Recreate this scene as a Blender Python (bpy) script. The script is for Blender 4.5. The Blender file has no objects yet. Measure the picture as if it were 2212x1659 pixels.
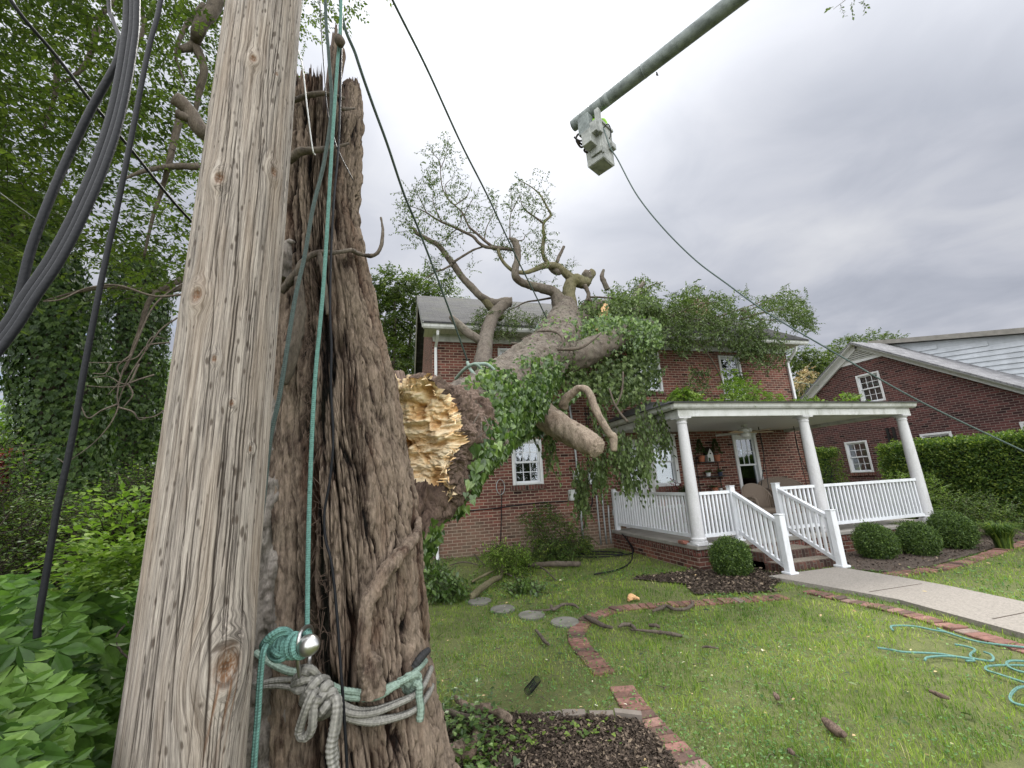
import bpy, math, random
import numpy as np
from mathutils import Matrix, Vector
random.seed(7)
RN = np.random.default_rng(11)
A = np.array
# ------------------------------------------------------------------ camera
YAW, PITCH, ROLL, FPX, EYE = .26525, .23474, -.05197, 897.12, 1.65
_cy, _sy, _cp, _sp = math.cos(YAW), math.sin(YAW), math.cos(PITCH), math.sin(PITCH)
FW = A([_sy*_cp, _cy*_cp, _sp]); _r = A([_cy, -_sy, 0.]); _u = np.cross(_r, FW)
RT = math.cos(ROLL)*_r + math.sin(ROLL)*_u; UP = -math.sin(ROLL)*_r + math.cos(ROLL)*_u
sc = bpy.context.scene
COL = sc.collection
cam_d = bpy.data.cameras.new('camera'); cam = bpy.data.objects.new('camera', cam_d); COL.objects.link(cam)
cam_d.sensor_width = 36; cam_d.lens = FPX/2212*36; cam_d.clip_start = .05; cam_d.clip_end = 3000
cam.matrix_world = Matrix(((RT[0], UP[0], -FW[0], 0), (RT[1], UP[1], -FW[1], 0), (RT[2], UP[2], -FW[2], EYE), (0, 0, 0, 1)))
sc.camera = cam
C0 = A([0, 0, EYE])
def ray(x, y): return FW + RT*(x-1106)/FPX - UP*(y-829.5)/FPX
def PY(x, y, Y): d = ray(x, y); return d*(Y/d[1]) + C0
def PX(x, y, X): d = ray(x, y); return d*(X/d[0]) + C0
def PD(x, y, dist): d = ray(x, y); return d*(dist/math.hypot(d[0], d[1])) + C0     # dist = horizontal distance
def G(x, y, z=0.): d = ray(x, y); return d*((z-EYE)/d[2]) + C0
def c1(x, y): return x/3., y/3.
def c2(x, y): return 553+x/3., y/3.
def c3(x, y): return 850.3+.26455*x, 274.3+.26455*y
def c5(x, y): return 553+x/3., 553+y/3.
def c6(x, y): return 1106+x/3., 553+y/3.
def c9(x, y): return 553+x/3., 1106+y/3.
def c10(x, y): return 1106+x/3., 1106+y/3.
def c11(x, y): return 1659+x/3., 1106+y/3.
def cz(x, y): return 526.7+.2229*x, 1289.2+.2229*y
def cp(x, y): return (2350+x*.45217)/1.8228, (1550+y*.45217)/1.8228
# ------------------------------------------------------------------ exposure, sun, sky
sc.view_settings.view_transform = 'Standard'; sc.view_settings.look = 'None'
sc.view_settings.exposure = 0.4; sc.view_settings.gamma = 1; sc.view_settings.use_curve_mapping = False
sc.render.engine = 'CYCLES'
try:
    sc.cycles.use_denoising = True; sc.cycles.denoiser = 'OPENIMAGEDENOISE'
    sc.cycles.max_bounces = 6; sc.cycles.transparent_max_bounces = 12
    sc.cycles.diffuse_bounces = 3; sc.cycles.glossy_bounces = 3; sc.cycles.transmission_bounces = 3
    sc.cycles.use_adaptive_sampling = True; sc.cycles.adaptive_threshold = .02
except Exception: pass
SD = ray(1140, 60); SD = SD/np.linalg.norm(SD)
s_el = math.asin(SD[2]); s_az = math.atan2(SD[0], SD[1])
sun_d = bpy.data.lights.new('sun', 'SUN'); sun = bpy.data.objects.new('sun', sun_d); COL.objects.link(sun)
sun_d.energy = 3.4; sun_d.angle = math.radians(12); sun_d.color = (1, .965, .91)
sun.rotation_euler = Vector(tuple(SD)).to_track_quat('Z', 'Y').to_euler(); sun.location = (0, 0, 30)

def N(nt, t, **k):
    n = nt.nodes.new('ShaderNode'+t)
    for a, v in k.items():
        if a.startswith('i_'):
            key = a[2:].replace('_', ' ')
            n.inputs[int(key) if key.isdigit() else key].default_value = v
        else: setattr(n, a, v)
    return n
def L(nt, a, b): nt.links.new(a, b)
def ramp(nt, fac, stops, interp='LINEAR'):
    n = nt.nodes.new('ShaderNodeValToRGB'); e = n.color_ramp.elements; n.color_ramp.interpolation = interp
    while len(e) > 1: e.remove(e[0])
    e[0].position = stops[0][0]; e[0].color = (*stops[0][1], 1)
    for p, c in stops[1:]:
        q = e.new(p); q.color = (*c, 1)
    if fac is not None: nt.links.new(fac, n.inputs[0])
    return n
def mth(nt, op, a, b=None, c=None):
    n = nt.nodes.new('ShaderNodeMath'); n.operation = op
    for i, v in enumerate((a, b, c)):
        if v is None: continue
        if hasattr(v, 'is_linked'): nt.links.new(v, n.inputs[i])
        else: n.inputs[i].default_value = v
    return n.outputs[0]
def mix(nt, f, a, b, bt='MIX'):
    n = nt.nodes.new('ShaderNodeMixRGB'); n.blend_type = bt
    for i, v in enumerate((f, a, b)):
        if hasattr(v, 'is_linked'): nt.links.new(v, n.inputs[i])
        else: n.inputs[i].default_value = v if not isinstance(v, tuple) or len(v) == 4 else (*v, 1)
    return n.outputs[0]

W = bpy.data.worlds.new('World'); sc.world = W; W.use_nodes = True
nt = W.node_tree; nt.nodes.clear()
out = nt.nodes.new('ShaderNodeOutputWorld'); bg = nt.nodes.new('ShaderNodeBackground')
sky = nt.nodes.new('ShaderNodeTexSky'); sky.sky_type = 'NISHITA'; sky.sun_disc = False
sky.sun_elevation = s_el; sky.sun_rotation = s_az; sky.air_density = 1; sky.dust_density = 2
tc = nt.nodes.new('ShaderNodeTexCoord')
sep = N(nt, 'SeparateXYZ'); L(nt, tc.outputs['Generated'], sep.inputs[0])
# cloud deck: direction projected on a flat layer so clouds stretch towards the horizon
zc = mth(nt, 'MAXIMUM', mth(nt, 'ADD', sep.outputs[2], .12), .05)
cb = N(nt, 'CombineXYZ'); L(nt, mth(nt, 'DIVIDE', sep.outputs[0], zc), cb.inputs[0]); L(nt, mth(nt, 'DIVIDE', sep.outputs[1], zc), cb.inputs[1])
n1 = N(nt, 'TexNoise', i_Scale=.75, i_Detail=5., i_Roughness=.5, i_Distortion=.35); L(nt, cb.outputs[0], n1.inputs['Vector'])
n2 = N(nt, 'TexNoise', i_Scale=3.2, i_Detail=6., i_Roughness=.55, i_Distortion=.5); L(nt, cb.outputs[0], n2.inputs['Vector'])
dot = N(nt, 'VectorMath', operation='DOT_PRODUCT'); L(nt, tc.outputs['Generated'], dot.inputs[0]); dot.inputs[1].default_value = tuple(SD)
dm = mth(nt, 'MAXIMUM', dot.outputs['Value'], 0.)
glow = mth(nt, 'ADD', mth(nt, 'MULTIPLY', mth(nt, 'POWER', dm, 26.), .6), mth(nt, 'MULTIPLY', mth(nt, 'POWER', dm, 6.), .16))
# fill light added to the sky overhead and behind the camera
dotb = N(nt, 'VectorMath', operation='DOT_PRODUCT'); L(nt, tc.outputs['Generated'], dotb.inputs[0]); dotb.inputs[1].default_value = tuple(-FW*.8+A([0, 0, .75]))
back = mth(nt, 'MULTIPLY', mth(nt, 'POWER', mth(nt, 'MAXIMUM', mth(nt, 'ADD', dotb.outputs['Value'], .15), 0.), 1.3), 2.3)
cl = ramp(nt, mth(nt, 'ADD', mth(nt, 'MULTIPLY', n1.outputs['Fac'], .75), mth(nt, 'MULTIPLY', n2.outputs['Fac'], .25)),
          [(.34, (.23, .255, .32)), (.43, (.3, .325, .39)), (.5, (.385, .405, .465)), (.56, (.46, .475, .52)), (.66, (.56, .57, .6))])
hz = ramp(nt, sep.outputs[2], [(.0, (.5, .49, .49)), (.25, (.43, .435, .465)), (.5, (.43, .445, .49))])
clc = mix(nt, .25, cl.outputs[0], hz.outputs[0])
gl = N(nt, 'CombineXYZ'); 
for i in range(3): L(nt, glow, gl.inputs[i])
c_a = mix(nt, 1., clc, gl.outputs[0], 'ADD')
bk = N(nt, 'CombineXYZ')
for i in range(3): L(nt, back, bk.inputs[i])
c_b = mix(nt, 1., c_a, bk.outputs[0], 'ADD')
# a few gaps of blue sky low on the left
skym = mix(nt, 1., sky.outputs[0], (.1, .1, .1, 1), 'MULTIPLY')
gap = ramp(nt, mth(nt, 'ADD', n2.outputs['Fac'], mth(nt, 'MULTIPLY', sep.outputs[0], -.22)), [(.66, (0, 0, 0)), (.76, (1, 1, 1))])
gapm = mth(nt, 'MULTIPLY', gap.outputs[0], ramp(nt, sep.outputs[2], [(.25, (1, 1, 1)), (.4, (0, 0, 0))]).outputs[0])
c_c = mix(nt, gapm, c_b, skym)
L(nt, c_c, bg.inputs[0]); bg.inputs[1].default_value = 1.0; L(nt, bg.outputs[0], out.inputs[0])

# ------------------------------------------------------------------ numpy noise
def hsh(ix, iy, iz, s=0):
    h = ((np.asarray(ix).astype(np.int64)*374761393 + np.asarray(iy).astype(np.int64)*668265263 + np.asarray(iz).astype(np.int64)*2147483647 + s*1274126177) & 0xffffffff)
    h = ((h ^ (h >> 13))*1274126177) & 0xffffffff
    h = ((h ^ (h >> 16))*1103515245) & 0xffffffff
    return ((h ^ (h >> 15)) & 0xffffff)/float(0xffffff)
def vn(x, y, z=None, s=0):
    x = np.asarray(x, float); y = np.asarray(y, float); z = np.zeros_like(x) if z is None else np.asarray(z, float)
    fx, fy, fz = np.floor(x), np.floor(y), np.floor(z); a, b, c = x-fx, y-fy, z-fz
    a, b, c = a*a*(3-2*a), b*b*(3-2*b), c*c*(3-2*c); r = 0
    for i in (0, 1):
        for j in (0, 1):
            for k in (0, 1):
                r = r + hsh(fx+i, fy+j, fz+k, s)*(a if i else 1-a)*(b if j else 1-b)*(c if k else 1-c)
    return r*2-1
def fbm(x, y, z=None, o=4, s=0, g=.5):
    z = np.zeros_like(x) if z is None else z
    r = 0; a = 1.; t = 0
    for i in range(o):
        r = r + a*vn(x*2**i, y*2**i, z*2**i, s+i*17); t += a; a *= g
    return r/t
def voro(x, y, s=0):
    fx, fy = np.floor(x), np.floor(y); d1 = np.full(x.shape, 9.); d2 = d1.copy(); idd = np.zeros(x.shape)
    for i in (-1, 0, 1):
        for j in (-1, 0, 1):
            cx, cy = fx+i, fy+j
            px = cx+.1+.8*hsh(cx, cy, cx*0, s); py = cy+.1+.8*hsh(cx, cy, cx*0, s+5)
            d = np.hypot(px-x, py-y); m = d < d1
            d2 = np.where(m, d1, np.minimum(d2, d)); idd = np.where(m, hsh(cx, cy, cx*0, s+9), idd); d1 = np.where(m, d, d1)
    return d1, d2, idd
def sstep(a, b, x): t = np.clip((x-a)/(b-a), 0, 1); return t*t*(3-2*t)
# ------------------------------------------------------------------ mesh helpers
def mk(name, V, F, mat, parent=None, smooth=False, attrs=None, uv=None, **tags):
    V = np.asarray(V, np.float32).reshape(-1, 3)
    if isinstance(F, np.ndarray): F = [F]
    Fs = [np.asarray(f, np.int32) for f in F if len(f)]
    me = bpy.data.meshes.new(name)
    me.vertices.add(len(V)); me.vertices.foreach_set('co', V.ravel())
    nl = sum(f.size for f in Fs); nf = sum(len(f) for f in Fs)
    me.loops.add(nl); me.polygons.add(nf)
    me.loops.foreach_set('vertex_index', np.concatenate([f.ravel() for f in Fs]))
    tot = np.concatenate([np.full(len(f), f.shape[1], np.int32) for f in Fs])
    st = np.concatenate([[0], np.cumsum(tot)[:-1]]).astype(np.int32)
    me.polygons.foreach_set('loop_start', st); me.polygons.foreach_set('loop_total', tot)
    me.polygons.foreach_set('use_smooth', np.full(nf, bool(smooth)))
    for k, v in (attrs or {}).items():
        at = me.attributes.new(k, 'FLOAT', 'POINT'); at.data.foreach_set('value', np.asarray(v, np.float32))
    if uv is not None:
        l = me.uv_layers.new(name='UVMap'); vi = np.concatenate([f.ravel() for f in Fs])
        l.data.foreach_set('uv', np.asarray(uv, np.float32)[vi].ravel())
    me.update(); me.validate()
    if mat: me.materials.append(mat)
    o = bpy.data.objects.new(name, me); COL.objects.link(o)
    if parent is not None: adopt(o, parent)
    for k, v in tags.items():
        if v: o[{'cat': 'category'}.get(k, k)] = v
    return o
def root_of(o):
    m = Matrix.Identity(4)
    while o is not None: m = o.matrix_basis @ m if o.parent is None else o.matrix_parent_inverse @ o.matrix_basis @ m; o = o.parent
    return m
def adopt(o, parent):
    o.parent = parent; o.matrix_parent_inverse = root_of(parent).inverted()
def thing(name, label, cat, loc=(0, 0, 0), group=None):
    o = bpy.data.objects.new(name, None); COL.objects.link(o); o.location = tuple(float(v) for v in loc)
    o.empty_display_size = .2; o['label'] = label; o['category'] = cat
    if group: o['group'] = group
    return o
def copy_tree(o, loc, label=None, rz=0, scale=1, parent=None):
    c = o.copy(); COL.objects.link(c)
    if parent is None:
        c.location = tuple(float(v) for v in loc); c.rotation_euler = (0, 0, rz); c.scale = (scale,)*3
        if label: c['label'] = label
    else: c.parent = parent
    for ch in o.children: copy_tree(ch, None, parent=c)
    return c
class MB:
    def __init__(s): s.V = []; s.F = {}; s.n = 0
    def add(s, V, F):
        V = np.asarray(V, float).reshape(-1, 3)
        for f in F: s.F.setdefault(len(f), []).append([i+s.n for i in f])
        s.V.append(V); s.n += len(V); return s
    def addA(s, V, F):
        V = np.asarray(V, float).reshape(-1, 3)
        for f in (F if isinstance(F, list) else [F]):
            if len(f): s.F.setdefault(f.shape[1], []).extend((f+s.n).tolist())
        s.V.append(V); s.n += len(V); return s
    def box(s, x0, x1, y0, y1, z0, z1, b=0., M=None):
        if b:
            a = []
            for zz, i in ((z0, b), (z0+b, 0), (z1-b, 0), (z1, b)):
                a += [(x0+i+0, y0+i, zz), (x1-i, y0+i, zz), (x1-i, y1-i, zz), (x0+i, y1-i, zz)]
            # cut vertical corners
            V = []; 
            for zz, i in ((z0, b), (z0+b, 0), (z1-b, 0), (z1, b)):
                V += [(x0+i+b, y0+i, zz), (x1-i-b, y0+i, zz), (x1-i, y0+i+b, zz), (x1-i, y1-i-b, zz), (x1-i-b, y1-i, zz), (x0+i+b, y1-i, zz), (x0+i, y1-i-b, zz), (x0+i, y0+i+b, zz)]
            F = [list(range(7, -1, -1)), list(range(24, 32))]
            for r in range(3):
                for k in range(8): F.append([r*8+k, r*8+(k+1) % 8, (r+1)*8+(k+1) % 8, (r+1)*8+k])
        else:
            V = [(x, y, z) for z in (z0, z1) for x, y in ((x0, y0), (x1, y0), (x1, y1), (x0, y1))]
            F = [[3, 2, 1, 0], [4, 5, 6, 7], [0, 1, 5, 4], [1, 2, 6, 5], [2, 3, 7, 6], [3, 0, 4, 7]]
        V = A(V, float)
        if M is not None: V = V@A(M)[:3, :3].T + A(M)[:3, 3]
        return s.add(V, F)
    def bar(s, p, q, w, h, up=(0, 0, 1)):
        p, q = A(p, float), A(q, float); d = q-p; d /= np.linalg.norm(d); u = A(up, float)
        sd = np.cross(d, u); sd /= np.linalg.norm(sd); u = np.cross(sd, d)
        V = [e+sd*a*w/2+u*b*h/2 for e in (p, q) for a, b in ((-1, -1), (1, -1), (1, 1), (-1, 1))]
        return s.add(V, [[0, 1, 2, 3], [7, 6, 5, 4], [0, 4, 5, 1], [1, 5, 6, 2], [2, 6, 7, 3], [3, 7, 4, 0]])
    def tube(s, pts, r, n=8, sub=0, **k):
        V, F, _ = sweep(pts, r, n, sub, **k); return s.addA(V, F)
    def lathe(s, prof, c=(0, 0, 0), n=24):
        prof = A(prof, float); th = np.arange(n)/n*2*np.pi
        V = A([[r*math.cos(t)+c[0], r*math.sin(t)+c[1], z+c[2]] for r, z in prof for t in th]); m = len(prof)
        F = [[i*n+j, i*n+(j+1) % n, (i+1)*n+(j+1) % n, (i+1)*n+j] for i in range(m-1) for j in range(n)]
        F += [list(range(n-1, -1, -1)), list(range((m-1)*n, m*n))]
        return s.add(V, F)
    def prism(s, poly, z0, z1):      # poly: xy outline, counter-clockwise
        n = len(poly); V = [(x, y, z) for z in (z0, z1) for x, y in poly]
        return s.add(V, [list(range(n-1, -1, -1)), list(range(n, 2*n))]+[[i, (i+1) % n, n+(i+1) % n, n+i] for i in range(n)])
    def poly3(s, P, t):              # planar outline given in 3D, extruded by vector t
        P = A(P, float); n = len(P); V = np.vstack([P, P+A(t, float)])
        return s.add(V, [list(range(n)), list(range(2*n-1, n-1, -1))]+[[i, n+i, n+(i+1) % n, (i+1) % n] for i in range(n)])
    def build(s, name, mat, parent=None, smooth=False, **k):
        F = [A(v, np.int32) for v in s.F.values()]
        return mk(name, np.vstack(s.V), F, mat, parent, smooth, **k)
def spline(P, sub):
    P = A(P, float)
    if sub <= 1 or len(P) < 3: 
        if sub <= 1: return P
        t = np.linspace(0, 1, sub+1)[:, None]; return P[0]*(1-t)+P[1]*t
    Q = np.vstack([2*P[0]-P[1], P, 2*P[-1]-P[-2]]); out = []
    for i in range(1, len(Q)-2):
        for k in range(sub):
            t = k/sub; a, b, c, d = Q[i-1:i+3]
            out.append(.5*((2*b)+(-a+c)*t+(2*a-5*b+4*c-d)*t*t+(-a+3*b-3*c+d)*t**3))
    out.append(P[-1]); return A(out)
def sweep(pts, r, n=8, sub=0, disp=None, cap=True, ref=(0, 0, 1)):
    P = A(pts, float); R_ = np.full(len(P), r, float) if np.isscalar(r) else A(r, float)
    if sub:
        R4 = spline(np.column_stack([P, R_]), sub); P, R_ = R4[:, :3], np.maximum(R4[:, 3], 1e-4)
    T = np.gradient(P, axis=0); T /= np.linalg.norm(T, axis=1)[:, None]+1e-12
    u = A(ref, float); u = u-T[0]*(u@T[0])
    if np.linalg.norm(u) < .1: u = A([1., 0, 0]); u = u-T[0]*(u@T[0])
    u /= np.linalg.norm(u); U = [u]
    for i in range(1, len(P)):
        u = U[-1]-T[i]*(U[-1]@T[i]); u /= np.linalg.norm(u); U.append(u)
    U = A(U); B = np.cross(T, U)
    s = np.concatenate([[0], np.cumsum(np.linalg.norm(np.diff(P, axis=0), axis=1))])
    th = np.arange(n)/n*2*np.pi; TH, S = np.meshgrid(th, s)
    nor = U[:, None, :]*np.cos(TH)[..., None]+B[:, None, :]*np.sin(TH)[..., None]
    rr = np.repeat(R_[:, None], n, 1)
    if disp is not None: rr = rr+disp(TH, S, rr, P[:, None, :]+nor*rr[..., None])
    V = (P[:, None, :]+nor*rr[..., None]).reshape(-1, 3)
    i = np.arange(len(P)-1)[:, None]*n; j = np.arange(n)[None]; k = (j+1) % n
    F = np.stack([i+j, i+k, i+n+k, i+n+j], -1).reshape(-1, 4)
    Fs = [F]
    if cap:
        V = np.vstack([V, P[0], P[-1]]); a = len(V)-2; b = len(P)*n-n; j = np.arange(n)
        Fs.append(np.vstack([np.stack([j*0+a, (j+1) % n, j], -1), np.stack([j*0+a+1, b+j, b+(j+1) % n], -1)]))
    uv = np.stack([(TH/(2*np.pi)).ravel(), S.ravel()], -1)
    if cap: uv = np.vstack([uv, [0, 0], [0, 0]])
    return V, Fs, uv
def tube_obj(name, pts, r, mat, parent=None, n=10, sub=6, **k):
    kw = {a: k.pop(a) for a in ('disp', 'cap') if a in k}
    V, F, uv = sweep(pts, r, n, sub, **kw)
    return mk(name, V, F, mat, parent, True, uv=uv, **k)
def unit(v): return v/(np.linalg.norm(v, axis=-1, keepdims=True)+1e-9)
LEAF_D = (A([[0, 0, 0], [.27, .42, .07], [0, 1, -.06], [-.27, .42, .07]]), [A([[0, 1, 2], [0, 2, 3]])])
LEAF_O = (A([[0, 0, 0], [.2, .18, .04], [.3, .45, .06], [.17, .78, .02], [0, 1, -.08], [-.17, .78, .02], [-.3, .45, .06], [-.2, .18, .04]]), [A([[0, 1, 2, 3, 4], [0, 4, 5, 6, 7]])])
LEAF_I = (A([[0, .08, 0], [.22, -.06, .05], [.46, .12, .05], [.36, .42, .04], [.14, .7, 0], [0, 1, -.1], [-.14, .7, 0], [-.36, .42, .04], [-.46, .12, .05], [-.22, -.06, .05]]), [A([[0, 1, 2, 3, 4, 5], [0, 5, 6, 7, 8, 9]])])
def leaves(P, axis, nrm, size, tmpl=LEAF_D, rnd=None):
    T, Fs = tmpl; n = len(P); k = len(T)
    y = unit(axis); x = unit(np.cross(y, nrm)); z = np.cross(x, y)
    size = np.broadcast_to(np.asarray(size, float), (n,))[:, None, None]
    V = P[:, None]+size*(T[None, :, 0, None]*x[:, None]+T[None, :, 1, None]*y[:, None]+T[None, :, 2, None]*z[:, None])
    off = (np.arange(n)*k)[:, None, None]
    F = [(f[None]+off).reshape(-1, f.shape[1]) for f in Fs]
    rnd = RN.random(n) if rnd is None else rnd
    return V.reshape(-1, 3), F, np.repeat(rnd, k)
def join(parts):
    V = []; F = {}; R_ = []; n = 0
    for v, fs, r in parts:
        for f in fs: F.setdefault(f.shape[1], []).append(f+n)
        V.append(v); R_.append(np.broadcast_to(r, (len(v),))); n += len(v)
    return np.vstack(V), [np.vstack(f) for f in F.values()], np.concatenate(R_)
def rv(n): return unit(RN.normal(size=(n, 3)))
def twigs(A0, A1, A2, r0, r1):
    """thin three-sided bent twigs through three points each"""
    n = len(A0); d = unit(A2-A0); x = unit(np.cross(d, A([.3, .2, 1.]))); y = np.cross(d, x)
    V = []
    for p, r in ((A0, r0), (A1, (r0+r1)/2), (A2, r1)):
        for t in (0, 2.094, 4.189): V.append(p+x*(math.cos(t)*r)[..., None] if False else p+np.asarray(r).reshape(-1, 1)*(x*math.cos(t)+y*math.sin(t)))
    V = np.stack(V, 1); off = (np.arange(n)*9)[:, None, None]
    q = A([[i*3+j, i*3+(j+1) % 3, i*3+3+(j+1) % 3, i*3+3+j] for i in (0, 1) for j in (0, 1, 2)])
    return V.reshape(-1, 3), [(q[None]+off).reshape(-1, 4)], np.zeros(n*9)
def sprays(O, D, ln, k, size, droop=.5, tmpl=LEAF_D, hang=.3):
    """leafy shoots: O origins, D directions; returns (leaf arrays, twig arrays)"""
    n = len(O); D = unit(D); ln = np.broadcast_to(np.asarray(ln, float), (n,))[:, None]
    g = A([0, 0, -1.])
    A1 = O+D*ln*.5+g*ln*droop*.12; A2 = O+D*ln*.93+g*ln*droop*.45
    t = (np.arange(k)+.6)/k; P = []; AX = []; NR = []
    for i, tt in enumerate(t):
        p = (1-tt)**2*O+2*tt*(1-tt)*A1+tt*tt*A2
        side = unit(np.cross(D, A([0, 0, 1.]))+.15*rv(n))*(1 if i % 2 else -1)
        ax = unit(side*.75+D*.6+g*hang*RN.uniform(.2, 1.6, (n, 1))+.25*rv(n)); P.append(p); AX.append(ax); NR.append(unit(A([0, 0, 1.])+.55*rv(n)))
    P = np.vstack(P); m = len(P)
    rn = np.clip(np.tile(RN.random(n), k)*.6+RN.random(m)*.4, 0, 1)
    return leaves(P, np.vstack(AX), np.vstack(NR), size*RN.uniform(.65, 1.2, m), tmpl, rn), twigs(O, A1, A2, np.full(n, .0035), np.full(n, .0012))
# ------------------------------------------------------------------ materials
def mat(name):
    m = bpy.data.materials.new(name); m.use_nodes = True; t = m.node_tree
    b = t.nodes['Principled BSDF']; return m, t, b
def coords(t, scale=(1, 1, 1), kind='Object'):
    c = t.nodes.new('ShaderNodeTexCoord'); mp = t.nodes.new('ShaderNodeMapping'); mp.inputs['Scale'].default_value = scale
    L(t, c.outputs[kind], mp.inputs[0]); return mp.outputs[0]
def noise(t, vec, scale, detail=4., rough=.55, dist=0.):
    n = N(t, 'TexNoise', i_Scale=float(scale), i_Detail=float(detail), i_Roughness=float(rough), i_Distortion=float(dist))
    if vec is not None: L(t, vec, n.inputs['Vector'])
    return n.outputs['Fac']
def bump(t, b, h, strength=.5, dist=.01, prev=None):
    n = N(t, 'Bump', i_Strength=float(strength), i_Distance=float(dist)); L(t, h, n.inputs['Height'])
    if prev is not None: L(t, prev, n.inputs['Normal'])
    if b is not None: L(t, n.outputs[0], b.inputs['Normal'])
    return n.outputs[0]
def simple(name, col, rough=.6, var=.12, nscale=8., bumps=.0, bscale=60., metal=0., spec=.4, col2=None, det=5.):
    m, t, b = mat(name); v = coords(t); f = noise(t, v, nscale, det, .6)
    c2_ = col2 or tuple(c*(1-var*2) for c in col)
    r = ramp(t, f, [(.32, c2_), (.62, col)]); L(t, r.outputs[0], b.inputs['Base Color'])
    b.inputs['Roughness'].default_value = rough; b.inputs['Metallic'].default_value = metal; b.inputs['Specular IOR Level'].default_value = spec
    if bumps: bump(t, b, noise(t, v, bscale, 4), bumps, .004)
    return m
def grime(m, amt=.55, sc_=2.2):
    t = m.node_tree; b = t.nodes['Principled BSDF']; src = b.inputs['Base Color'].links[0].from_socket
    a = noise(t, coords(t, (sc_*2, sc_*2, sc_*.6)), 1., 9, .72, .6); f = noise(t, coords(t), 38., 5, .7)
    k = ramp(t, mth(t, 'ADD', mth(t, 'MULTIPLY', a, .75), mth(t, 'MULTIPLY', f, .25)), [(.5, (0, 0, 0)), (.66, (amt,)*3)])
    L(t, mix(t, k.outputs[0], src, (.2, .2, .165)), b.inputs['Base Color']); return m
def leafmat(name, stops, trans=.35, rough=.48, spec=.28):
    m, t, b = mat(name); at = N(t, 'Attribute', attribute_name='rnd')
    r = ramp(t, at.outputs['Fac'], stops); v = coords(t); f = noise(t, v, 40, 2)
    c = mix(t, 1., r.outputs[0], ramp(t, f, [(.3, (.75, .75, .75)), (.7, (1.15, 1.15, 1.1))]).outputs[0], 'MULTIPLY')
    L(t, c, b.inputs['Base Color']); b.inputs['Roughness'].default_value = rough; b.inputs['Specular IOR Level'].default_value = spec
    tr = N(t, 'BsdfTranslucent'); L(t, mix(t, 1., c, (1.25, 1.4, .7, 1), 'MULTIPLY'), tr.inputs[0])
    ms = N(t, 'MixShader', i_0=trans); L(t, b.outputs[0], ms.inputs[1]); L(t, tr.outputs[0], ms.inputs[2])
    L(t, ms.outputs[0], t.nodes['Material Output'].inputs['Surface']); return m
def brickmat(name, c1_, c2_, mortar, w=.21, h=.07, mw=.0135, base_tan=False, axis='xz', dark=.1):
    m, t, b = mat(name); c = t.nodes.new('ShaderNodeTexCoord'); s = N(t, 'SeparateXYZ'); L(t, c.outputs['Object'], s.inputs[0])
    cb_ = N(t, 'CombineXYZ')
    if axis == 'xz': L(t, mth(t, 'ADD', s.outputs[0], s.outputs[1]), cb_.inputs[0]); L(t, s.outputs[2], cb_.inputs[1])
    elif axis == 'zx': L(t, s.outputs[2], cb_.inputs[0]); L(t, mth(t, 'ADD', s.outputs[0], s.outputs[1]), cb_.inputs[1])
    else: L(t, s.outputs[0], cb_.inputs[0]); L(t, s.outputs[1], cb_.inputs[1])
    # slight waviness so courses are not ruler straight
    wob = N(t, 'TexNoise', i_Scale=3., i_Detail=2.); L(t, c.outputs['Object'], wob.inputs['Vector'])
    wv = N(t, 'VectorMath', operation='MULTIPLY_ADD'); L(t, wob.outputs['Color'], wv.inputs[0]); wv.inputs[1].default_value = (.012, .012, 0); L(t, cb_.outputs[0], wv.inputs[2])
    def bt(off, seedscale):
        n = N(t, 'TexBrick', offset=.5, i_Scale=1.); n.inputs['Brick Width'].default_value = w+.0; n.inputs['Row Height'].default_value = h
        n.inputs['Mortar Size'].default_value = mw/2; n.inputs['Mortar Smooth'].default_value = .15; n.inputs['Bias'].default_value = off
        L(t, wv.outputs[0], n.inputs['Vector']); return n
    n = bt(0., 1); n.inputs['Color1'].default_value = (0, 0, 0, 1); n.inputs['Color2'].default_value = (1, 1, 1, 1)
    n.inputs['Mortar'].default_value = (.5, .5, .5, 1)
    v = coords(t)
    mid = tuple((a+d)/2 for a, d in zip(c1_, c2_))
    base = ramp(t, n.outputs['Color'], [(.0, tuple(q*dark*3 for q in c1_)), (.06, c1_), (.5, mid), (.85, c2_), (1., tuple(min(q*1.25, 1) for q in c2_))])
    f = noise(t, v, 28, 5, .65); fl = noise(t, v, .55, 3)
    col = mix(t, 1., base.outputs[0], ramp(t, f, [(.3, (.66, .66, .68)), (.7, (1.18, 1.15, 1.12))]).outputs[0], 'MULTIPLY')
    col = mix(t, 1., col, ramp(t, fl, [(.35, (.8, .8, .82)), (.65, (1.1, 1.08, 1.05))]).outputs[0], 'MULTIPLY')
    if base_tan:
        zf = mth(t, 'ADD', mth(t, 'MULTIPLY', s.outputs[2], -1.), mth(t, 'MULTIPLY', noise(t, v, 1.6, 5, .65), 2.3))
        tf = ramp(t, zf, [(-.25, (0, 0, 0)), (1.0, (.85, .85, .85))])
        col = mix(t, tf.outputs[0], col, mix(t, f, (.11, .08, .055), (.2, .155, .11)))
    mo = mix(t, noise(t, v, 35, 4), tuple(q*.72 for q in mortar), tuple(q*1.15 for q in mortar))
    col = mix(t, n.outputs['Fac'], col, mo)
    L(t, col, b.inputs['Base Color']); b.inputs['Roughness'].default_value = .88; b.inputs['Specular IOR Level'].default_value = .25
    hgt = mth(t, 'ADD', mth(t, 'MULTIPLY', n.outputs['Fac'], -1.), mth(t, 'MULTIPLY', f, .35))
    bump(t, b, hgt, .8, .008); return m
M = {}
M['brick'] = brickmat('brick_red', (.085, .035, .028), (.18, .07, .053), (.33, .27, .21), base_tan=True)
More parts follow.
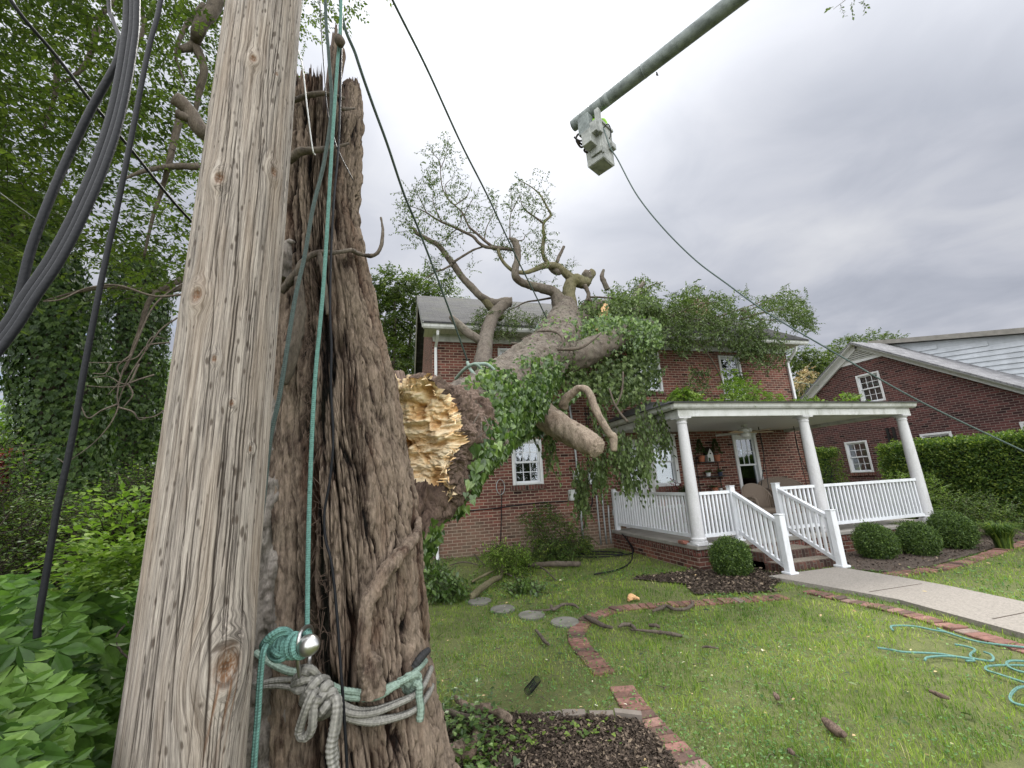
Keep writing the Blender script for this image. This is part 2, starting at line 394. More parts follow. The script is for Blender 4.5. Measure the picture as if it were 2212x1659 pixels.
M['brick_porch'] = brickmat('brick_porch', (.085, .038, .029), (.18, .075, .055), (.3, .25, .2))
M['brick_cap'] = brickmat('brick_rowlock', (.08, .032, .026), (.15, .058, .046), (.2, .17, .14), w=.2, h=.072, axis='zx')
M['brick_nb'] = brickmat('brick_neighbour', (.05, .023, .024), (.105, .042, .04), (.21, .17, .15), h=.075, w=.215)
M['white'] = simple('white_paint', (0.561, 0.570, 0.578), .45, .03, 3., .15, 90., col2=(.56, .57, .57))
M['white_worn'] = simple('white_paint_worn', (0.510, 0.518, 0.510), .55, .1, 2.5, .25, 60., col2=(.4, .41, .39))
M['vinyl'] = simple('white_vinyl', (0.595, 0.612, 0.637), .35, .03, 2., col2=(.6, .62, .65))
M['column'] = simple('column_paint', (0.493, 0.493, 0.501), .7, .06, 45., .5, 160., col2=(.44, .44, .45))
for q_ in ('white', 'white_worn', 'vinyl', 'column'): grime(M[q_], {'white': .3, 'white_worn': .75, 'vinyl': .3, 'column': .35}[q_])
M['shingle'] = None
def shingle(name, a, b_, moss=.25):
    m, t, b = mat(name); c = t.nodes.new('ShaderNodeTexCoord'); s = N(t, 'SeparateXYZ'); L(t, c.outputs['Object'], s.inputs[0])
    cb_ = N(t, 'CombineXYZ'); L(t, s.outputs[0], cb_.inputs[0]); L(t, mth(t, 'MULTIPLY', s.outputs[1], 1.2), cb_.inputs[1])
    n = N(t, 'TexBrick', offset=.5, i_Scale=1.); n.inputs['Brick Width'].default_value = .3; n.inputs['Row Height'].default_value = .14; n.inputs['Mortar Size'].default_value = .006
    L(t, cb_.outputs[0], n.inputs['Vector']); n.inputs['Color1'].default_value = (*a, 1); n.inputs['Color2'].default_value = (*b_, 1); n.inputs['Mortar'].default_value = (a[0]*.3, a[1]*.3, a[2]*.3, 1)
    v = coords(t); f = noise(t, v, 30, 6, .7); g = noise(t, v, 1.4, 4, .6)
    col = mix(t, 1., n.outputs['Color'], ramp(t, f, [(.3, (.6, .6, .6)), (.7, (1.3, 1.3, 1.3))]).outputs[0], 'MULTIPLY')
    col = mix(t, ramp(t, g, [(.5, (0, 0, 0)), (.7, (moss,)*3)]).outputs[0], col, (.05, .055, .03))
    L(t, col, b.inputs['Base Color']); b.inputs['Roughness'].default_value = .95; bump(t, b, mth(t, 'ADD', f, n.outputs['Fac']), .6, .01); return m
M['shingle'] = shingle('roof_shingle', (.024, .025, .027), (.052, .052, .053), .5)
M['shingle_nb'] = shingle('roof_shingle_neighbour', (.13, .13, .14), (.2, .2, .21), .1)
M['soffit'] = simple('soffit', (.62, .62, .58), .6, .06, 4., col2=(.5, .5, .46))
def striped(name, col, per, axis, depth=.5, rough=.5):
    m, t, b = mat(name); c = t.nodes.new('ShaderNodeTexCoord'); s = N(t, 'SeparateXYZ'); L(t, c.outputs['Object'], s.inputs[0])
    fr = mth(t, 'FRACT', mth(t, 'DIVIDE', s.outputs[axis], per)); g = ramp(t, fr, [(0, (.35, .35, .35)), (.06, (.5, .5, .5)), (.12, (1, 1, 1)), (1, (.9, .9, .9))])
    v = coords(t); f = noise(t, v, 3, 5, .6)
    cc = mix(t, 1., mix(t, f, tuple(q*.85 for q in col), col), ramp(t, fr, [(0, (.6, .6, .6)), (.05, (.7, .7, .7)), (.1, (1, 1, 1))]).outputs[0], 'MULTIPLY')
    L(t, cc, b.inputs['Base Color']); b.inputs['Roughness'].default_value = rough; bump(t, b, g.outputs[0], depth, .01); return m
M['ceiling'] = striped('beadboard', (.66, .66, .67), .085, 1, .3)
def glassmat():
    m, t, b = mat('window_glass'); g = N(t, 'BsdfGlossy', i_Roughness=.03); g.inputs[0].default_value = (.8, .85, .9, 1)
    tr = N(t, 'BsdfTransparent'); tr.inputs[0].default_value = (.78, .8, .8, 1)
    fr = N(t, 'Fresnel', i_IOR=1.5); v = coords(t); bump(t, g, noise(t, v, 2.5, 2), .12, .03)
    f = mth(t, 'ADD', mth(t, 'MULTIPLY', fr.outputs[0], 1.3), .1)
    ms = N(t, 'MixShader'); L(t, f, ms.inputs[0]); L(t, tr.outputs[0], ms.inputs[1]); L(t, g.outputs[0], ms.inputs[2])
    L(t, ms.outputs[0], t.nodes['Material Output'].inputs['Surface']); return m
M['glass'] = glassmat()
M['dark'] = simple('dark_interior', (.02, .02, .022), .8)
M['blind'] = striped('window_blind', (.8, .82, .74), .05, 2, .4)
M['curtain'] = striped('window_curtain', (.5, .52, .52), .07, 0, .6)
M['concrete'] = simple('concrete', (.26, .245, .22), .9, .15, 5., .5, 130., col2=(.19, .18, .16), det=12.)
M['aggregate'] = simple('exposed_aggregate', (.27, .245, .215), .9, .2, 55., .6, 150., col2=(.17, .155, .135), det=8.)
M['stone'] = simple('stepping_stone', (.17, .165, .145), .92, .15, 7., .5, 90., col2=(.1, .1, .08), det=9.)
M['greybox'] = simple('grey_paint', (.5, .52, .5), .5, .08, 6., .1, 50.)
M['galv'] = simple('galvanised_pipe', (.4, .42, .43), .45, .1, 9., metal=.5)
M['black'] = simple('black_rubber', (.006, .0068, .0095), .5, .1, 30., .3, 120., spec=.22)
M['brick_step'] = brickmat('brick_step', (.045, .026, .022), (.09, .045, .035), (.1, .085, .07), w=.2, h=.072, axis='zx')
M['tread'] = simple('littered_tread', (.26, .225, .18), .9, .3, 60., .7, 150., col2=(.09, .075, .055), det=8.)
M['blackmetal'] = simple('black_iron', (.015, .015, .015), .5, .1, 30.)
M['terracotta'] = simple('terracotta', (.36, .13, .07), .8, .12, 12.)
M['wood_blade'] = simple('fan_blade_wood', (.5, .38, .24), .5, .1, 9.)
M['steel'] = simple('polished_steel', (.5, .5, .49), .34, .05, 14., .15, 90., metal=1.)
M['wicker'] = None
def wicker():
    m, t, b = mat('wicker'); v = coords(t); w1 = N(t, 'TexWave', i_Scale=26., i_Distortion=1.); w1.bands_direction = 'Z'; L(t, v, w1.inputs[0])
    w2 = N(t, 'TexWave', i_Scale=20., i_Distortion=1.); w2.bands_direction = 'X'; L(t, v, w2.inputs[0]); f = mth(t, 'MULTIPLY', w1.outputs['Fac'], w2.outputs['Fac'])
    r = ramp(t, f, [(0, (.09, .065, .045)), (.5, (.3, .24, .19))]); L(t, r.outputs[0], b.inputs['Base Color']); b.inputs['Roughness'].default_value = .7; bump(t, b, f, .8, .008); return m
M['wicker'] = wicker()
def ropemat(name, a, b_, k=55.):
    m, t, b = mat(name); uv = N(t, 'UVMap'); mp = N(t, 'Mapping'); L(t, uv.outputs[0], mp.inputs[0]); s = N(t, 'SeparateXYZ'); L(t, mp.outputs[0], s.inputs[0])
    # interlaced strands: two opposed helices
    u = mth(t, 'MULTIPLY', s.outputs[0], 6.2832*4); vv = mth(t, 'MULTIPLY', s.outputs[1], k*6.2832)
    h1 = mth(t, 'SINE', mth(t, 'ADD', u, vv)); h2 = mth(t, 'SINE', mth(t, 'SUBTRACT', u, vv)); h = mth(t, 'MULTIPLY', h1, h2)
    hh = mth(t, 'ADD', mth(t, 'MULTIPLY', h, .5), .5); v = coords(t); f = noise(t, v, 70, 4)
    c = mix(t, mth(t, 'ADD', mth(t, 'MULTIPLY', hh, .45), .35), a, b_); c = mix(t, 1., c, ramp(t, f, [(.3, (.7, .7, .7)), (.7, (1.15, 1.15, 1.15))]).outputs[0], 'MULTIPLY')
    L(t, c, b.inputs['Base Color']); b.inputs['Roughness'].default_value = .85; bump(t, b, mth(t, 'ADD', hh, mth(t, 'MULTIPLY', f, .5)), .9, .003); return m
M['rope_teal'] = ropemat('rope_teal', (.08, .19, .165), (.15, .31, .27))
M['rope_teal_dark'] = ropemat('rope_teal_dark', (.045, .065, .06), (.09, .13, .12))
M['rope_pale'] = ropemat('rope_pale_green', (.15, .21, .175), (.26, .34, .29))
M['rope_grey'] = ropemat('rope_grey', (.15, .145, .13), (.3, .29, .26), 32.)
M['rope_mint'] = ropemat('rope_mint', (.15, .21, .17), (.27, .36, .3), 32.)
M['rope_black'] = ropemat('rope_black', (.01, .01, .01), (.03, .03, .032), 32.)
def bark(name, dark, mid, light, red, sc_=(22, 22, 5), green=.15, bs=.9):
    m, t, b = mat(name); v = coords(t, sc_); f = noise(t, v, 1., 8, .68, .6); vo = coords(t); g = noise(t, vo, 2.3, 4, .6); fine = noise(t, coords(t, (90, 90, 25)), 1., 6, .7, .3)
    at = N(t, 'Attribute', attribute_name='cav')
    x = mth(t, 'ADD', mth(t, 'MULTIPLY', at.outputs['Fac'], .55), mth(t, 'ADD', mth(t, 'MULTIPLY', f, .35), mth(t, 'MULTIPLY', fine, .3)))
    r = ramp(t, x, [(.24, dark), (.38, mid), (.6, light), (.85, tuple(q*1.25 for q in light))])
    rd = ramp(t, noise(t, coords(t, (5, 5, 1.6)), 1., 5, .65), [(.5, (0, 0, 0)), (.68, (.5, .5, .5))])
    c = mix(t, rd.outputs[0], r.outputs[0], mix(t, fine, tuple(q*.4 for q in red), red))
    c = mix(t, ramp(t, g, [(.52, (0, 0, 0)), (.75, (green,)*3)]).outputs[0], c, (.12, .14, .075))
    c = mix(t, 1., c, ramp(t, fine, [(.3, (.62, .62, .62)), (.7, (1.3, 1.3, 1.3))]).outputs[0], 'MULTIPLY')
    L(t, c, b.inputs['Base Color']); b.inputs['Roughness'].default_value = .93; b.inputs['Specular IOR Level'].default_value = .2
    bump(t, b, mth(t, 'ADD', f, mth(t, 'MULTIPLY', fine, .7)), bs, .012); return m
M['bark'] = bark('bark_furrowed', (.006, .0045, .004), (.066, .046, .035), (.2, .155, .118), (.145, .068, .038), (40, 40, 12), bs=1.)
M['bark_side'] = bark('bark_knobbly', (.02, .016, .014), (.085, .073, .062), (.19, .17, .15), (.12, .075, .055), (16, 16, 9))
M['bark_smooth'] = bark('bark_smooth', (.016, .012, .01), (.06, .049, .04), (.125, .106, .087), (.11, .08, .06), (13, 13, 13), .35, .8)
M['bark_moss'] = bark('bark_mossy', (.03, .027, .018), (.085, .077, .045), (.14, .125, .075), (.13, .12, .04), (12, 12, 12), .5, .6)
M['bark_twig'] = bark('bark_twig', (.014, .011, .009), (.045, .037, .03), (.1, .083, .066), (.09, .06, .045), (20, 20, 20), .1, .5)
M['bark_stub'] = bark('bark_cut_limb', (.03, .022, .017), (.12, .092, .068), (.25, .2, .155), (.14, .092, .062), (9, 9, 6), .3, .9)
M['rot'] = bark('rotten_inner_bark', (.012, .009, .007), (.062, .045, .036), (.14, .1, .078), (.09, .05, .034), (18, 18, 12), .0, 1.)
def tornmat():
    m, t, b = mat('torn_sapwood'); v = coords(t, (7, 7, 34)); f = noise(t, v, 1., 8, .7, 1.2); g = noise(t, coords(t), 4.2, 5, .6, .4); at = N(t, 'Attribute', attribute_name='cav')
    r = ramp(t, mth(t, 'ADD', mth(t, 'MULTIPLY', f, .6), mth(t, 'MULTIPLY', at.outputs['Fac'], .4)), [(.2, (.25, .12, .045)), (.32, (.55, .33, .14)), (.46, (.72, .5, .26)), (.66, (.85, .72, .5))])
    c = mix(t, ramp(t, g, [(.58, (0, 0, 0)), (.68, (.75, .75, .75))]).outputs[0], r.outputs[0], (.4, .24, .12))
    L(t, c, b.inputs['Base Color']); b.inputs['Roughness'].default_value = .85; bump(t, b, f, .8, .012); return m
M['torn'] = tornmat()
# weathered pole: grain, checks and spike marks run along the pole
def polemat():
    m, t, b = mat('weathered_pole_wood'); at = N(t, 'Attribute', attribute_name='cav'); kn = N(t, 'Attribute', attribute_name='knot'); gx = N(t, 'Attribute', attribute_name='gu')
    c = t.nodes.new('ShaderNodeTexCoord'); s = N(t, 'SeparateXYZ'); L(t, c.outputs['Object'], s.inputs[0]); cb_ = N(t, 'CombineXYZ'); L(t, gx.outputs['Fac'], cb_.inputs[0]); L(t, s.outputs[2], cb_.inputs[1])
    def nz(sx, sy, d=6, r=.6, ds=.0):
        mp = N(t, 'Mapping'); mp.inputs['Scale'].default_value = (sx, sy, 1); L(t, cb_.outputs[0], mp.inputs[0]); return noise(t, mp.outputs[0], 1., d, r, ds)
    fine = nz(300, 5, 6, .72, .25); med = nz(90, 2.2, 5, .6, .3); big = nz(12, 1.1, 4); fib = nz(900, 40, 3)
    r = ramp(t, mth(t, 'ADD', mth(t, 'MULTIPLY', fine, .6), mth(t, 'MULTIPLY', med, .4)), [(.38, (.035, .028, .023)), (.46, (.17, .148, .13)), (.54, (.32, .283, .247)), (.7, (.48, .435, .385))])
    col = mix(t, ramp(t, big, [(.45, (0, 0, 0)), (.7, (.5, .5, .5))]).outputs[0], r.outputs[0], mix(t, med, (.19, .13, .085), (.32, .25, .185)))
    # short dark spike marks left by climbing boots
    mp = N(t, 'Mapping'); mp.inputs['Scale'].default_value = (44, 15, 1); L(t, cb_.outputs[0], mp.inputs[0]); vo = N(t, 'TexVoronoi', feature='F1', i_Scale=1., i_Randomness=1.); L(t, mp.outputs[0], vo.inputs['Vector'])
    sm = ramp(t, mth(t, 'ADD', vo.outputs['Distance'], mth(t, 'MULTIPLY', big, .9)), [(.54, (1, 1, 1)), (.66, (0, 0, 0))])
    col = mix(t, mth(t, 'MULTIPLY', sm.outputs[0], .8), col, (.055, .04, .03))
    col = mix(t, 1., col, ramp(t, fib, [(.3, (.8, .8, .8)), (.7, (1.15, 1.15, 1.15))]).outputs[0], 'MULTIPLY')
    col = mix(t, ramp(t, at.outputs['Fac'], [(.0, (1, 1, 1)), (.6, (0, 0, 0))]).outputs[0], col, (.03, .022, .017))
    col = mix(t, kn.outputs['Fac'], col, mix(t, med, (.035, .018, .01), (.2, .09, .035)))
    L(t, col, b.inputs['Base Color']); b.inputs['Roughness'].default_value = .85; b.inputs['Specular IOR Level'].default_value = .25
    bump(t, b, mth(t, 'SUBTRACT', mth(t, 'ADD', fine, mth(t, 'MULTIPLY', med, .6)), mth(t, 'MULTIPLY', sm.outputs[0], .6)), .55, .004); return m
M['pole'] = polemat()
GR = [(.0, (.06, .125, .02)), (.35, (.14, .23, .038)), (.7, (.27, .37, .06)), (.95, (.42, .47, .12)), (1., (.5, .44, .24))]
M['grass'] = leafmat('grass_blade', GR, .3, .6, .12)
M['clover'] = leafmat('clover_leaf', [(0, (.05, .12, .03)), (.5, (.1, .2, .055)), (1, (.18, .3, .1))], .3, .5)
M['leaf_tree'] = leafmat('leaf_tree', [(0, (.02, .038, .01)), (.5, (.055, .085, .018)), (.85, (.1, .14, .028)), (1, (.17, .21, .045))], .42)
M['leaf_dark'] = leafmat('leaf_dark', [(0, (.018, .035, .012)), (.6, (.035, .07, .02)), (1, (.07, .12, .03))], .3)
M['leaf_fallen'] = leafmat('leaf_fallen_tree', [(0, (.035, .055, .02)), (.5, (.075, .115, .035)), (.85, (.125, .175, .06)), (1, (.2, .26, .11))], .28)
M['leaf_box'] = leafmat('leaf_boxwood', [(0, (.022, .045, .012)), (.55, (.06, .105, .024)), (1, (.13, .2, .045))], .2, .4)
M['leaf_hedge'] = leafmat('leaf_hedge', [(0, (.03, .065, .015)), (.5, (.07, .125, .025)), (.85, (.14, .2, .035)), (1, (.22, .28, .05))], .35)
M['ivy'] = leafmat('leaf_ivy', [(0, (.03, .065, .014)), (.5, (.075, .135, .028)), (.85, (.13, .21, .05)), (1, (.2, .29, .09))], .25, .32, .6)
M['ivy_dark'] = leafmat('leaf_ivy_dark', [(0, (.02, .045, .012)), (.6, (.045, .085, .02)), (1, (.085, .14, .03))], .25, .5)
M['creeper'] = leafmat('leaf_creeper', [(0, (.03, .075, .015)), (.4, (.07, .145, .025)), (.8, (.12, .22, .045)), (1, (.19, .3, .08))], .35, .38)
M['leaf_red'] = leafmat('leaf_red_maple', [(0, (.08, .012, .016)), (1, (.2, .03, .035))], .35)
M['leaf_bright'] = leafmat('leaf_bright', [(0, (.05, .1, .015)), (.5, (.12, .2, .03)), (1, (.24, .33, .07))], .45)
def soil(name, a, b_, s1=14., s2=90.):
    m, t, b = mat(name); v = coords(t); f = noise(t, v, s1, 8, .7); g = noise(t, v, s2, 5, .7)
    L(t, ramp(t, mth(t, 'ADD', mth(t, 'MULTIPLY', f, .5), mth(t, 'MULTIPLY', g, .5)), [(.35, a), (.62, b_)]).outputs[0], b.inputs['Base Color']); b.inputs['Roughness'].default_value = .95; bump(t, b, mth(t, 'ADD', f, g), .9, .02); return m
M['lawn'] = soil('lawn_soil', (.06, .075, .022), (.15, .165, .05), 9., 70.)
M['mulch'] = soil('mulch', (.03, .022, .017), (.13, .095, .072), 30., 120.)
M['chips'] = leafmat('mulch_chips', [(0, (.025, .02, .016)), (.6, (.075, .058, .047)), (.85, (.13, .1, .08)), (1, (.24, .19, .14))], .0, .9, .1)
M['litter'] = leafmat('leaf_litter', [(0, (.3, .2, .1)), (.5, (.48, .36, .2)), (.8, (.5, .46, .25)), (1, (.7, .68, .55))], .1, .7)
M['paver_r'] = simple('brick_paver_red', (.25, .1, .072), .9, .2, 14., .6, 110., col2=(.12, .065, .05), det=8.)
M['paver_g'] = simple('paver_grey', (.17, .145, .125), .9, .2, 12., .6, 110., col2=(.14, .12, .1), det=8.)
M['siding'] = simple('lap_siding', (.4, .425, .455), .5, .04, 2., col2=(.53, .56, .6))
M['boom'] = simple('boom_fibreglass', (.19, .215, .21), .6, .25, 5., .3, 70., col2=(.085, .1, .098), det=10.)
M['bucket'] = simple('bucket_fibreglass', (.34, .35, .335), .6, .2, 4., .2, 60., col2=(.15, .16, .15), det=9.)
M['hivis'] = simple('hi_vis', (.35, .7, .06), .6, .05, 5.)
M['denim'] = simple('dark_denim', (.03, .04, .07), .8, .1, 20.)
M['skin'] = simple('skin', (.42, .24, .17), .55, .05, 9.)
M['cutwood'] = simple('split_wood', (.62, .4, .2), .8, .15, 16., .6, 60., col2=(.38, .2, .09))
# ------------------------------------------------------------------ ground
def gz(x, y):
    x = np.asarray(x, float); y = np.asarray(y, float)
    return .12*sstep(7., 9.9, y)*sstep(4.6, 2.5, x)+.012*vn(x*1.3, y*1.3)
gxs = np.concatenate([[-400, -120, -50, -25, -14], np.linspace(-9, 22, 125), [30, 60, 130, 400]]); gys = np.concatenate([[-60, -20, -6], np.linspace(-3, 18, 85), [25, 50, 120, 400]])
GX, GY = np.meshgrid(gxs, gys); GZ = gz(GX, GY)*(np.abs(GX-6) < 16)*(np.abs(GY-7) < 12)
i, j = np.meshgrid(np.arange(len(gxs)-1), np.arange(len(gys)-1)); q = (j*len(gxs)+i); w_ = len(gxs)
mk('lawn', np.stack([GX, GY, GZ-.012], -1), np.stack([q, q+1, q+1+w_, q+w_], -1).reshape(-1, 4), M['lawn'], smooth=True, kind='structure')
def sheet(name, poly, z, mt, sub=.12, follow=True, **k):
    """filled outline laid just above the lawn"""
    import mathutils
    P = [Vector((float(x), float(y), 0)) for x, y in poly]
    tri = mathutils.geometry.tessellate_polygon([P])
    V = [(p.x, p.y, float(gz(p.x, p.y))*(1 if follow else 0)+z) for p in P]
    return mk(name, V, A(tri, np.int32), mt, **k)
def inpoly(x, y, poly):
    P = A(poly, float)[:, :2]; c = np.zeros(np.shape(x), bool); x0, y0 = P[-1]
    for x1, y1 in P:
        m = ((y1 > y) != (y0 > y)) & (x < (x0-x1)*(y-y1)/(y0-y1+1e-12)+x1); c ^= m; x0, y0 = x1, y1
    return c
g2 = lambda *p: [tuple(G(x, y)[:2]) for x, y in p]
WALK = [(5.55, 5.8)]+g2((1742, 1266), (1842, 1284), (1942, 1303), (2080, 1342), (2212, 1379))+[(5.5, 1.6), (5.4, -3), (6.7, -3), (6.8, 1.8)]+g2((2212, 1308), (2056, 1274), (1946, 1253), (1832, 1234))+[(7.1, 5.8)]
wl = MB(); wl.prism([(x, y) for x, y in WALK], -.05, .045); wl.build('walkway', M['aggregate'], kind='structure')
# expansion joints as narrow dark strips
jt = MB()
for y in (4.55, 3.35, 2.15): jt.box(5.9, 6.85, y-.006, y+.006, .0452, .0475)
jt.build('walkway_joint', M['mulch'], kind='structure')
BED1 = [(3.75, 6.75)]+g2((1480, 1262), (1500, 1283), (1600, 1281), (1690, 1276))+[(5.1, 5.35), (5.9, 5.75), (5.9, 6.8), (3.75, 6.8)]
BED2 = [(7.15, 6.8), (7.1, 5.7), (7.4, 5.3), (8.4, 5.35), (9.8, 5.6), (11.6, 6.0), (14, 6.3), (14, 8.6), (11.2, 8.6), (11.2, 6.8)]
BED0 = [(.1, 2.2)]+g2((945, 1545), (1160, 1553), (1240, 1548), (1375, 1560), (1420, 1600), (1460, 1659))+[(1.5, 2.2)]
for b_, z in ((BED0, .02), (BED1, .012), (BED2, .012)): sheet('mulch_bed', b_, z, M['mulch'], kind='structure')
# brick edging: soldier bricks laid along the curve of the bed and the walk
EDGE = [(1680, 1790), (1560, 1700), (1490, 1640), (1440, 1590), (1400, 1548), (1365, 1510), (1338, 1468)]
EDGE2 = [(1305, 1448), (1282, 1420), (1255, 1390), (1245, 1360), (1268, 1332), (1300, 1318), (1350, 1306), (1420, 1301), (1500, 1296), (1600, 1290), (1700, 1284)]
def edging(pts, name, z=.012):
    P = spline([tuple(G(*p, .03)) for p in pts], 20); s = np.concatenate([[0], np.cumsum(np.linalg.norm(np.diff(P, axis=0), axis=1))])
    mb = MB(); pos = np.arange(.04, s[-1], .098)
    for k, q_ in enumerate(pos):
        p = A([np.interp(q_, s, P[:, i]) for i in range(3)]); p2 = A([np.interp(q_+.03, s, P[:, i]) for i in range(3)]); d = p2-p; a = math.atan2(d[1], d[0])+RN.normal(0, .03)
        h = gz(p[0], p[1])+z+RN.normal(0, .004); R3 = Matrix.Translation((p[0], p[1], 0)) @ Matrix.Rotation(a, 4, 'Z') @ Matrix.Rotation(RN.normal(0, .02), 4, 'Y')
        mb.box(-.046, .044, -.1, .1, h-.06, h, .006, M=R3)
    return mb.build(name, EDM, kind='structure')
EDM, _t, _b = mat('edging_brick'); _v = coords(_t); 
_gi = N(_t, 'NewGeometry'); _rr = ramp(_t, _gi.outputs['Random Per Island'], [(0, (.08, .05, .04)), (.3, (.15, .075, .055)), (.6, (.2, .095, .075)), (.85, (.24, .125, .1)), (1, (.17, .15, .125))])
_f = noise(_t, _v, 30, 7, .7); _c = mix(_t, 1., _rr.outputs[0], ramp(_t, _f, [(.3, (.55, .55, .55)), (.7, (1.25, 1.25, 1.25))]).outputs[0], 'MULTIPLY'); L(_t, _c, _b.inputs['Base Color']); _b.inputs['Roughness'].default_value = .9; bump(_t, _b, _f, .7, .006)
edging(EDGE, 'brick_edging'); edging(EDGE2, 'brick_edging')
WE = [tuple(G(*p)[:2]) for p in ((1745, 1277), (1842, 1299), (1942, 1322), (2080, 1362), (2212, 1402))]+[(5.2, 1.6)]
def edging_xy(P2, name): 
    P = spline([(x, y, 0) for x, y in P2], 12); s = np.concatenate([[0], np.cumsum(np.linalg.norm(np.diff(P, axis=0), axis=1))]); mb = MB()
    for q_ in np.arange(.04, s[-1], .1):
        p = A([np.interp(q_, s, P[:, i]) for i in range(3)]); p2 = A([np.interp(q_+.03, s, P[:, i]) for i in range(3)]); d = p2-p; a = math.atan2(d[1], d[0])+RN.normal(0, .03); h = .014+RN.normal(0, .005)
        mb.box(-.047, .044, -.1, .1, h-.06, h, .006, M=Matrix.Translation((p[0], p[1], 0)) @ Matrix.Rotation(a, 4, 'Z'))
    mb.build(name, EDM, kind='structure')
edging_xy(WE, 'brick_edging'); edging_xy([(7.2, 5.2), (8.4, 5.2), (9.8, 5.45), (11.6, 5.85), (13.5, 6.1)], 'brick_edging')

# ------------------------------------------------------------------ the brick house
def holes_wall(mb, Mx, u0, u1, z0, z1, holes, th=.25):
    us = sorted({u0, u1, *[h[0] for h in holes], *[h[1] for h in holes]})
    for a, b in zip(us[:-1], us[1:]):
        cuts = sorted([(h[2], h[3]) for h in holes if h[0] <= a+1e-6 and h[1] >= b-1e-6]); z = z0
        for c, d in cuts:
            if c > z: mb.box(a, b, 0, th, z, c, M=Mx)
            z = d
        if z < z1: mb.box(a, b, 0, th, z, z1, M=Mx)
def window(parent, Mx, u0, u1, z0, z1, cols=3, rows=2, casing=.075, blind=None, sill=True, lower=True, brick_sill=None, head=.0, label=None):
    """double-hung window: casing (the part), sash, pane and covering (its pieces)"""
    c = casing; mb = MB(); e = .002
    for a in ((u0+e, u0+c, z0+e, z1-e), (u1-c, u1-e, z0+e, z1-e)): mb.box(a[0], a[1], -.03, .1, a[2], a[3], .006, M=Mx)
    mb.box(u0+c+.001, u1-c-.001, -.028, .1, z1-c, z1-e, .006, M=Mx); mb.box(u0+c+.001, u1-c-.001, -.045, .12, z0+e, z0+.05, .008, M=Mx)
    if head: mb.box(u0-.04, u1+.04, -.05, .02, z1, z1+head, .008, M=Mx)
    w = mb.build('window', M['white'], parent)
    if label: w['label'] = label
    s = MB(); a, b = u0+c, u1-c; lo, hi = z0+.05, z1-c; zm = (lo+hi)/2; f = .042
    for (p, q_, y) in ((lo, zm+.018, .055), (zm-.018, hi, .022)):
        s.box(a, a+f, y, y+.03, p, q_, M=Mx); s.box(b-f, b, y, y+.03, p, q_, M=Mx); s.box(a+f, b-f, y+.001, y+.031, p, p+f, M=Mx); s.box(a+f, b-f, y+.001, y+.031, q_-f, q_, M=Mx)
        if y > .05 and not lower: continue
        for k in range(1, cols): uu = a+f+(b-a-2*f)*k/cols; s.box(uu-.009, uu+.009, y+.008, y+.02, p+f, q_-f, M=Mx)
        for k in range(1, rows): zz = p+f+(q_-p-2*f)*k/rows; s.box(a+f, b-f, y+.009, y+.019, zz-.009, zz+.009, M=Mx)
    s.build('sash', M['vinyl'], w)
    g = MB(); g.box(a+f-.01, b-f+.01, .07, .074, lo+f-.01, zm, M=Mx); g.box(a+f-.01, b-f+.01, .037, .041, zm, hi-f+.01, M=Mx); g.build('pane', M['glass'], w)
    if blind: 
        d = MB(); zb = lo if blind != 'half' else zm
        d.box(a+.01, b-.01, .13, .135, zb, hi, M=Mx); d.build('blind', M['blind'] if blind != 'curtain' else M['curtain'], w)
    r = MB(); r.box(u0+.01, u1-.01, .45, .46, z0, z1, M=Mx); r.box(u0-.02, u0, .251, .45, z0, z1, M=Mx); r.box(u1, u1+.02, .251, .45, z0, z1, M=Mx); r.build('dark_room', M['dark'], w)
    if brick_sill:
        t = MB(); n = int((u1-u0+.14)/.072)
        for k in range(n): uu = u0-.07+k*.072; t.box(uu+.004, uu+.068, -.05, .06, z0-.115+RN.normal(0, .002), z0-.004, .004, M=Mx)
        t.box(u0-.06, u1+.06, -.03, .05, z0-.11, z0-.01, M=Mx); t.build('window_sill', brick_sill, w)
    return w
HY = 9.9; HX0, HX1, HB = .70, 11.66, 16.1
house = thing('brick_house', 'two-storey red brick house crushed under the fallen tree, with a white columned porch', 'house', (6, 13, 0))
MF = Matrix.Translation((0, HY, 0))
WN = dict(g1=(2.58, 3.36, 1.6, 2.70), pa=(6.40, 7.20, 1.37, 2.70), pb=(9.08, 9.90, 1.02, 2.68), up0=(2.35, 3.2, 3.9, 5.05), up1=(6.22, 7.06, 3.93, 5.08), up2=(9.08, 9.84, 3.66, 5.05))
DOOR = (5.46, 6.2, .42, 2.62)
mb = MB(); holes_wall(mb, MF, HX0, HX1, -.2, 5.16, list(WN.values())+[DOOR]); 
mb.box(HX0, HX0+.25, HY+.251, HB, -.2, 5.16); mb.box(HX1-.25, HX1, HY+.251, HB, -.2, 5.16); mb.box(HX0, HX1, HB+.001, HB+.25, -.2, 5.16)
mb.poly3([(HX0+.01, HY, 5.17), (HX0+.01, HB+.25, 5.17), (HX0+.01, 13., 7.55)], (.2, 0, 0)); mb.poly3([(HX1-.21, HY, 5.17), (HX1-.21, HB+.25, 5.17), (HX1-.21, 13., 7.55)], (.2, 0, 0))
mb.build('wall', M['brick'], house)
for k, v in WN.items():
    window(house, MF, *v, brick_sill=M['brick_cap'], blind={'pa': True, 'pb': True, 'up1': 'curtain', 'g1': None}.get(k), lower=k in ('g1', 'up2'), rows=2, cols=2 if k.startswith('up') else 3,
           casing=.1 if k in ('pa', 'pb') else .07, head=.04 if k in ('pa', 'pb') else 0)
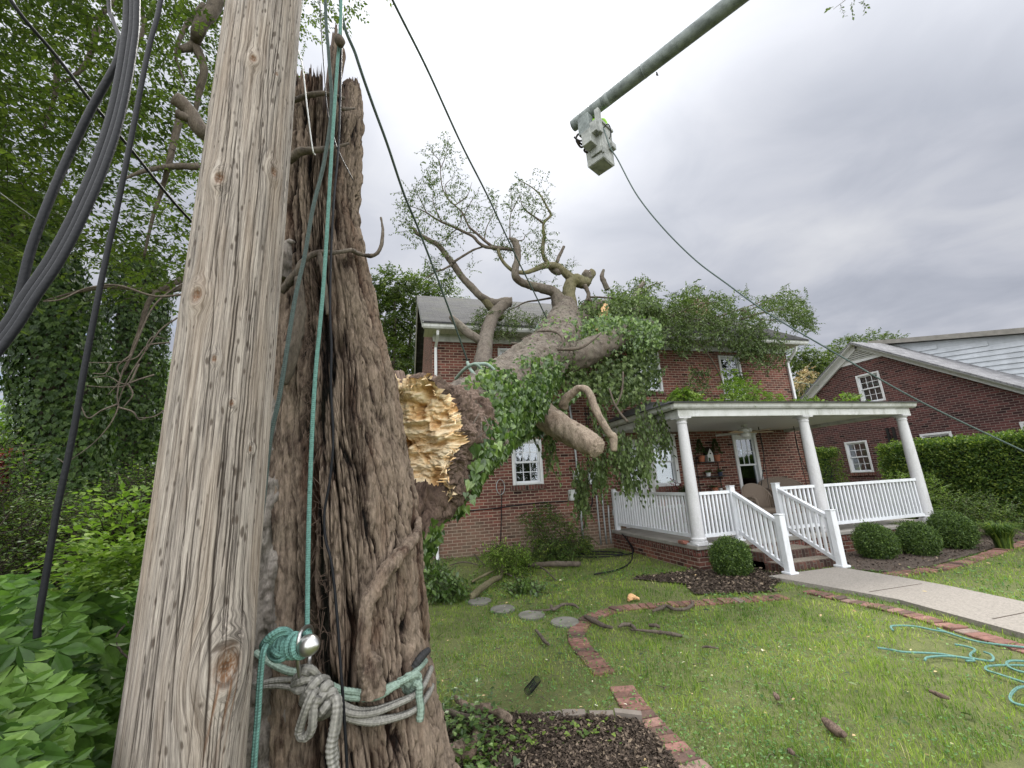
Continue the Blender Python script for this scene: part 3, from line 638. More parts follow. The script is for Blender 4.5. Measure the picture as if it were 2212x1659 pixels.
# front door with its glazed upper half
a, b, c, d = DOOR; mb = MB()
mb.box(a, a+.09, HY-.03, HY+.1, c, d, .006); mb.box(b-.09, b, HY-.03, HY+.1, c, d, .006); mb.box(a+.091, b-.091, HY-.028, HY+.1, d-.1, d, .006)
mb.box(a+.09, b-.09, HY+.03, HY+.07, c, 1.3); mb.box(a+.09, a+.17, HY+.03, HY+.07, 1.3, d-.1); mb.box(b-.17, b-.09, HY+.03, HY+.07, 1.3, d-.1); mb.box(a+.17, b-.17, HY+.031, HY+.069, d-.2, d-.1)
for k in (1, 2): u_ = a+.17+(b-a-.34)*k/3; mb.box(u_-.01, u_+.01, HY+.04, HY+.06, 1.3, d-.2)
for k in (1, 2, 3): zz = 1.3+(d-1.5)*k/4; mb.box(a+.17, b-.17, HY+.041, HY+.059, zz-.01, zz+.01)
mb.box(a+.16, a+.28, HY+.024, HY+.03, .6, 1.15, .003); mb.box(b-.28, b-.16, HY+.024, HY+.03, .6, 1.15, .003)
dr = mb.build('door', M['white'], house); mk('pane', [(a+.16, HY+.05, 1.3), (b-.16, HY+.05, 1.3), (b-.16, HY+.05, d-.2), (a+.16, HY+.05, d-.2)], A([[0, 1, 2, 3]]), M['glass'], dr)
MB().box(a, b, HY+.4, HY+.41, c, d).build('dark_room', M['dark'], dr); MB().tube([(b-.13, HY+.02, 1.2), (b-.13, HY-.03, 1.2)], .02, 10).build('handle', M['steel'], dr)
MB().box(6.25, 6.385, HY-.06, HY-.001, .42, 2.79, .006).build('pilaster', M['white_worn'], house)
# frieze, soffit, gutter
MB().box(HX0+.02, HX1-.02, HY-.03, HY+.25, 5.165, 5.36).build('frieze', M['white_worn'], house)
MB().box(.5, 11.9, 9.42, HY+.24, 5.362, 5.385).build('soffit', striped('vented_soffit', (.62, .62, .57), .1, 0, .4), house)
g = MB(); prof = [(9.42, 5.30), (9.36, 5.31), (9.33, 5.35), (9.32, 5.40), (9.30, 5.415), (9.32, 5.425), (9.42, 5.42)]
g.poly3([(.46, y, z) for y, z in prof], (11.5, 0, 0)); gt = g.build('gutter', M['white_worn'], house)
def slab_roof(parent, name, mt, P, t=.05): 
    m_ = MB(); m_.poly3(P, (0, 0, -t)); return m_.build(name, mt, parent)
rf = slab_roof(house, 'roof', M['shingle'], [(.42, 9.3, 5.46), (11.98, 9.3, 5.46), (11.98, 13, 7.86), (.42, 13, 7.86)])
slab_roof(rf, 'rear_slope', M['shingle'], [(.42, 13.001, 7.86), (11.98, 13.001, 7.86), (11.98, 16.6, 5.5), (.42, 16.6, 5.5)])
for x in (.43, 11.93):
    m_ = MB(); m_.bar((x+.02, 9.33, 5.38), (x+.02, 13, 7.76), .04, .14); m_.bar((x+.02, 13, 7.76), (x+.02, 16.5, 5.4), .04, .14); m_.build('rake_board', M['white_worn'], house)
# chimney with a tilted metal cap
m_ = MB(); m_.box(10.9, 11.7, 12.7, 13.4, 6.9, 8.35); ch = m_.build('chimney', M['brick'], rf)
MB().box(10.85, 11.75, 12.65, 13.45, 8.351, 8.42).build('chimney_cap', M['concrete'], ch)
# downspouts
def spout(parent, pts, w=.07):
    m_ = MB(); V, F, _ = sweep(pts, w*.62, 4, 0, ref=(1, 1, 0)); m_.addA(V, F); m_.build('downspout', M['white'], parent)
spout(house, [(.80, 9.42, 5.28), (.80, 9.45, 5.2), (.78, 9.82, 4.98), (.78, 9.82, .25), (.78, 9.7, .12)])
spout(house, [(11.6, 9.45, 5.28), (11.6, 9.5, 5.15), (11.58, 9.83, 4.85), (11.58, 9.83, .5)])
# ------------------------------------------------------------------ porch (part of the house)
PY0, PXL, PXR, PZ = 6.75, 5.07, 11.15, .41
m_ = MB(); m_.box(PXL, PXR, PY0+.02, HY-.002, -.2, PZ-.075); pb_ = m_.build('porch_base', M['brick_porch'], house)
m_ = MB()
for x in np.arange(PXL-.005, PXR, .072): m_.box(x+.004, x+.068, PY0+RN.normal(0, .002), PY0+.1, PZ-.18, PZ-.0745, .004)
for y in np.arange(PY0+.105, HY-.08, .072): m_.box(PXL-.018, PXL+.1, y+.004, y+.068, PZ-.18, PZ-.0745, .004)
m_.build('rowlock_course', M['brick_cap'], pb_)
MB().box(PXL-.03, PXR+.02, PY0-.03, HY-.003, PZ-.072, PZ, .01).build('porch_floor', M['concrete'], house)
for k in (0, 1): MB().box(6.0, 7.16, 5.98+.3*k, PY0-.035, -.1+.01*k, .135*(k+1), .012).build('step', M['brick_step'], house)
for k in (0, 1): MB().box(6.02, 7.14, 6.0+.3*k, 6.25+.3*k+(.16 if k else 0), .1355*(k+1)+.001, .1355*(k+1)+.006).build('tread', M['tread'], house)
m_ = MB(); m_.box(PXL, PXR+.02, PY0+.0, PY0+.2, 2.72, 2.86, .006); m_.box(PXL+.002, PXL+.2, PY0+.202, HY-.002, 2.722, 2.86); m_.box(PXR-.18, PXR+.018, PY0+.202, HY-.002, 2.722, 2.86)
m_.build('porch_beam', M['white_worn'], house)
MB().box(PXL+.2, PXR-.18, PY0+.2, HY-.002, 2.80, 2.82).build('porch_ceiling', M['ceiling'], house)
gp = [(0, 2.862), (-.06, 2.87), (-.09, 2.9), (-.1, 2.95), (-.125, 2.965), (-.11, 2.98), (0, 2.975)]
m_ = MB(); m_.poly3([(4.93, PY0-.0+y, z) for y, z in gp], (6.35, 0, 0)); m_.poly3([(PXL+y-.04, 6.76, z) for y, z in gp][::-1], (0, 3.1, 0)); m_.poly3([(PXR-y+.04, 6.76, z) for y, z in gp], (0, 3.1, 0))
m_.build('porch_fascia', M['white_worn'], house)
pr = mk('porch_roof', [(4.9, 6.6, 2.99), (11.32, 6.6, 2.99), (11.32, 9.88, 2.99), (4.9, 9.88, 2.99), (6.4, 9.89, 3.62), (9.8, 9.89, 3.62), (4.9, 6.6, 2.965), (11.32, 6.6, 2.965), (11.32, 9.88, 2.965), (4.9, 9.88, 2.965)],
   [A([[0, 1, 5, 4], [0, 6, 7, 1], [9, 8, 7, 6], [3, 0, 6, 9][::-1], [1, 7, 8, 2]]), A([[0, 4, 3], [1, 2, 5]])], M['shingle'], house)
prof = [(.15, 0), (.15, .035), (.125, .04), (.135, .06), (.135, .085), (.115, .1), (.112, .12), (.11, .5), (.106, 1.2), (.095, 1.9), (.088, 2.16), (.1, 2.165), (.1, 2.185), (.09, 2.19), (.092, 2.215), (.118, 2.24), (.118, 2.255)]
for x in (5.2, 8.17, 11.01):
    m_ = MB(); m_.lathe(prof, (x, PY0+.11, PZ+.025), 32); m_.box(x-.15, x+.15, PY0-.04, PY0+.26, PZ-.0, PZ+.024); m_.box(x-.13, x+.13, PY0-.02, PY0+.24, 2.69, 2.7195); m_.build('column', M['column'], house, smooth=False)
    for p in house.children[-1].data.polygons: p.use_smooth = len(p.vertices) == 4 and abs(p.normal.z) < .9 and p.area < .05
# railings
def railing(p, q, z0, z1, h0, h1, label, n, parent_name='porch_railing', posts=()):
    t = thing(parent_name, label, 'railing', (p[0], p[1], min(z0, z1)), 'white balustrade runs on the porch')
    P, Q = A([*p, 0.]), A([*q, 0.])
    MB().bar(P+[0, 0, h1], Q+[0, 0, h1+(z1-z0)], .07, .055).build('top_rail', M['vinyl'], t); MB().bar(P+[0, 0, h0], Q+[0, 0, h0+(z1-z0)], .05, .06).build('bottom_rail', M['vinyl'], t)
    for k in range(n):
        f = (k+.5)/n; x = P*(1-f)+Q*f; dz = (z1-z0)*f; s = .018
        MB().box(x[0]-s, x[0]+s, x[1]-s, x[1]+s, h0+dz+.012, h1+dz-.01).build('baluster', M['vinyl'], t)
    for x, y, zb, zt in posts: 
        m_ = MB(); m_.box(x-.055, x+.055, y-.055, y+.055, zb, zt, .008); m_.box(x-.085, x+.085, y-.085, y+.085, zb-.004, zb+.03, .006); m_.box(x-.062, x+.062, y-.062, y+.062, zt+.001, zt+.02, .006); m_.build('post', M['vinyl'], t)
    return t
yr = PY0+.11
railing((5.17, 9.84), (5.19, 7.0), 0, 0, .55, 1.29, 'white balustrade on the left side of the porch, running back to the wall', 27, posts=[(5.17, 9.8, .36, 1.36)])
railing((5.33, yr), (6.0, yr), 0, 0, .55, 1.29, 'short white balustrade between the corner column and the steps', 8)
railing((7.2, yr), (8.06, yr), 0, 0, .55, 1.29, 'short white balustrade from the steps to the middle column', 8)
railing((8.28, yr), (10.9, yr), 0, 0, .55, 1.29, 'long white balustrade between the middle and right columns', 26)
for xa, xb, lb in ((6.06, 5.955, 'sloping white handrail on the left of the brick steps, two square posts'), (7.13, 7.03, 'sloping white handrail on the right of the brick steps, two square posts')):
    t = railing((xa, yr-.06), (xb, 5.83), 0, -.44, .58, 1.27, lb, 9, 'stair_railing', posts=[(xa, yr, PZ, 1.38), (xb, 5.77, .045, .93)])
# ------------------------------------------------------------------ porch things
def at(p, Y): return PY(*p, Y)
f = at(cp(1290, 330), 8.3); fx, fz = f[0], f[2]
fan = thing('ceiling_fan', 'white ceiling fan with pale wooden blades under the porch ceiling', 'ceiling fan', (fx, 8.3, fz))
MB().lathe([(.015, 0), (.12, .0), (.15, .04), (.15, .1), (.1, .13), (.02, .135), (.018, 2.80-fz-.05), (.06, 2.80-fz-.045), (.07, 2.80-fz)], (fx, 8.3, fz-.05), 24).build('motor', M['white_worn'], fan)
MB().lathe([(.02, -.16), (.09, -.13), (.115, -.08), (.1, -.052), (.03, -.051)], (fx, 8.3, fz), 20).build('lamp_shade', M['white'], fan)
for k in range(5):
    R3 = Matrix.Translation((fx, 8.3, fz-.03)) @ Matrix.Rotation(k*2*math.pi/5-.25, 4, 'Z') @ Matrix.Rotation(.2, 4, 'X')
    m_ = MB(); m_.box(.14, .2, -.02, .02, -.004, .004, M=R3); m_.box(.2, .66, -.065, .065, -.004, .004, M=R3); m_.build('blade', M['wood_blade'] if k != 2 else M['white_worn'], fan)
# wall shelf with pots
sh = thing('wall_shelf', 'black iron three-tier shelf against the brick wall of the porch', 'shelf', (8.2, 9.8, 1.5))
for z, w in ((1.95, (7.7, 8.5)), (1.57, (7.72, 8.62)), (1.15, (7.75, 8.5))): MB().box(w[0], w[1], 9.62, 9.88, z-.02, z, .004).build('board', M['blackmetal'], sh)
for x in (7.75, 8.45): MB().tube([(x, 9.86, 1.0), (x, 9.86, 2.0), (x, 9.7, 2.1)], .012, 6, 4).build('frame', M['blackmetal'], sh)
def pot(name, label, cat, c, r, h, mt, plant=None, pm='leaf_box', n=70, pr=.1, group=None):
    t = thing(name, label, cat, c, group); m_ = MB(); m_.lathe([(r*.7, 0), (r*.9, h*.75), (r, h*.76), (r, h), (r*.85, h), (r*.8, h*.8)], c, 16); m_.build('pot', M[mt], t, smooth=False)
    c = A(c, float)
    if plant == 'cone':
        n = 900; z = RN.random(n)**.8; th = RN.random(n)*6.283; R_ = (.11*(1-z)+.012); lump = 1+.25*np.sin(z*20)
        P = c+np.stack([R_*lump*np.cos(th), R_*lump*np.sin(th), h+.02+z*.42], -1); d = np.stack([np.cos(th), np.sin(th), .5+0*th], -1)
        V, F, r_ = leaves(P, unit(d+.4*rv(n)), rv(n), .035, LEAF_D); mk('foliage', V, F, M['leaf_dark'], t, attrs={'rnd': r_})
    elif plant:
        O = np.repeat(c[None]+[0, 0, h*.9], n//6, 0); D = unit(rv(n//6)+A([0, 0, 1.1])); (lv, tw) = sprays(O, D, pr*1.6, 6, .055, droop=.9, tmpl=LEAF_O)
        mk('foliage', *lv[:2], M[pm], t, attrs={'rnd': lv[2]})
    return t
pot('potted_topiary', 'clay pot with a cone topiary, left of the birdhouse on the top shelf', 'plant pot', (7.86, 9.76, 1.95), .09, .17, 'terracotta', 'cone')
pot('potted_topiary', 'clay pot with a cone topiary, right of the birdhouse on the top shelf', 'plant pot', (8.36, 9.76, 1.95), .09, .17, 'terracotta', 'cone')
pot('flower_pot', 'small white pot with a green plant on the middle shelf', 'plant pot', (7.98, 9.74, 1.57), .065, .1, 'white', 'bush')
pot('flower_pot', 'small dark blue pot with a green plant on the middle shelf', 'plant pot', (8.36, 9.74, 1.57), .07, .1, 'denim', 'bush')
pot('flower_pot', 'round clay pot with drooping leaves on the bottom shelf', 'plant pot', (8.12, 9.74, 1.15), .08, .12, 'terracotta', 'bush', 'leaf_dark', 90, .16)
pot('flower_pot', 'tiny pale pot beside the drooping plant on the bottom shelf', 'plant pot', (8.3, 9.74, 1.15), .045, .09, 'white')
bh = thing('birdhouse', 'weathered white birdhouse with a steep roof on the iron shelf', 'birdhouse', (8.11, 9.76, 1.95))
m_ = MB(); m_.box(8.02, 8.2, 9.7, 9.82, 1.952, 2.16); m_.poly3([(8.02, 9.70, 2.16), (8.2, 9.70, 2.16), (8.11, 9.70, 2.32)], (0, .12, 0)); m_.build('body', M['white_worn'], bh)
m_ = MB(); m_.bar((8.0, 9.76, 2.14), (8.115, 9.76, 2.345), .16, .014, (1, 0, .5)); m_.bar((8.22, 9.76, 2.14), (8.105, 9.76, 2.345), .16, .014, (-1, 0, .5)); m_.build('roof', M['bark_twig'], bh)
m_ = MB(); m_.lathe([(.022, 0), (.022, .006)], (0, 0, 0), 14); bo = m_.build('entrance', M['dark'], None); bo.matrix_basis = Matrix.Translation((8.11, 9.697, 2.17)) @ Matrix.Rotation(math.pi/2, 4, 'X'); adopt(bo, bh)
m_ = MB(); m_.box(8.03, 8.09, 9.695, 9.699, 1.96, 2.06); m_.build('door', M['ivy_dark'], bh)
# wicker armchair
def wicker_seat(name, label, cat, c, w, yaw=0., back=.5, swing=False):
    t = thing(name, label, cat, c); T0 = Matrix.Translation(tuple(c)) @ Matrix.Rotation(yaw, 4, 'Z'); X = lambda P: [tuple(T0 @ Vector(p)) for p in P]
    m_ = MB(); m_.box(-w/2, w/2, -.28, .28, .3, .42, .04, M=T0); m_.build('seat', M['wicker'], t)
    # curved back as a thick shell
    n = 24; V = []; hw = w/2+.03
    for i in range(n+1):
        a = math.pi*i/n; x = -hw*math.cos(a); y = .05+.27*math.sin(a)**.6 if True else 0; top = .42+back*(math.sin(a)**.55)*.95+.02
        for z in (.3, .55*top+.15, top): V += [(x, y, z), (x*.94, y-.045, z)]
    F = []
    for i in range(n):
        b = i*6
        for k in (0, 2): F += [[b+k, b+6+k, b+8+k, b+2+k], [b+3+k, b+9+k, b+7+k, b+1+k]]
        F.append([b+4, b+10, b+11, b+5])
    m_ = MB(); m_.add(X(V), F); m_.build('backrest', M['wicker'], t)
    m_ = MB(); m_.tube(X([(-hw*math.cos(math.pi*i/12), .03+.27*math.sin(math.pi*i/12)**.6, .43+back*(math.sin(math.pi*i/12)**.55)*.95+.02) for i in range(13)]), .022, 8, 3); m_.build('back_rim', M['wicker'], t)
    for s in (-1, 1):
        m_ = MB(); m_.tube(X([(s*hw, .1, .62), (s*hw, -.15, .66), (s*hw, -.28, .62), (s*hw, -.31, .5), (s*(hw-.02), -.28, .05)]), .03, 8, 4); m_.box(s*hw-.02, s*hw+.02, -.26, .2, .1 if not swing else .3, .6, M=T0); m_.build('armrest', M['wicker'], t)
        if not swing:
            for y in (-.26, .26): MB().tube(X([(s*(w/2-.03), y, 0), (s*(w/2-.03), y, .32)]), .02, 8, 0).build('leg', M['wicker'], t)
    return t, T0
ca = at(cp(1420, 830), 8.0)
wicker_seat('wicker_chair', 'brown wicker armchair with a rounded back, behind the left handrail', 'chair', (ca[0], 8.0, PZ), .62, -.15, .52)
csw = at(cp(1990, 760), 8.6)
sw, T0 = wicker_seat('porch_swing', 'wide wicker porch swing hanging on black chains at the right of the porch', 'porch swing', (9.9, 9.2, PZ+.1), 1.5, 0., .5, True)
for x in (9.12, 10.72):
    for y in (9.0, 9.3): MB().tube([(x, y, 1.05), ((x*3+9.9)/4, 9.15, 2.0), ((x*3+9.9)/4, 9.15, 2.80)], .01, 5, 3).build('chain', M['blackmetal'], sw)
tb = thing('plant_table', 'low white table with pots behind the corner of the porch railing', 'table', (6.1, 9.0, PZ))
MB().box(5.75, 6.55, 8.8, 9.2, PZ+.5, PZ+.54, .006).build('tabletop', M['white_worn'], tb)
for x in (5.8, 6.5):
    for y in (8.85, 9.15): MB().box(x-.02, x+.02, y-.02, y+.02, PZ+.001, PZ+.5).build('leg', M['white_worn'], tb)
pot('flower_pot', 'clay pot with a leafy plant on the low white porch table', 'plant pot', (6.0, 9.0, PZ+.54), .1, .16, 'terracotta', 'bush', 'leaf_box', 90, .14)
gr = pot('geranium_pot', 'red geranium in a dark pot below the left porch window', 'plant pot', (7.05, 9.55, 1.02), .13, .2, 'blackmetal', 'bush', 'leaf_dark', 300, .2)
st = MB(); st.lathe([(.14, 0), (.14, .02), (.03, .04), (.03, .57), (.12, .59), (.12, .61)], (7.05, 9.55, PZ), 16); tag_o = st.build('plant_stand', M['blackmetal'], label='slim black stand holding the red geranium', cat='plant stand')
P = A([6.8, 9.5, 1.4])+RN.normal(0, 1, (60, 3))*[.12, .06, .07]; V, F, r_ = leaves(P, rv(60), rv(60), .05, LEAF_O); mk('blossom', V, F, M['leaf_red'], gr, attrs={'rnd': r_})
pot('fern_pot', 'bushy fern in a pot on the porch floor behind the front railing', 'plant pot', (6.7, 7.9, PZ), .12, .18, 'blackmetal', 'bush', 'leaf_dark', 240, .3)
# utilities on the wall
def box_thing(name, label, cat, x0, x1, z0, z1, mt, dep=.12):
    t = thing(name, label, cat, ((x0+x1)/2, HY-.05, z0)); MB().box(x0, x1, HY-dep, HY-.001, z0, z1, .012).build('cabinet', M[mt], t); MB().box(x0+.02, x1-.02, HY-dep-.012, HY-dep-.0005, z0+.03, z1-.02, .004).build('lid', M[mt], t)
    m_ = MB()
    for k in range(4): zz = z0+.06+k*(z1-z0-.1)/4; m_.box(x0+.04, x1-.04, HY-dep-.017, HY-dep-.013, zz, zz+.012)
    m_.build('louvre', M[mt], t); return t
p0 = at((1228, 1058), HY); box_thing('utility_box', 'pale grey service box low on the brick wall with a black cable loop', 'utility box', p0[0]-.02, p0[0]+.18, p0[2]-.26, p0[2], 'greybox')
p1 = at((1236, 1018), HY); box_thing('utility_box', 'upper pale utility box half hidden behind hanging leaves', 'utility box', p1[0], p1[0]+.18, p1[2]-.24, p1[2], 'greybox')
p2 = at((1268, 1020), HY)
em = thing('electric_meter', 'round glass electric meter on a grey box beside the conduits', 'electric meter', (p2[0]+.1, HY, p2[2]-.3)); MB().box(p2[0], p2[0]+.2, HY-.1, HY-.001, p2[2]-.3, p2[2], .01).build('cabinet', M['galv'], em)
m_ = MB(); m_.lathe([(.075, 0), (.075, .05), (.06, .08), (.0, .085)], (0, 0, 0), 18); o = m_.build('dial', M['greybox'], None, smooth=True); o.matrix_basis = Matrix.Translation((p2[0]+.1, HY-.1, p2[2]-.12)) @ Matrix.Rotation(math.pi/2, 4, 'X'); adopt(o, em)
for k, (px, z1_) in enumerate(((1253, 3.6), (1290, 2.), (1302, 1.7), (1312, 1.0))):
    q_ = at((px, 1100), HY); tube_obj('conduit', [(q_[0], HY-.03, .1), (q_[0], HY-.03, z1_*.6), (q_[0]+(.02 if k else -.06), HY-.03, z1_)], .02 if k else .028, M['galv'], n=8, sub=3, cat='conduit', group='grey pipes up the brick wall', label=['tallest grey conduit climbing beside the meter', 'grey conduit just right of the meter', 'thin grey pipe between two conduits', 'short grey pipe ending at a small outlet'][k])
q_ = at((1319, 1047), HY); MB().box(q_[0]-.04, q_[0]+.04, HY-.06, HY-.001, .75, .88, .008).build('outlet_box', M['galv'], label='small grey outlet box low on the wall beside the porch', cat='outlet')
wc = [at(c9(*p), HY)+A([0, -.02, 0]) for p in ((1150, 10), (1350, 0), (1480, -5))]
tube_obj('wall_cable', [at(p, HY)+A([0, -.02, 0]) for p in ((1015, 1103), (1070, 1098), (1110, 1092), (1180, 1085), (1228, 1083))], .012, M['black'], label='black cable running level along the lower brick wall', cat='cable')
tube_obj('wall_cable', [at(p, HY)+A([0, -.025, 0]) for p in ((1083, 1060), (1083, 1090), (1082, 1140), (1080, 1175))], .01, M['black'], label='dark cable dropping straight down the brick below its coil', cat='cable')
cc = at((1080, 1052), HY); tube_obj('wall_cable', [cc+A([.1*math.cos(a), -.03-.003*a, .17*math.sin(a)]) for a in np.linspace(0, 18, 50)], .006, M['galv'], n=6, sub=2, label='grey cable coiled on the wall left of the utility box', cat='cable')
tube_obj('wall_cable', [at(p, HY)+A([0, -.07, 0]) for p in ((1240, 1085), (1248, 1098), (1262, 1101), (1275, 1092), (1277, 1070), (1276, 1030))], .018, M['black'], label='thick black cable looping under the lower utility box', cat='cable')
for k, (a, b) in enumerate((((1262, 880), (1268, 1010)), ((1270, 870), (1262, 1140)))): tube_obj('wall_cable', [at(a, HY)+A([0, -.03, 0]), at(((a[0]+b[0])/2+3, (a[1]+b[1])/2), HY)+A([0, -.05, 0]), at(b, HY)+A([0, -.03, 0])], .01, M['black'], label=['black service wire between the conduit and the meter', 'long loose black wire down past the utility boxes'][k], cat='cable')
# white drain pipe left of the corner
tube_obj('drain_pipe', [(.42, 9.75, 1.05), (.50, 9.75, .75), (.50, 9.75, .42), (.62, 9.72, .3), (.72, 9.7, .28)], .045, M['white'], n=12, sub=5, label='white plastic drain pipe bending beside the corner downspout', cat='pipe')
tube_obj('drain_pipe', [(.5, 9.8, .6), (.4, 9.8, .5), (.38, 9.8, .15)], .04, M['white'], n=12, sub=4, label='short white drain elbow left of the house corner', cat='pipe')
tube_obj('garden_hose', [A([x, y, float(gz(x, y))+.02+z]) for x, y, z in ((3.6, 9.3, 0), (4.2, 8.9, .02), (4.9, 8.7, .03), (5.0, 9.3, .35), (4.98, 8.9, .1), (4.5, 8.1, 0), (3.9, 7.5, 0), (3.3, 7.3, 0))], .013, M['black'], label='black hose lying loose where the porch meets the house', cat='hose')
tube_obj('garden_hose', [A([x, y, float(gz(x, y))+.02]) for x, y in ((3.3, 9.4), (3.9, 9.5), (4.6, 9.3), (4.7, 8.7), (4.0, 8.7), (3.5, 9.0), (4.2, 9.4), (4.8, 9.0))], .011, M['black'], label='coiled black hose on the ground by the conduits', cat='hose')
MB().box(4.98, 5.1, 7.0, 7.18, PZ+.001, PZ+.06, .01).build('loose_brick', M['paver_r'], label='loose red brick piece on the porch floor by the corner column', cat='brick')
# ------------------------------------------------------------------ the neighbour's house
nb = thing('neighbour_house', 'dark brick gabled house with white trim beyond the hedge on the right', 'house', (19, 10, 0))
NX = 17.; MN = Matrix(((0, 1, 0, NX), (-1, 0, 0, 0), (0, 0, 1, 0), (0, 0, 0, 1)))
ap = (11.4, 6.3); sl = .672
wn = [(-11.73, -10.9, 3.9, 5.02), (-12.74, -11.9, 1.38, 2.57), (-10.18, -9.32, 1.5, 2.57), (-7.75, -6.9, 1.4, 2.62)]
y_lo, y_hi = 3.5, 16.6
m_ = MB(); holes_wall(m_, MN, -y_hi, -y_lo, -.2, 2.8, [w for w in wn if w[3] < 2.8])
# gable above 2.8, cut round the attic window
zt = lambda y: ap[1]-.22-sl*abs(y-ap[0]); w = wn[0]; y0, y1 = -w[1], -w[0]
def pol(P): m_.poly3([(NX, y, z) for y, z in P], (.25, 0, 0))
yl = ap[0]-(ap[1]-.22-2.8)/sl; yh = ap[0]+(ap[1]-.22-2.8)/sl
pol([(yl, 2.8), (y0, 2.8), (y0, zt(y0))]); pol([(y1, 2.8), (yh, 2.8), (y1, zt(y1))]); pol([(y0, 2.8), (y1, 2.8), (y1, w[2]), (y0, w[2])]); pol([(y0, w[3]), (y1, w[3]), (y1, zt(y1)), (ap[0], zt(ap[0])), (y0, zt(y0))])
m_.build('wall', M['brick_nb'], nb)
for w in wn: window(nb, MN, *w, casing=.07, blind='curtain', brick_sill=M['brick_cap'])
m_ = MB(); m_.poly3([(NX-.02, 10.62, 5.6), (NX-.02, 12.18, 5.6), (NX-.02, 11.4, 6.1)], (.015, 0, 0)); vt = m_.build('gable_vent', M['white_worn'], nb)
m_ = MB(); dkk = MB()
for k in range(6):
    z = 5.63+k*.075; hw = (6.1-z)/.66-.04
    if hw > .08: m_.bar((NX-.045, 11.4-hw, z), (NX-.045, 11.4+hw, z), .05, .012, (1, 0, .6)); dkk.box(NX-.026, NX-.0215, 11.4-hw, 11.4+hw, z+.016, z+.055)
m_.build('louvre', M['white'], vt); dkk.build('louvre_gap', M['dark'], vt)
m_ = MB()
for s in (-1, 1):
    Lh = 5.1 if s > 0 else 6.6; a = (NX-.06, ap[0], ap[1]-.16); b = (NX-.06, ap[0]+s*Lh, ap[1]-.16-sl*Lh); m_.bar(a, b, .08, .2, (0, 0, 1)); m_.bar((NX-.2, a[1], a[2]+.1), (NX-.2, b[1], b[2]+.1), .22, .05, (0, 0, 1))
m_.box(NX-.035, NX-.001, 10.35, 12.45, 5.5, 5.6); m_.build('rake_board', M['white'], nb)
r0 = MB()
for s in (-1, 1):
    Lh = 5.2 if s > 0 else 6.8; z = ap[1]+.0; r0.poly3([(NX-.33, ap[0]+s*.0005, z), (NX+11, ap[0]+s*.0005, z), (NX+11, ap[0]+s*Lh, z-sl*Lh), (NX-.33, ap[0]+s*Lh, z-sl*Lh)][::s], (0, 0, -.06))
nr = r0.build('roof', M['shingle_nb'], nb)
# tall side wall clad in lap siding behind the front slope, with its own roof edge
m_ = MB(); SX = NX+1.6; top = lambda y: 6.2-.25*(11.2-y); n = 26
for k in range(1, n):
    o_ = k*.17; d_ = min(8.1, max(0, o_-.17)/.13+.4); pts = [(SX, 11.6, top(11.6)-o_), (SX, 11.6-d_, top(11.6)-o_-.12*d_)]
    a, b = A(pts[0]), A(pts[1]); m_.add([a, b, b+[0, 0, -.17], a+[0, 0, -.17], a, b, b+[-.03, 0, -.165], a+[-.03, 0, -.165]], [[4, 7, 6, 5], [7, 3, 2, 6]])
m_.poly3([(SX+.01, 11.6, 3), (SX+.01, 3.5, .5), (SX+.01, 3.5, top(3.5)), (SX+.01, 11.6, top(11.6))], (.2, 0, 0))
sd_ = m_.build('dormer_siding', M['siding'], nb)
m_ = MB(); m_.poly3([(SX-.2, 11.9, top(11.9)+.03), (SX-.2, 3.2, top(3.2)+.03), (SX-.2, 3.2, top(3.2)+.2), (SX-.2, 11.9, top(11.9)+.2)], (6, 0, 0)); m_.build('dormer_roof', M['concrete'], nb)
m_ = MB()
for y in (10.86, 11.05): m_.box(NX-.08, NX-.02, y, y+.07, 2.25, 2.92)
for z in (2.35, 2.6, 2.85): m_.box(NX-.05, NX-.03, 10.86, 11.2, z, z+.03)
m_.build('wall_trellis', M['blackmetal'], label='small black lattice bracket fixed to the neighbour brick wall', cat='trellis')
tube_obj('service_wire', [(11.6, 9.8, 4.7), (14, 12, 4.9), (17, 13.2, 5.0)], .012, M['rope_pale'], label='thin pale wire between the two houses', cat='wire', n=5)
tube_obj('service_wire', [(11.6, 10.4, 3.7), (14, 12.4, 3.8), (17, 14, 3.9)], .01, M['rope_pale'], label='lower thin wire between the two houses', cat='wire', n=5)
# ------------------------------------------------------------------ the utility pole
PC0 = A([-.630, 1.69]); 
def pole_axis(z): return A([PC0[0]-.006*(z-1.65), PC0[1]+.004*(z-1.65)])
def pole_r(z): return .1585-.0052*(z-1.65)
def pole_hit(px, py):
    """angle and height where a pixel's ray meets the pole"""
    d = ray(px, py); t = .8
    for _ in range(60):
        p = C0+d*t; c = pole_axis(p[2]); e = math.hypot(p[0]-c[0], p[1]-c[1])-pole_r(p[2]); t += e*.9/max(math.hypot(d[0], d[1]), .3)
    p = C0+d*t; c = pole_axis(p[2]); return math.atan2(p[1]-c[1], p[0]-c[0]), p[2]
nth, nz_ = 620, 1150; th = np.linspace(0, 2*np.pi, nth, endpoint=False); zz = np.linspace(-.05, 5.6, nz_); TH, ZZ = np.meshgrid(th, zz)
R_ = pole_r(ZZ); U = TH*.158
cx, cy = np.cos(TH)*6, np.sin(TH)*6
# spiral-free grain wobble
wob = .006*fbm(cx*.6, cy*.6, ZZ*1.3, 3, 3)
dr = .0016*fbm(cx*9, cy*9, ZZ*2.2, 3, 5)+.004*fbm(cx*.5, cy*.5, ZZ*.8, 2, 8)
crack = np.zeros_like(TH); knot = np.zeros_like(TH); POA = math.atan2(-PC0[1], -PC0[0]); GU = ((TH-POA+np.pi) % (2*np.pi)-np.pi)*.158
def wrap(a): return (a+np.pi) % (2*np.pi)-np.pi
cr = []
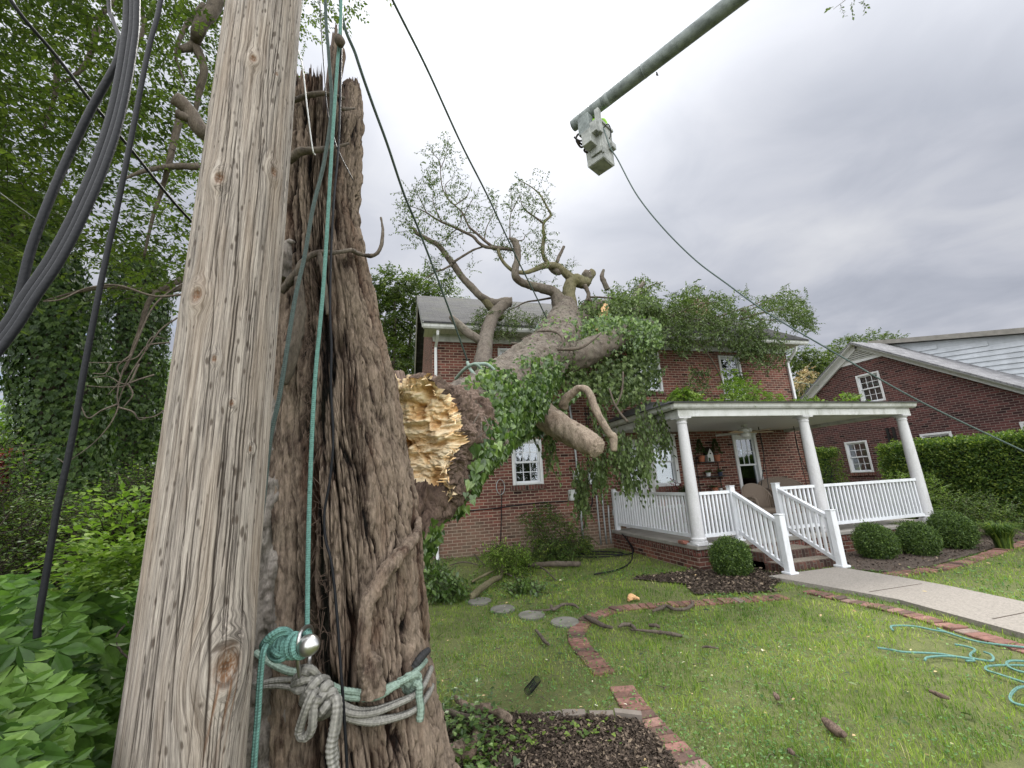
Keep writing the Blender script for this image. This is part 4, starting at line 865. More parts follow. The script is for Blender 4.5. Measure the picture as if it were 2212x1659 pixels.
# the long drying checks seen on the photographed face
for (x0, y0), (x1, y1), w in (((515, 640), (494, 860), .0026), ((519, 330), (507, 620), .0022), ((494, 860), (470, 1120), .003), ((470, 1120), (437, 1659), .0042), ((553, 600), (533, 760), .0025), ((545, 760), (520, 1060), .0022), ((360, 1230), (313, 1659), .0022),
                              ((388, 1200), (372, 1560), .0016), ((585, 60), (575, 340), .0016), ((505, 20), (487, 330), .0013), ((470, 560), (440, 900), .0014), ((412, 860), (395, 1180), .0014), ((505, 1010), (480, 1380), .0016), ((345, 1000), (318, 1260), .0012)):
    a0, z0 = pole_hit(x0, y0); a1, z1 = pole_hit(x1, y1); cr.append((a0, z0, a1, z1, w))
for k in range(420):
    a = RN.uniform(0, 6.283); z = RN.uniform(0, 5.4); l = RN.uniform(.15, .8); cr.append((a, z+l, a+RN.normal(0, .02), z, RN.uniform(.0008, .0017)))
for a0, z0, a1, z1, w in cr:
    w = w*1.35
    lo, hi = min(z0, z1), max(z0, z1); m = (zz > lo) & (zz < hi)
    if not m.any(): continue
    f = (zz[m]-z0)/(z1-z0+1e-9); ac = a0+wrap(a1-a0)*f+.012*np.sin(zz[m]*9+a0*7)+.006*np.sin(zz[m]*31+a0*3)
    wd = w*np.sin(np.clip(f, .02, .98)*np.pi)**.5
    d = np.abs(wrap(TH[m]-ac[:, None]))*.158; crack[m] = np.maximum(crack[m], np.exp(-(d/(wd[:, None]*.9+.0006))**2)*min(1, w/.0016))
for px, py, r in ((547, 128, .013), (475, 385, .017), (590, 372, .014), (428, 638, .018), (487, 1440, .036), (452, 230, .007), (463, 775, .008), (598, 160, .006), (500, 870, .007), (540, 970, .007)):
    a, z = pole_hit(px, py); du = wrap(TH-a)*.158; dz = (ZZ-z)/1.55; d = np.hypot(du, dz); k = np.exp(-(d/r)**4); knot = np.maximum(knot, k*np.clip(.75+.6*vn(du*300, dz*300), 0, 1))
    dr += .012*np.exp(-(d/(r*2.1))**2)*min(r/.018, 1.3)-.014*np.exp(-(d/(r*.8))**2)*min(r/.018, 1.2)
    GU += np.exp(-(d/(r*2.6))**2)*du*1.1*(-1)
    GU += .004*np.exp(-(d/(r*3))**2)*np.sin(d*260)
big_a, big_z = pole_hit(487, 1470); du = wrap(TH-big_a)*.158; dz = ZZ-big_z     # resin streaks below the big knot
for o_, w in ((-.022, .003), (.012, .004), (.03, .002)): knot = np.maximum(knot, np.exp(-((du-o_-.1*dz)/w)**2)*sstep(-.26, -.03, dz)*(dz < 0)*.9)
cxp = A([pole_axis(z) for z in zz]); rr = R_+dr-crack*.006
V = np.stack([cxp[:, :1]+rr*np.cos(TH), cxp[:, 1:]+rr*np.sin(TH), ZZ], -1).reshape(-1, 3)
i = np.arange(nz_-1)[:, None]*nth; j = np.arange(nth)[None]; k = (j+1) % nth; F = np.stack([i+j, i+k, i+nth+k, i+nth+j], -1).reshape(-1, 4)
pole = mk('utility_pole', V, F, M['pole'], smooth=True, attrs={'cav': (1-crack).ravel(), 'knot': knot.ravel(), 'gu': (GU+wob).ravel()}, label='weathered grey wooden utility pole with knots and drying cracks, nearest to the viewer', cat='utility pole')

# ------------------------------------------------------------------ the standing torn trunk
TD = 2.6
def az_pt(px, py, dist=TD): return PD(px, py, dist)
prof = [(1659, 950, 520), (1600, 938, 530), (1500, 925, 538), (1400, 915, 542), (1300, 905, 545), (1200, 898, 548), (1100, 890, 552), (1000, 875, 556), (900, 858, 562), (800, 845, 570), (700, 820, 580), (600, 800, 592), (500, 782, 602), (400, 766, 606), (300, 770, 610), (200, 776, 613), (130, 775, 616), (40, 775, 618), (-60, 775, 620)]
TZ = []; TCN = []; TRR = []
for y, xr, xl in prof:
    a = ray(xl, y); b = ray(xr, y); a0 = math.atan2(a[0], a[1]); a1 = math.atan2(b[0], b[1]); m = (a0+a1)/2; h = (a1-a0)/2
    r = TD*math.sin(h); p = PD((xl+xr)/2, y, TD-r*.6); TZ.append(p[2]); TCN.append((TD*math.sin(m), TD*math.cos(m))); TRR.append(r)
o_ = np.argsort(TZ); TZ = A(TZ)[o_]; TCN = A(TCN)[o_]; TRR = A(TRR)[o_]
def t_c(z): return np.stack([np.interp(z, TZ, TCN[:, 0]), np.interp(z, TZ, TCN[:, 1])], -1)
def t_r(z): return np.interp(z, TZ, TRR)*(1+.25*sstep(.5, -.05, z))
nth, nz_ = 760, 1150; th = np.linspace(0, 2*np.pi, nth, endpoint=False)
# torn top: height depends on the direction (seen from the camera)
def top_px(px):
    xs = [600, 632, 640, 668, 690, 699, 706, 713, 718, 728, 733, 740, 745, 752, 756, 762, 768, 775, 790]; ys = [190, 160, 150, 138, 145, 150, 235, 190, 160, 120, 60, 38, 60, 180, 205, 180, 178, 195, 260]
    return np.interp(px, xs, ys)
ctop = t_c(A([4.9]))[0]; 
zt_ = np.zeros(nth)
for i_, a in enumerate(th):
    rt_ = float(np.interp(4.9, TZ, TRR)); p = A([ctop[0]+rt_*math.cos(a), ctop[1]+rt_*math.sin(a), 4.9]); q = p-C0; z_ = q@FW; px = 1106+FPX*(q@RT)/z_
    front = math.sin(a-math.atan2(ctop[1], ctop[0])+math.pi/2) if False else (math.cos(a)*-ctop[0]+math.sin(a)*-ctop[1])/np.hypot(*ctop)
    y = top_px(px); zt_[i_] = PD(px, y, math.hypot(p[0], p[1]))[2] if front > -.15 else PD(px, 240+40*math.sin(a*7), math.hypot(p[0], p[1]))[2]
zt_ = np.minimum(zt_, 6.1)+.03*RN.normal(size=nth)
tt = np.linspace(0, 1, nz_)[:, None]; ZZ = -.12+(zt_[None]+.12)*tt; TH = np.repeat(th[None], nz_, 0)
CC = t_c(ZZ); RR = t_r(ZZ)
X0 = np.cos(TH)*2.1; Y0 = np.sin(TH)*2.1
# vertical lobes, then plates and furrows of bark
lob = .035*fbm(X0*.9, Y0*.9, ZZ*.25, 2, 21)+.02*fbm(X0*2.4, Y0*2.4, ZZ*.5, 2, 22)
gd = wrap(TH-(math.atan2(-ctop[1], -ctop[0])-.42-.12*np.sin(ZZ*1.3))); gro = -.085*np.exp(-(gd/.13)**2)*sstep(3.6, 2.2, ZZ)-.035*np.exp(-(wrap(gd-.75+.15*np.sin(ZZ*2))/.09)**2)
TOA = math.atan2(-ctop[1], -ctop[0]); u = wrap(TH-TOA)*.42+.035*fbm(X0*1.2, Y0*1.2, ZZ*1.1, 3, 31); wv_ = u*19+1.1*fbm(X0*4, Y0*4, ZZ*2.5, 3, 33); vz = ZZ*2.6+.35*vn(X0*5, Y0*5, ZZ*4, 35)
d1, d2, idd = voro(wv_, vz, 4); e1 = np.clip((d2-d1)/.42, 0, 1)**.7
d1b, d2b, idb = voro(u*36+.9*fbm(X0*9, Y0*9, ZZ*7, 2, 37), ZZ*9.5+1.2*vn(X0*6, Y0*6, ZZ*3, 38), 6); e2 = np.clip((d2b-d1b)/.3, 0, 1)
fib = fbm(X0*24, Y0*24, ZZ*5, 3, 41); fl = fbm(X0*60, Y0*60, ZZ*22, 2, 43)
side = sstep(.0, .22, -gd-.02)   # left stem: knobbly smoother bark
wz = .5*vn(X0*1.5, Y0*1.5, ZZ*1.6, 71)+.25*vn(X0*4, Y0*4, ZZ*4, 72)
f1 = fbm(u*13+wz*1.3, ZZ*.75+wz*.5, None, 2, 73); cr1 = np.exp(-(np.abs(f1)/.085)**1.5); f2 = fbm(u*31+wz*2.2, ZZ*1.9+wz*1., None, 2, 75); cr2 = np.exp(-(np.abs(f2)/.1)**1.5)
crk = np.maximum(cr1, cr2*.7)
bark_h = e1*.012+e2*.012+(idb-.5)*.014+fib*.003+fl*.004+idd*.006-cr1*.05-cr2*.024+.07*np.minimum(np.abs(f1), .4)
kn = fbm(X0*11, Y0*11, ZZ*14, 4, 51); bark_l = .016*np.abs(kn)+.010*fbm(X0*26, Y0*26, ZZ*20, 3, 53)+.006*e1
sm = sstep(3.0, 1.9, ZZ)*side
hgt = bark_h*(1-sm)+bark_l*sm
# a few bare patches, old knot holes
def th_hit(px, py):
    d = ray(px, py); d = d/math.hypot(d[0], d[1]); t = np.linspace(1.7, 3.1, 1400)[:, None]; p = C0+d*t; c = t_c(p[:, 2]); e = np.hypot(p[:, 0]-c[:, 0], p[:, 1]-c[:, 1])-t_r(p[:, 2])-.02
    i_ = int(np.argmax(e <= 0)) if (e <= 0).any() else int(np.argmin(e)); p = p[i_]; c = c[i_]; return math.atan2(p[1]-c[1], p[0]-c[0]), p[2], p
hole = np.zeros_like(TH)
for px, py, ru, rz, dp in ((741, 750, .03, .05, .05), (765, 870, .035, .22, .03), (783, 910, .02, .03, -.03), (838, 865, .008, .01, .02), (836, 910, .009, .012, .02), (832, 940, .008, .012, .02), (698, 1000, .03, .02, .02), (752, 170, .04, .1, .03), (770, 560, .02, .2, .02), (690, 600, .05, .35, .04)):
    a, z, _ = th_hit(px, py); q_ = np.exp(-((wrap(TH-a)*RR/ru)**2+((ZZ-z)/rz)**2)); hole = np.maximum(hole, q_); hgt -= dp*q_
for px, py, ru, rz, dp in ((800, 1480, .05, .1, .06), (720, 760, .04, .12, .02), (620, 760, .05, .15, .06), (850, 1580, .04, .3, .03)): a, z, _ = th_hit(px, py); hgt += dp*np.exp(-((wrap(TH-a)*RR/ru)**2+((ZZ-z)/rz)**2))
rr = RR*(1+0*TH)+lob+gro+hgt-.032
rr += .05*sstep(.3, -.1, ZZ)*(.5+.5*np.sin(TH*5+1.2))**2
rr -= .06*sstep(.25, 0, zt_[None]-ZZ)*(.5+.5*fbm(X0*14, Y0*14, ZZ*2, 2, 61))
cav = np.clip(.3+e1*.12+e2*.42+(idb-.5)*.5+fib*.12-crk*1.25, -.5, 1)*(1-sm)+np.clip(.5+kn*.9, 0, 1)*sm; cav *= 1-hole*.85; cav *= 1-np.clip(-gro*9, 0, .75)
V = np.stack([CC[..., 0]+rr*np.cos(TH), CC[..., 1]+rr*np.sin(TH), ZZ], -1).reshape(-1, 3)
i = np.arange(nz_-1)[:, None]*nth; j = np.arange(nth)[None]; k = (j+1) % nth; F = np.stack([i+j, i+k, i+nth+k, i+nth+j], -1).reshape(-1, 4)
# hollow, splintered inside of the torn top
last = V[-nth:]; inn = []; cx_ = A([ctop[0], ctop[1], 0])
for q_, dz in ((.82, -.02), (.62, -.25), (.3, -.5)): w_ = last.copy(); w_[:, :2] = ctop+(w_[:, :2]-ctop)*q_; w_[:, 2] = last[:, 2]*(1-(1-q_)*.3)+dz+.05*RN.normal(size=nth)-(.3 if q_ < .5 else 0)*(last[:, 2]-4.3); inn.append(w_)
V2 = np.vstack([last]+inn+[A([[ctop[0], ctop[1], 3.9]])]); F2 = [np.concatenate([np.stack([r_*nth+j[0], r_*nth+k[0], (r_+1)*nth+k[0], (r_+1)*nth+j[0]], -1) for r_ in range(3)]), np.stack([3*nth+j[0], 3*nth+k[0], np.full(nth, 4*nth)], -1)]
snag = thing('standing_trunk', 'tall torn tree trunk with deeply furrowed brown bark, roped at its foot', 'tree trunk', (float(TCN[3][0]), float(TCN[3][1]), 0))
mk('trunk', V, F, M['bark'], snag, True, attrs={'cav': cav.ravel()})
mk('torn_top', V2, F2, M['rot'], snag, attrs={'cav': np.full(len(V2), .4)})
def surf(px, py, off=.0):
    a, z, p = th_hit(px, py); d = (p-C0); d /= np.linalg.norm(d); return p-d*off
def barkdisp(s=0, a=.12, f=1.):
    def fn(TH, S, R_, P): return R_*a*(fbm(P[..., 0]*26*f, P[..., 1]*26*f, P[..., 2]*12*f, 4, s)*1.6+.5*np.abs(fbm(P[..., 0]*60*f, P[..., 1]*60*f, P[..., 2]*22*f, 2, s+3)))
    return fn
def limb(name, pts, r, m_, parent, n=18, sub=10, a=.14, s=0, f=1., **k):
    V, F, uv = sweep(pts, r, n, sub, disp=barkdisp(s, a, f)); nz = fbm(V[:, 0]*30, V[:, 1]*30, V[:, 2]*14, 3, s); return mk(name, V, F, M[m_], parent, True, attrs={'cav': np.clip(.5+nz*.6, 0, 1)}, uv=uv, **k)
# left-hand stem fused to the trunk, seen beside the pole
limb('side_stem', [PD(590, 1700, 2.62), PD(598, 1400, 2.62), PD(600, 1200, 2.62), PD(604, 1000, 2.64), PD(600, 800, 2.68), PD(608, 640, 2.72)], [.32, .28, .26, .24, .2, .14], 'bark_side', snag, 160, 110, .16, 5, .8)
# vine stems clinging to the bark
limb('vine_stem', [surf(*p, .05) for p in ((905, 1120), (900, 1153), (873, 1189), (836, 1233), (806, 1283), (790, 1323), (786, 1406), (800, 1440), (806, 1500))], [.014, .024, .031, .033, .032, .03, .03, .045, .055], 'bark', snag, 60, 40, .34, 9, 1.6)
for pts, r in ((((623, 347), (653, 327), (700, 323), (753, 310)), [.02, .022, .016, .006]), (((606, 630), (640, 590), (660, 560), (690, 545), (720, 546), (759, 540)), [.02, .02, .016, .014, .012, .01]), (((690, 546), (700, 600), (708, 680)), [.014, .012, .008]),
               (((630, 220), (660, 208), (700, 202), (745, 212)), [.014, .016, .014, .008]), (((645, 600), (648, 680), (628, 780), (612, 830)), [.02, .028, .03, .02]), (((738, 236), (766, 234)), [.012, .006])):
    limb('vine_stem', [surf(*p, .045) for p in pts], r, 'bark_twig', snag, 10, 8, .3, 4, 2.)
limb('vine_stem', [surf(759, 540, .02), PD(780, 550, 2.45), PD(806, 552, 2.4), PD(822, 535, 2.4), PD(827, 500, 2.42), PD(823, 470, 2.45)], [.012, .013, .012, .011, .009, .006], 'bark_twig', snag, 10, 8, .3, 4, 2.)
limb('vine_stem', [PD(603, 600, 2.42), PD(612, 560, 2.4), PD(622, 525, 2.4), PD(636, 523, 2.35)], [.05, .045, .02, .006], 'bark_side', snag, 20, 12, .25, 4, 2.)
V = []
for k in range(150):    # aerial rootlets in the groove
    py = RN.uniform(560, 1420); px = np.interp(py, [560, 900, 1420], [664, 670, 690])+RN.normal(0, 9); a = surf(px, py, .01); V.append((a, a+A([RN.normal(0, .02), -.02, RN.normal(0, .03)]), a+A([RN.normal(0, .03), -.015, RN.normal(-.03, .05)])))
V = A(V); tw = twigs(V[:, 0], V[:, 1], V[:, 2], np.full(150, .0016), np.full(150, .0007)); mk('rootlets', tw[0], tw[1], M['rot'], snag, attrs={'cav': tw[2]+.5})
# ------------------------------------------------------------------ ropes and tackle
def rope(name, label, pts, r, m_, cat='rope', n=12, sub=10, group=None, braid=.06, per=.03):
    P = A([p if len(p) == 3 else surf(*p) for p in pts])
    def dsp(TH, S, R_, Q): return R_*braid*np.sin(TH*3+S*6.2832/per)*np.sin(TH*3-S*6.2832/per)
    L_ = np.linalg.norm(np.diff(P, axis=0), axis=1).sum(); sub = int(min(120, max(sub, L_/per*3/(len(P)-1)))) if L_ < 5 else sub
    return tube_obj(name, P, r, M[m_], n=n, sub=sub, disp=dsp, label=label, cat=cat, group=group)
S_ = lambda px, py, o=.03: surf(px, py, o+.015)
ring_c = cz(600, 460)
teal = [PD(742, -420, 2.0), PD(737, 0, 2.03), PD(728, 150, 2.05), PD(718, 300, 2.06), PD(700, 600, 2.07), PD(680, 830, 2.06), PD(668, 1100, 2.05), PD(664, 1350, 2.03), PD(*cz(630, 330), 2.02), PD(*cz(652, 400), 2.0)]
rope('rigging_rope', 'bright teal braided rope running straight down the trunk to the steel ring', teal, .0092, 'rope_teal', sub=60, per=.02)
rope('rigging_rope', 'dull dark green rope slanting down the left side of the trunk behind the pole', [PD(703, -300, 2.1), PD(703, 0, 2.1), PD(710, 117, 2.1), PD(716, 233, 2.1), PD(700, 350, 2.1), PD(676, 450, 2.1), PD(658, 553, 2.1), PD(636, 653, 2.08), PD(606, 843, 2.05), PD(583, 953, 2.05), PD(566, 1106, 2.05), PD(545, 1240, 2.05)], .0095, 'rope_teal_dark', sub=40, per=.02)
tube_obj('black_cord', [PD(740, -200, 2.05), PD(738, 40, 2.05), PD(735, 200, 2.05), PD(731, 317, 2.06), PD(721, 433, 2.06), PD(715, 553, 2.07), PD(713, 670, 2.08), PD(716, 753, 2.08), PD(715, 836, 2.08), PD(720, 950, 2.08), PD(712, 1040, 2.08), PD(701, 1106, 2.08), PD(703, 1163, 2.07), PD(716, 1216, 2.05), PD(726, 1306, 2.03), PD(736, 1440, 2.), PD(743, 1540, 1.98), PD(751, 1680, 1.96)], .0058, M['black'], n=8, sub=12, label='thin black cable hanging down the front of the trunk', cat='cable')
tube_obj('white_cord', [PD(657, -100, 2.), PD(655, 0, 2.), PD(640, 83, 2.), PD(653, 143, 2.02), PD(663, 227, 2.03), PD(675, 320, 2.05), PD(681, 335, 2.08)], .0034, M['white'], n=6, sub=8, label='thin white throw line beside the pole at the torn top', cat='cord')
tube_obj('black_cord', [PD(690, -150, 2.15), PD(691, 0, 2.15), PD(700, 150, 2.15), PD(708, 243, 2.15), PD(722, 300, 2.15), PD(733, 330, 2.15), PD(763, 390, 2.2)], .003, M['black'], n=6, sub=8, label='very thin dark line at the torn top, left of the teal rope', cat='cord')
limb('pulley_knot', [PD(731, 78, 2.02), PD(734, 90, 2.0), PD(736, 103, 2.02)], [.012, .028, .014], 'bark_twig', None, 14, 8, .2, 3, 2., label='dark knotted block on the rope by the splintered spike', cat='rigging block')
# lowering bollard: a steel bar through a ring, roped round and round
dv = thing('lowering_device', 'steel rigging bollard with a ball end and long shackle, wrapped in teal rope', 'rigging hardware', PD(*cz(500, 700), 2.0))
b0, b1 = PD(*cz(290, 475), 1.99), PD(*cz(640, 470), 1.86); ax = (b1-b0)/np.linalg.norm(b1-b0)
tube_obj('bar', [b0, b1], .021, M['steel'], dv, n=20, sub=2); V, F, _ = sweep([b1-ax*.035+ax*t for t in np.linspace(0, .075, 9)], [.026, .033, .036, .037, .036, .033, .027, .017, .004], 24, 0); mk('ball_end', V, F, M['steel'], dv, True)
sh_ = [PD(*cz(x, y), d) for x, y, d in ((545, 780, 1.95), (525, 640, 1.90), (522, 480, 1.87), (545, 360, 1.88), (590, 300, 1.93), (640, 290, 2.0), (660, 340, 2.05), (650, 480, 2.06), (640, 600, 2.04), (632, 700, 1.99))]
tube_obj('shackle', sh_, .0075, M['steel'], dv, n=12, sub=8)
pn = [PD(*cz(345, 470), 1.99), PD(*cz(345, 290), 1.99)]; tube_obj('peg', pn, .007, M['steel'], dv, n=10, sub=2)
up_ = A([0, 0, 1.]); sdv = np.cross(ax, up_); sdv /= np.linalg.norm(sdv); up2 = np.cross(sdv, ax); W_ = []
for a in np.linspace(0, 2*np.pi*6, 110):
    f = a/(2*np.pi*6); W_.append(b0+(b1-b0)*(.12+.66*f+(.06 if f > .8 else 0))+(up2*math.cos(a)+sdv*math.sin(a))*.036)
rope('wrapped_rope', 'teal rope wound six times round the steel bollard', W_, .0105, 'rope_teal', n=12, sub=4, per=.02)
rope('wrapped_rope', 'loose teal rope bights at the left end of the steel bollard', [PD(*cz(x, y), d) for x, y, d in ((455, 350, 1.93), (400, 320, 1.9), (330, 330, 1.88), (240, 390, 1.88), (185, 460, 1.9), (190, 500, 1.93), (250, 440, 1.9), (320, 370, 1.89), (420, 350, 1.91), (440, 400, 1.95), (330, 430, 1.98), (260, 480, 2.), (255, 560, 1.96), (310, 610, 1.92), (380, 600, 1.9), (400, 560, 1.92), (330, 560, 1.9), (280, 520, 1.92))], .0105, 'rope_teal', sub=14, per=.02)
rope('rigging_rope', 'teal tail rope hanging from the bollard down past the bottom of the trunk', [PD(*cz(x, y), d) for x, y, d in ((215, 470, 1.88), (185, 540, 1.86), (165, 700, 1.86), (150, 900, 1.86), (135, 1150, 1.86), (115, 1400, 1.86), (95, 1700, 1.86), (90, 2100, 1.86))], .0105, 'rope_teal', sub=16, per=.02)
# grey and mint slings round the trunk
def sling(name, label, pts, r, m_): return rope(name, label, [S_(*cz(x, y), o) for x, y, o in pts], r, m_, 'rope', 14, 14, per=.034, braid=.12)
hid = lambda y: [(-60, y, .03)]
sling('trunk_sling', 'upper grey-green rope from behind the pole to the big knot', [(60, 490, .02), (180, 580, .03), (300, 660, .03), (420, 715, .03), (540, 740, .04), (620, 760, .06)], .0145, 'rope_mint')
sling('trunk_sling', 'grey rope pair reaching the knot from the left, upper strand', [(40, 830, .02), (160, 840, .03), (300, 812, .03), (450, 800, .03), (560, 790, .05)], .0115, 'rope_grey')
sling('trunk_sling', 'grey rope pair reaching the knot from the left, lower strand', [(40, 880, .02), (200, 868, .03), (330, 860, .03), (470, 880, .03), (570, 930, .05)], .0115, 'rope_grey')
sling('trunk_sling', 'mint green sling rope crossing the trunk, upper strand', [(700, 850, .05), (840, 860, .03), (960, 905, .03), (1100, 925, .03), (1240, 945, .03), (1340, 905, .03), (1430, 860, .035), (1520, 825, .04), (1600, 780, .04), (1690, 700, .04), (1760, 620, .02)], .0135, 'rope_mint')
sling('trunk_sling', 'mint green sling rope crossing the trunk, lower strand', [(820, 900, .03), (960, 960, .03), (1100, 980, .03), (1240, 980, .03), (1340, 950, .035), (1430, 890, .045), (1500, 850, .05)], .0125, 'rope_mint')
sling('trunk_sling', 'first grey sling rope across the front of the trunk, highest of the grey ones', [(850, 960, .04), (930, 1020, .03), (1050, 1085, .03), (1180, 1105, .03), (1330, 1080, .03), (1500, 1020, .03), (1640, 960, .03), (1740, 860, .03), (1800, 730, .02), (1815, 690, .0)], .0135, 'rope_grey')
sling('trunk_sling', 'second grey sling rope just under the first on the trunk', [(860, 1030, .04), (980, 1110, .05), (1120, 1140, .05), (1280, 1120, .045), (1440, 1060, .045), (1600, 990, .045)], .0125, 'rope_grey')
sling('trunk_sling', 'third grey sling rope sagging across the trunk', [(880, 1080, .03), (1010, 1140, .03), (1160, 1175, .03), (1350, 1180, .03), (1530, 1150, .03), (1680, 1080, .03), (1780, 960, .02), (1825, 860, .0)], .013, 'rope_grey')
sling('trunk_sling', 'lowest grey sling rope, sagging most', [(900, 1110, .04), (1020, 1180, .04), (1180, 1215, .04), (1290, 1215, .04), (1430, 1185, .04), (1600, 1130, .04), (1720, 1040, .03), (1790, 930, .02)], .0125, 'rope_grey')
kb = PD(*cz(690, 880), 2.0)
def loop(label, pts, r, m_='rope_grey', name='knot_coil'): return rope(name, label, [PD(*cz(x, y), d) for x, y, d in pts], r, m_, n=14, sub=12, per=.034, braid=.12)
loop('grey rope coil over the shackle at the top of the big knot', [(500, 820, 2.08), (520, 780, 1.99), (600, 740, 1.95), (680, 750, 1.96), (720, 800, 2.02), (640, 860, 1.98), (540, 900, 1.97), (490, 860, 2.04), (540, 820, 1.96), (640, 790, 1.94), (700, 840, 2.)], .0155)
loop('short grey rope turns crossing above the shackle foot', [(560, 700, 2.), (600, 690, 1.94), (650, 700, 1.93), (690, 740, 1.95), (660, 780, 2.), (590, 760, 1.98), (570, 720, 1.95), (640, 730, 1.92)], .014)
loop('grey rope wrapped slantwise down the middle of the big knot', [(800, 810, 2.08), (740, 800, 1.96), (680, 840, 1.92), (620, 930, 1.93), (580, 1010, 2.), (640, 1050, 2.05), (720, 960, 1.95), (800, 860, 1.93), (830, 880, 2.), (760, 960, 1.92), (690, 1050, 1.94), (680, 1110, 2.05), (760, 1060, 1.98), (840, 930, 1.93), (870, 960, 1.96), (800, 1060, 1.92), (740, 1130, 1.95), (760, 1150, 2.03), (850, 1090, 1.97), (880, 1010, 1.95)], .0165)
loop('grey rope loop drooping below the knot on the left', [(690, 900, 1.93), (650, 960, 1.9), (610, 1060, 1.9), (570, 1180, 1.92), (540, 1290, 1.94), (560, 1350, 1.94), (620, 1345, 1.93), (660, 1270, 1.91), (670, 1160, 1.9), (680, 1050, 1.9), (720, 960, 1.9)], .0155)
loop('thick grey rope tail hanging down with a frayed end', [(870, 980, 1.94), (900, 1000, 1.91), (905, 1090, 1.9), (890, 1200, 1.9), (870, 1320, 1.9), (850, 1430, 1.9), (850, 1540, 1.9), (870, 1640, 1.9), (880, 1720, 1.9)], .0185, name='rope_tail')
loop('second strand of the frayed grey tail rope', [(895, 1010, 1.94), (925, 1100, 1.93), (915, 1250, 1.93), (880, 1400, 1.92), (895, 1560, 1.93), (850, 1700, 1.92)], .012, name='rope_tail')
loop('mint rope knot at the right edge of the trunk', [(1430, 880, 2.26), (1480, 840, 2.24), (1540, 810, 2.24), (1590, 850, 2.26), (1560, 900, 2.30), (1530, 850, 2.27), (1580, 780, 2.24), (1630, 770, 2.25), (1650, 850, 2.27), (1610, 920, 2.30), (1590, 860, 2.28), (1640, 760, 2.24), (1690, 770, 2.27), (1690, 850, 2.27)], .0165, 'rope_mint')
loop('short mint rope tail hanging from the right-hand knot', [(1660, 830, 2.25), (1700, 860, 2.24), (1700, 960, 2.24), (1715, 1080, 2.24), (1705, 1200, 2.24)], .0165, 'rope_mint', 'rope_tail')
loop('black rope whipping wound on the sling end at the right of the trunk', [(1640, 690, 2.29), (1690, 620, 2.30), (1740, 560, 2.33), (1790, 515, 2.36)], [.014, .017, .017, .014], 'rope_black', 'rope_whipping')
# guy ropes running up to the right, out of the picture and down to the fallen trunk
R1 = [PD(738, -300, 2.2), PD(735, 0, 2.3), PD(770, 123, 2.42), PD(803, 220, 2.6), PD(836, 310, 2.8), PD(873, 420, 3.15), PD(906, 500, 3.5), PD(968, 663, 4.2), PD(1013, 788, 4.9)]
rope('guy_rope', 'green rope from the torn trunk top down to the lower tie on the fallen trunk', R1, .0105, 'rope_teal_dark', n=10, sub=30)
R2 = [PD(800, -110, 3.0), PD(848, 0, 3.3), PD(923, 150, 3.9), PD(996, 310, 4.7), PD(1053, 423, 5.5), PD(1114, 553, 6.6), PD(1153, 630, 7.4), PD(1181, 688, 8.1)]
rope('guy_rope', 'green rope slanting across the open sky to the higher tie', R2, .0125, 'rope_teal_dark', n=10, sub=20)
# heavy cables close to the left of the viewer
def cable(label, pts, r, name='hanging_cable', m_='black', n=16): return tube_obj(name, [PD(x, y, d) for x, y, d in pts], r, M[m_], n=n, sub=12, label=label, cat='cable')
BC = [(283, -260), (284, 0), (277, 100), (253, 233), (217, 350), (167, 467), (118, 560), (67, 636), (17, 713), (-60, 810)]
for k, (ox, oy, r, lb) in enumerate(((-6, -2, .0098, 'thickest black cable of the bundle hanging at the left, its left strand'), (5, 2, .0075, 'middle strand of the thick black cable bundle at the left'), (12, 5, .006, 'right-hand thin strand of the thick black cable bundle'))):
    cable(lb, [(x+ox, y+oy, 1.12-.03*k) for x, y in BC], r, 'cable_bundle')
cable('black cable curving left away from the thick bundle', [(262, 90, 1.15), (250, 140, 1.15), (200, 230, 1.18), (150, 333, 1.2), (113, 417, 1.2), (68, 535, 1.2), (42, 640, 1.2), (15, 700, 1.2), (-50, 790, 1.2)], .0075)
cable('short grey cable joining the bundle near the top edge', [(236, -200, 1.25), (235, 0, 1.22), (243, 40, 1.2), (258, 80, 1.16), (270, 120, 1.12)], .0042)
cable('straight black cable dropping into the creeper left of the pole', [(372, -200, 1.6), (347, 0, 1.6), (320, 110, 1.6), (283, 300, 1.6), (253, 450, 1.6), (230, 553, 1.6), (187, 770, 1.6), (160, 926, 1.6), (133, 1053, 1.6), (122, 1106, 1.6), (100, 1239, 1.6), (83, 1339, 1.6), (80, 1378, 1.6)], .0072)
cable('thin dark cable slanting from the top left corner to behind the pole', [(-60, -170, 2.2), (23, 0, 2.2), (123, 123, 2.25), (200, 223, 2.3), (283, 323, 2.4), (367, 427, 2.5), (415, 480, 2.6), (470, 540, 2.7)], .0068)
cable('faint pale wire low at the far left', [(-40, 390, 5), (0, 417, 5), (83, 477, 5.5)], .004, m_='galv', n=6)
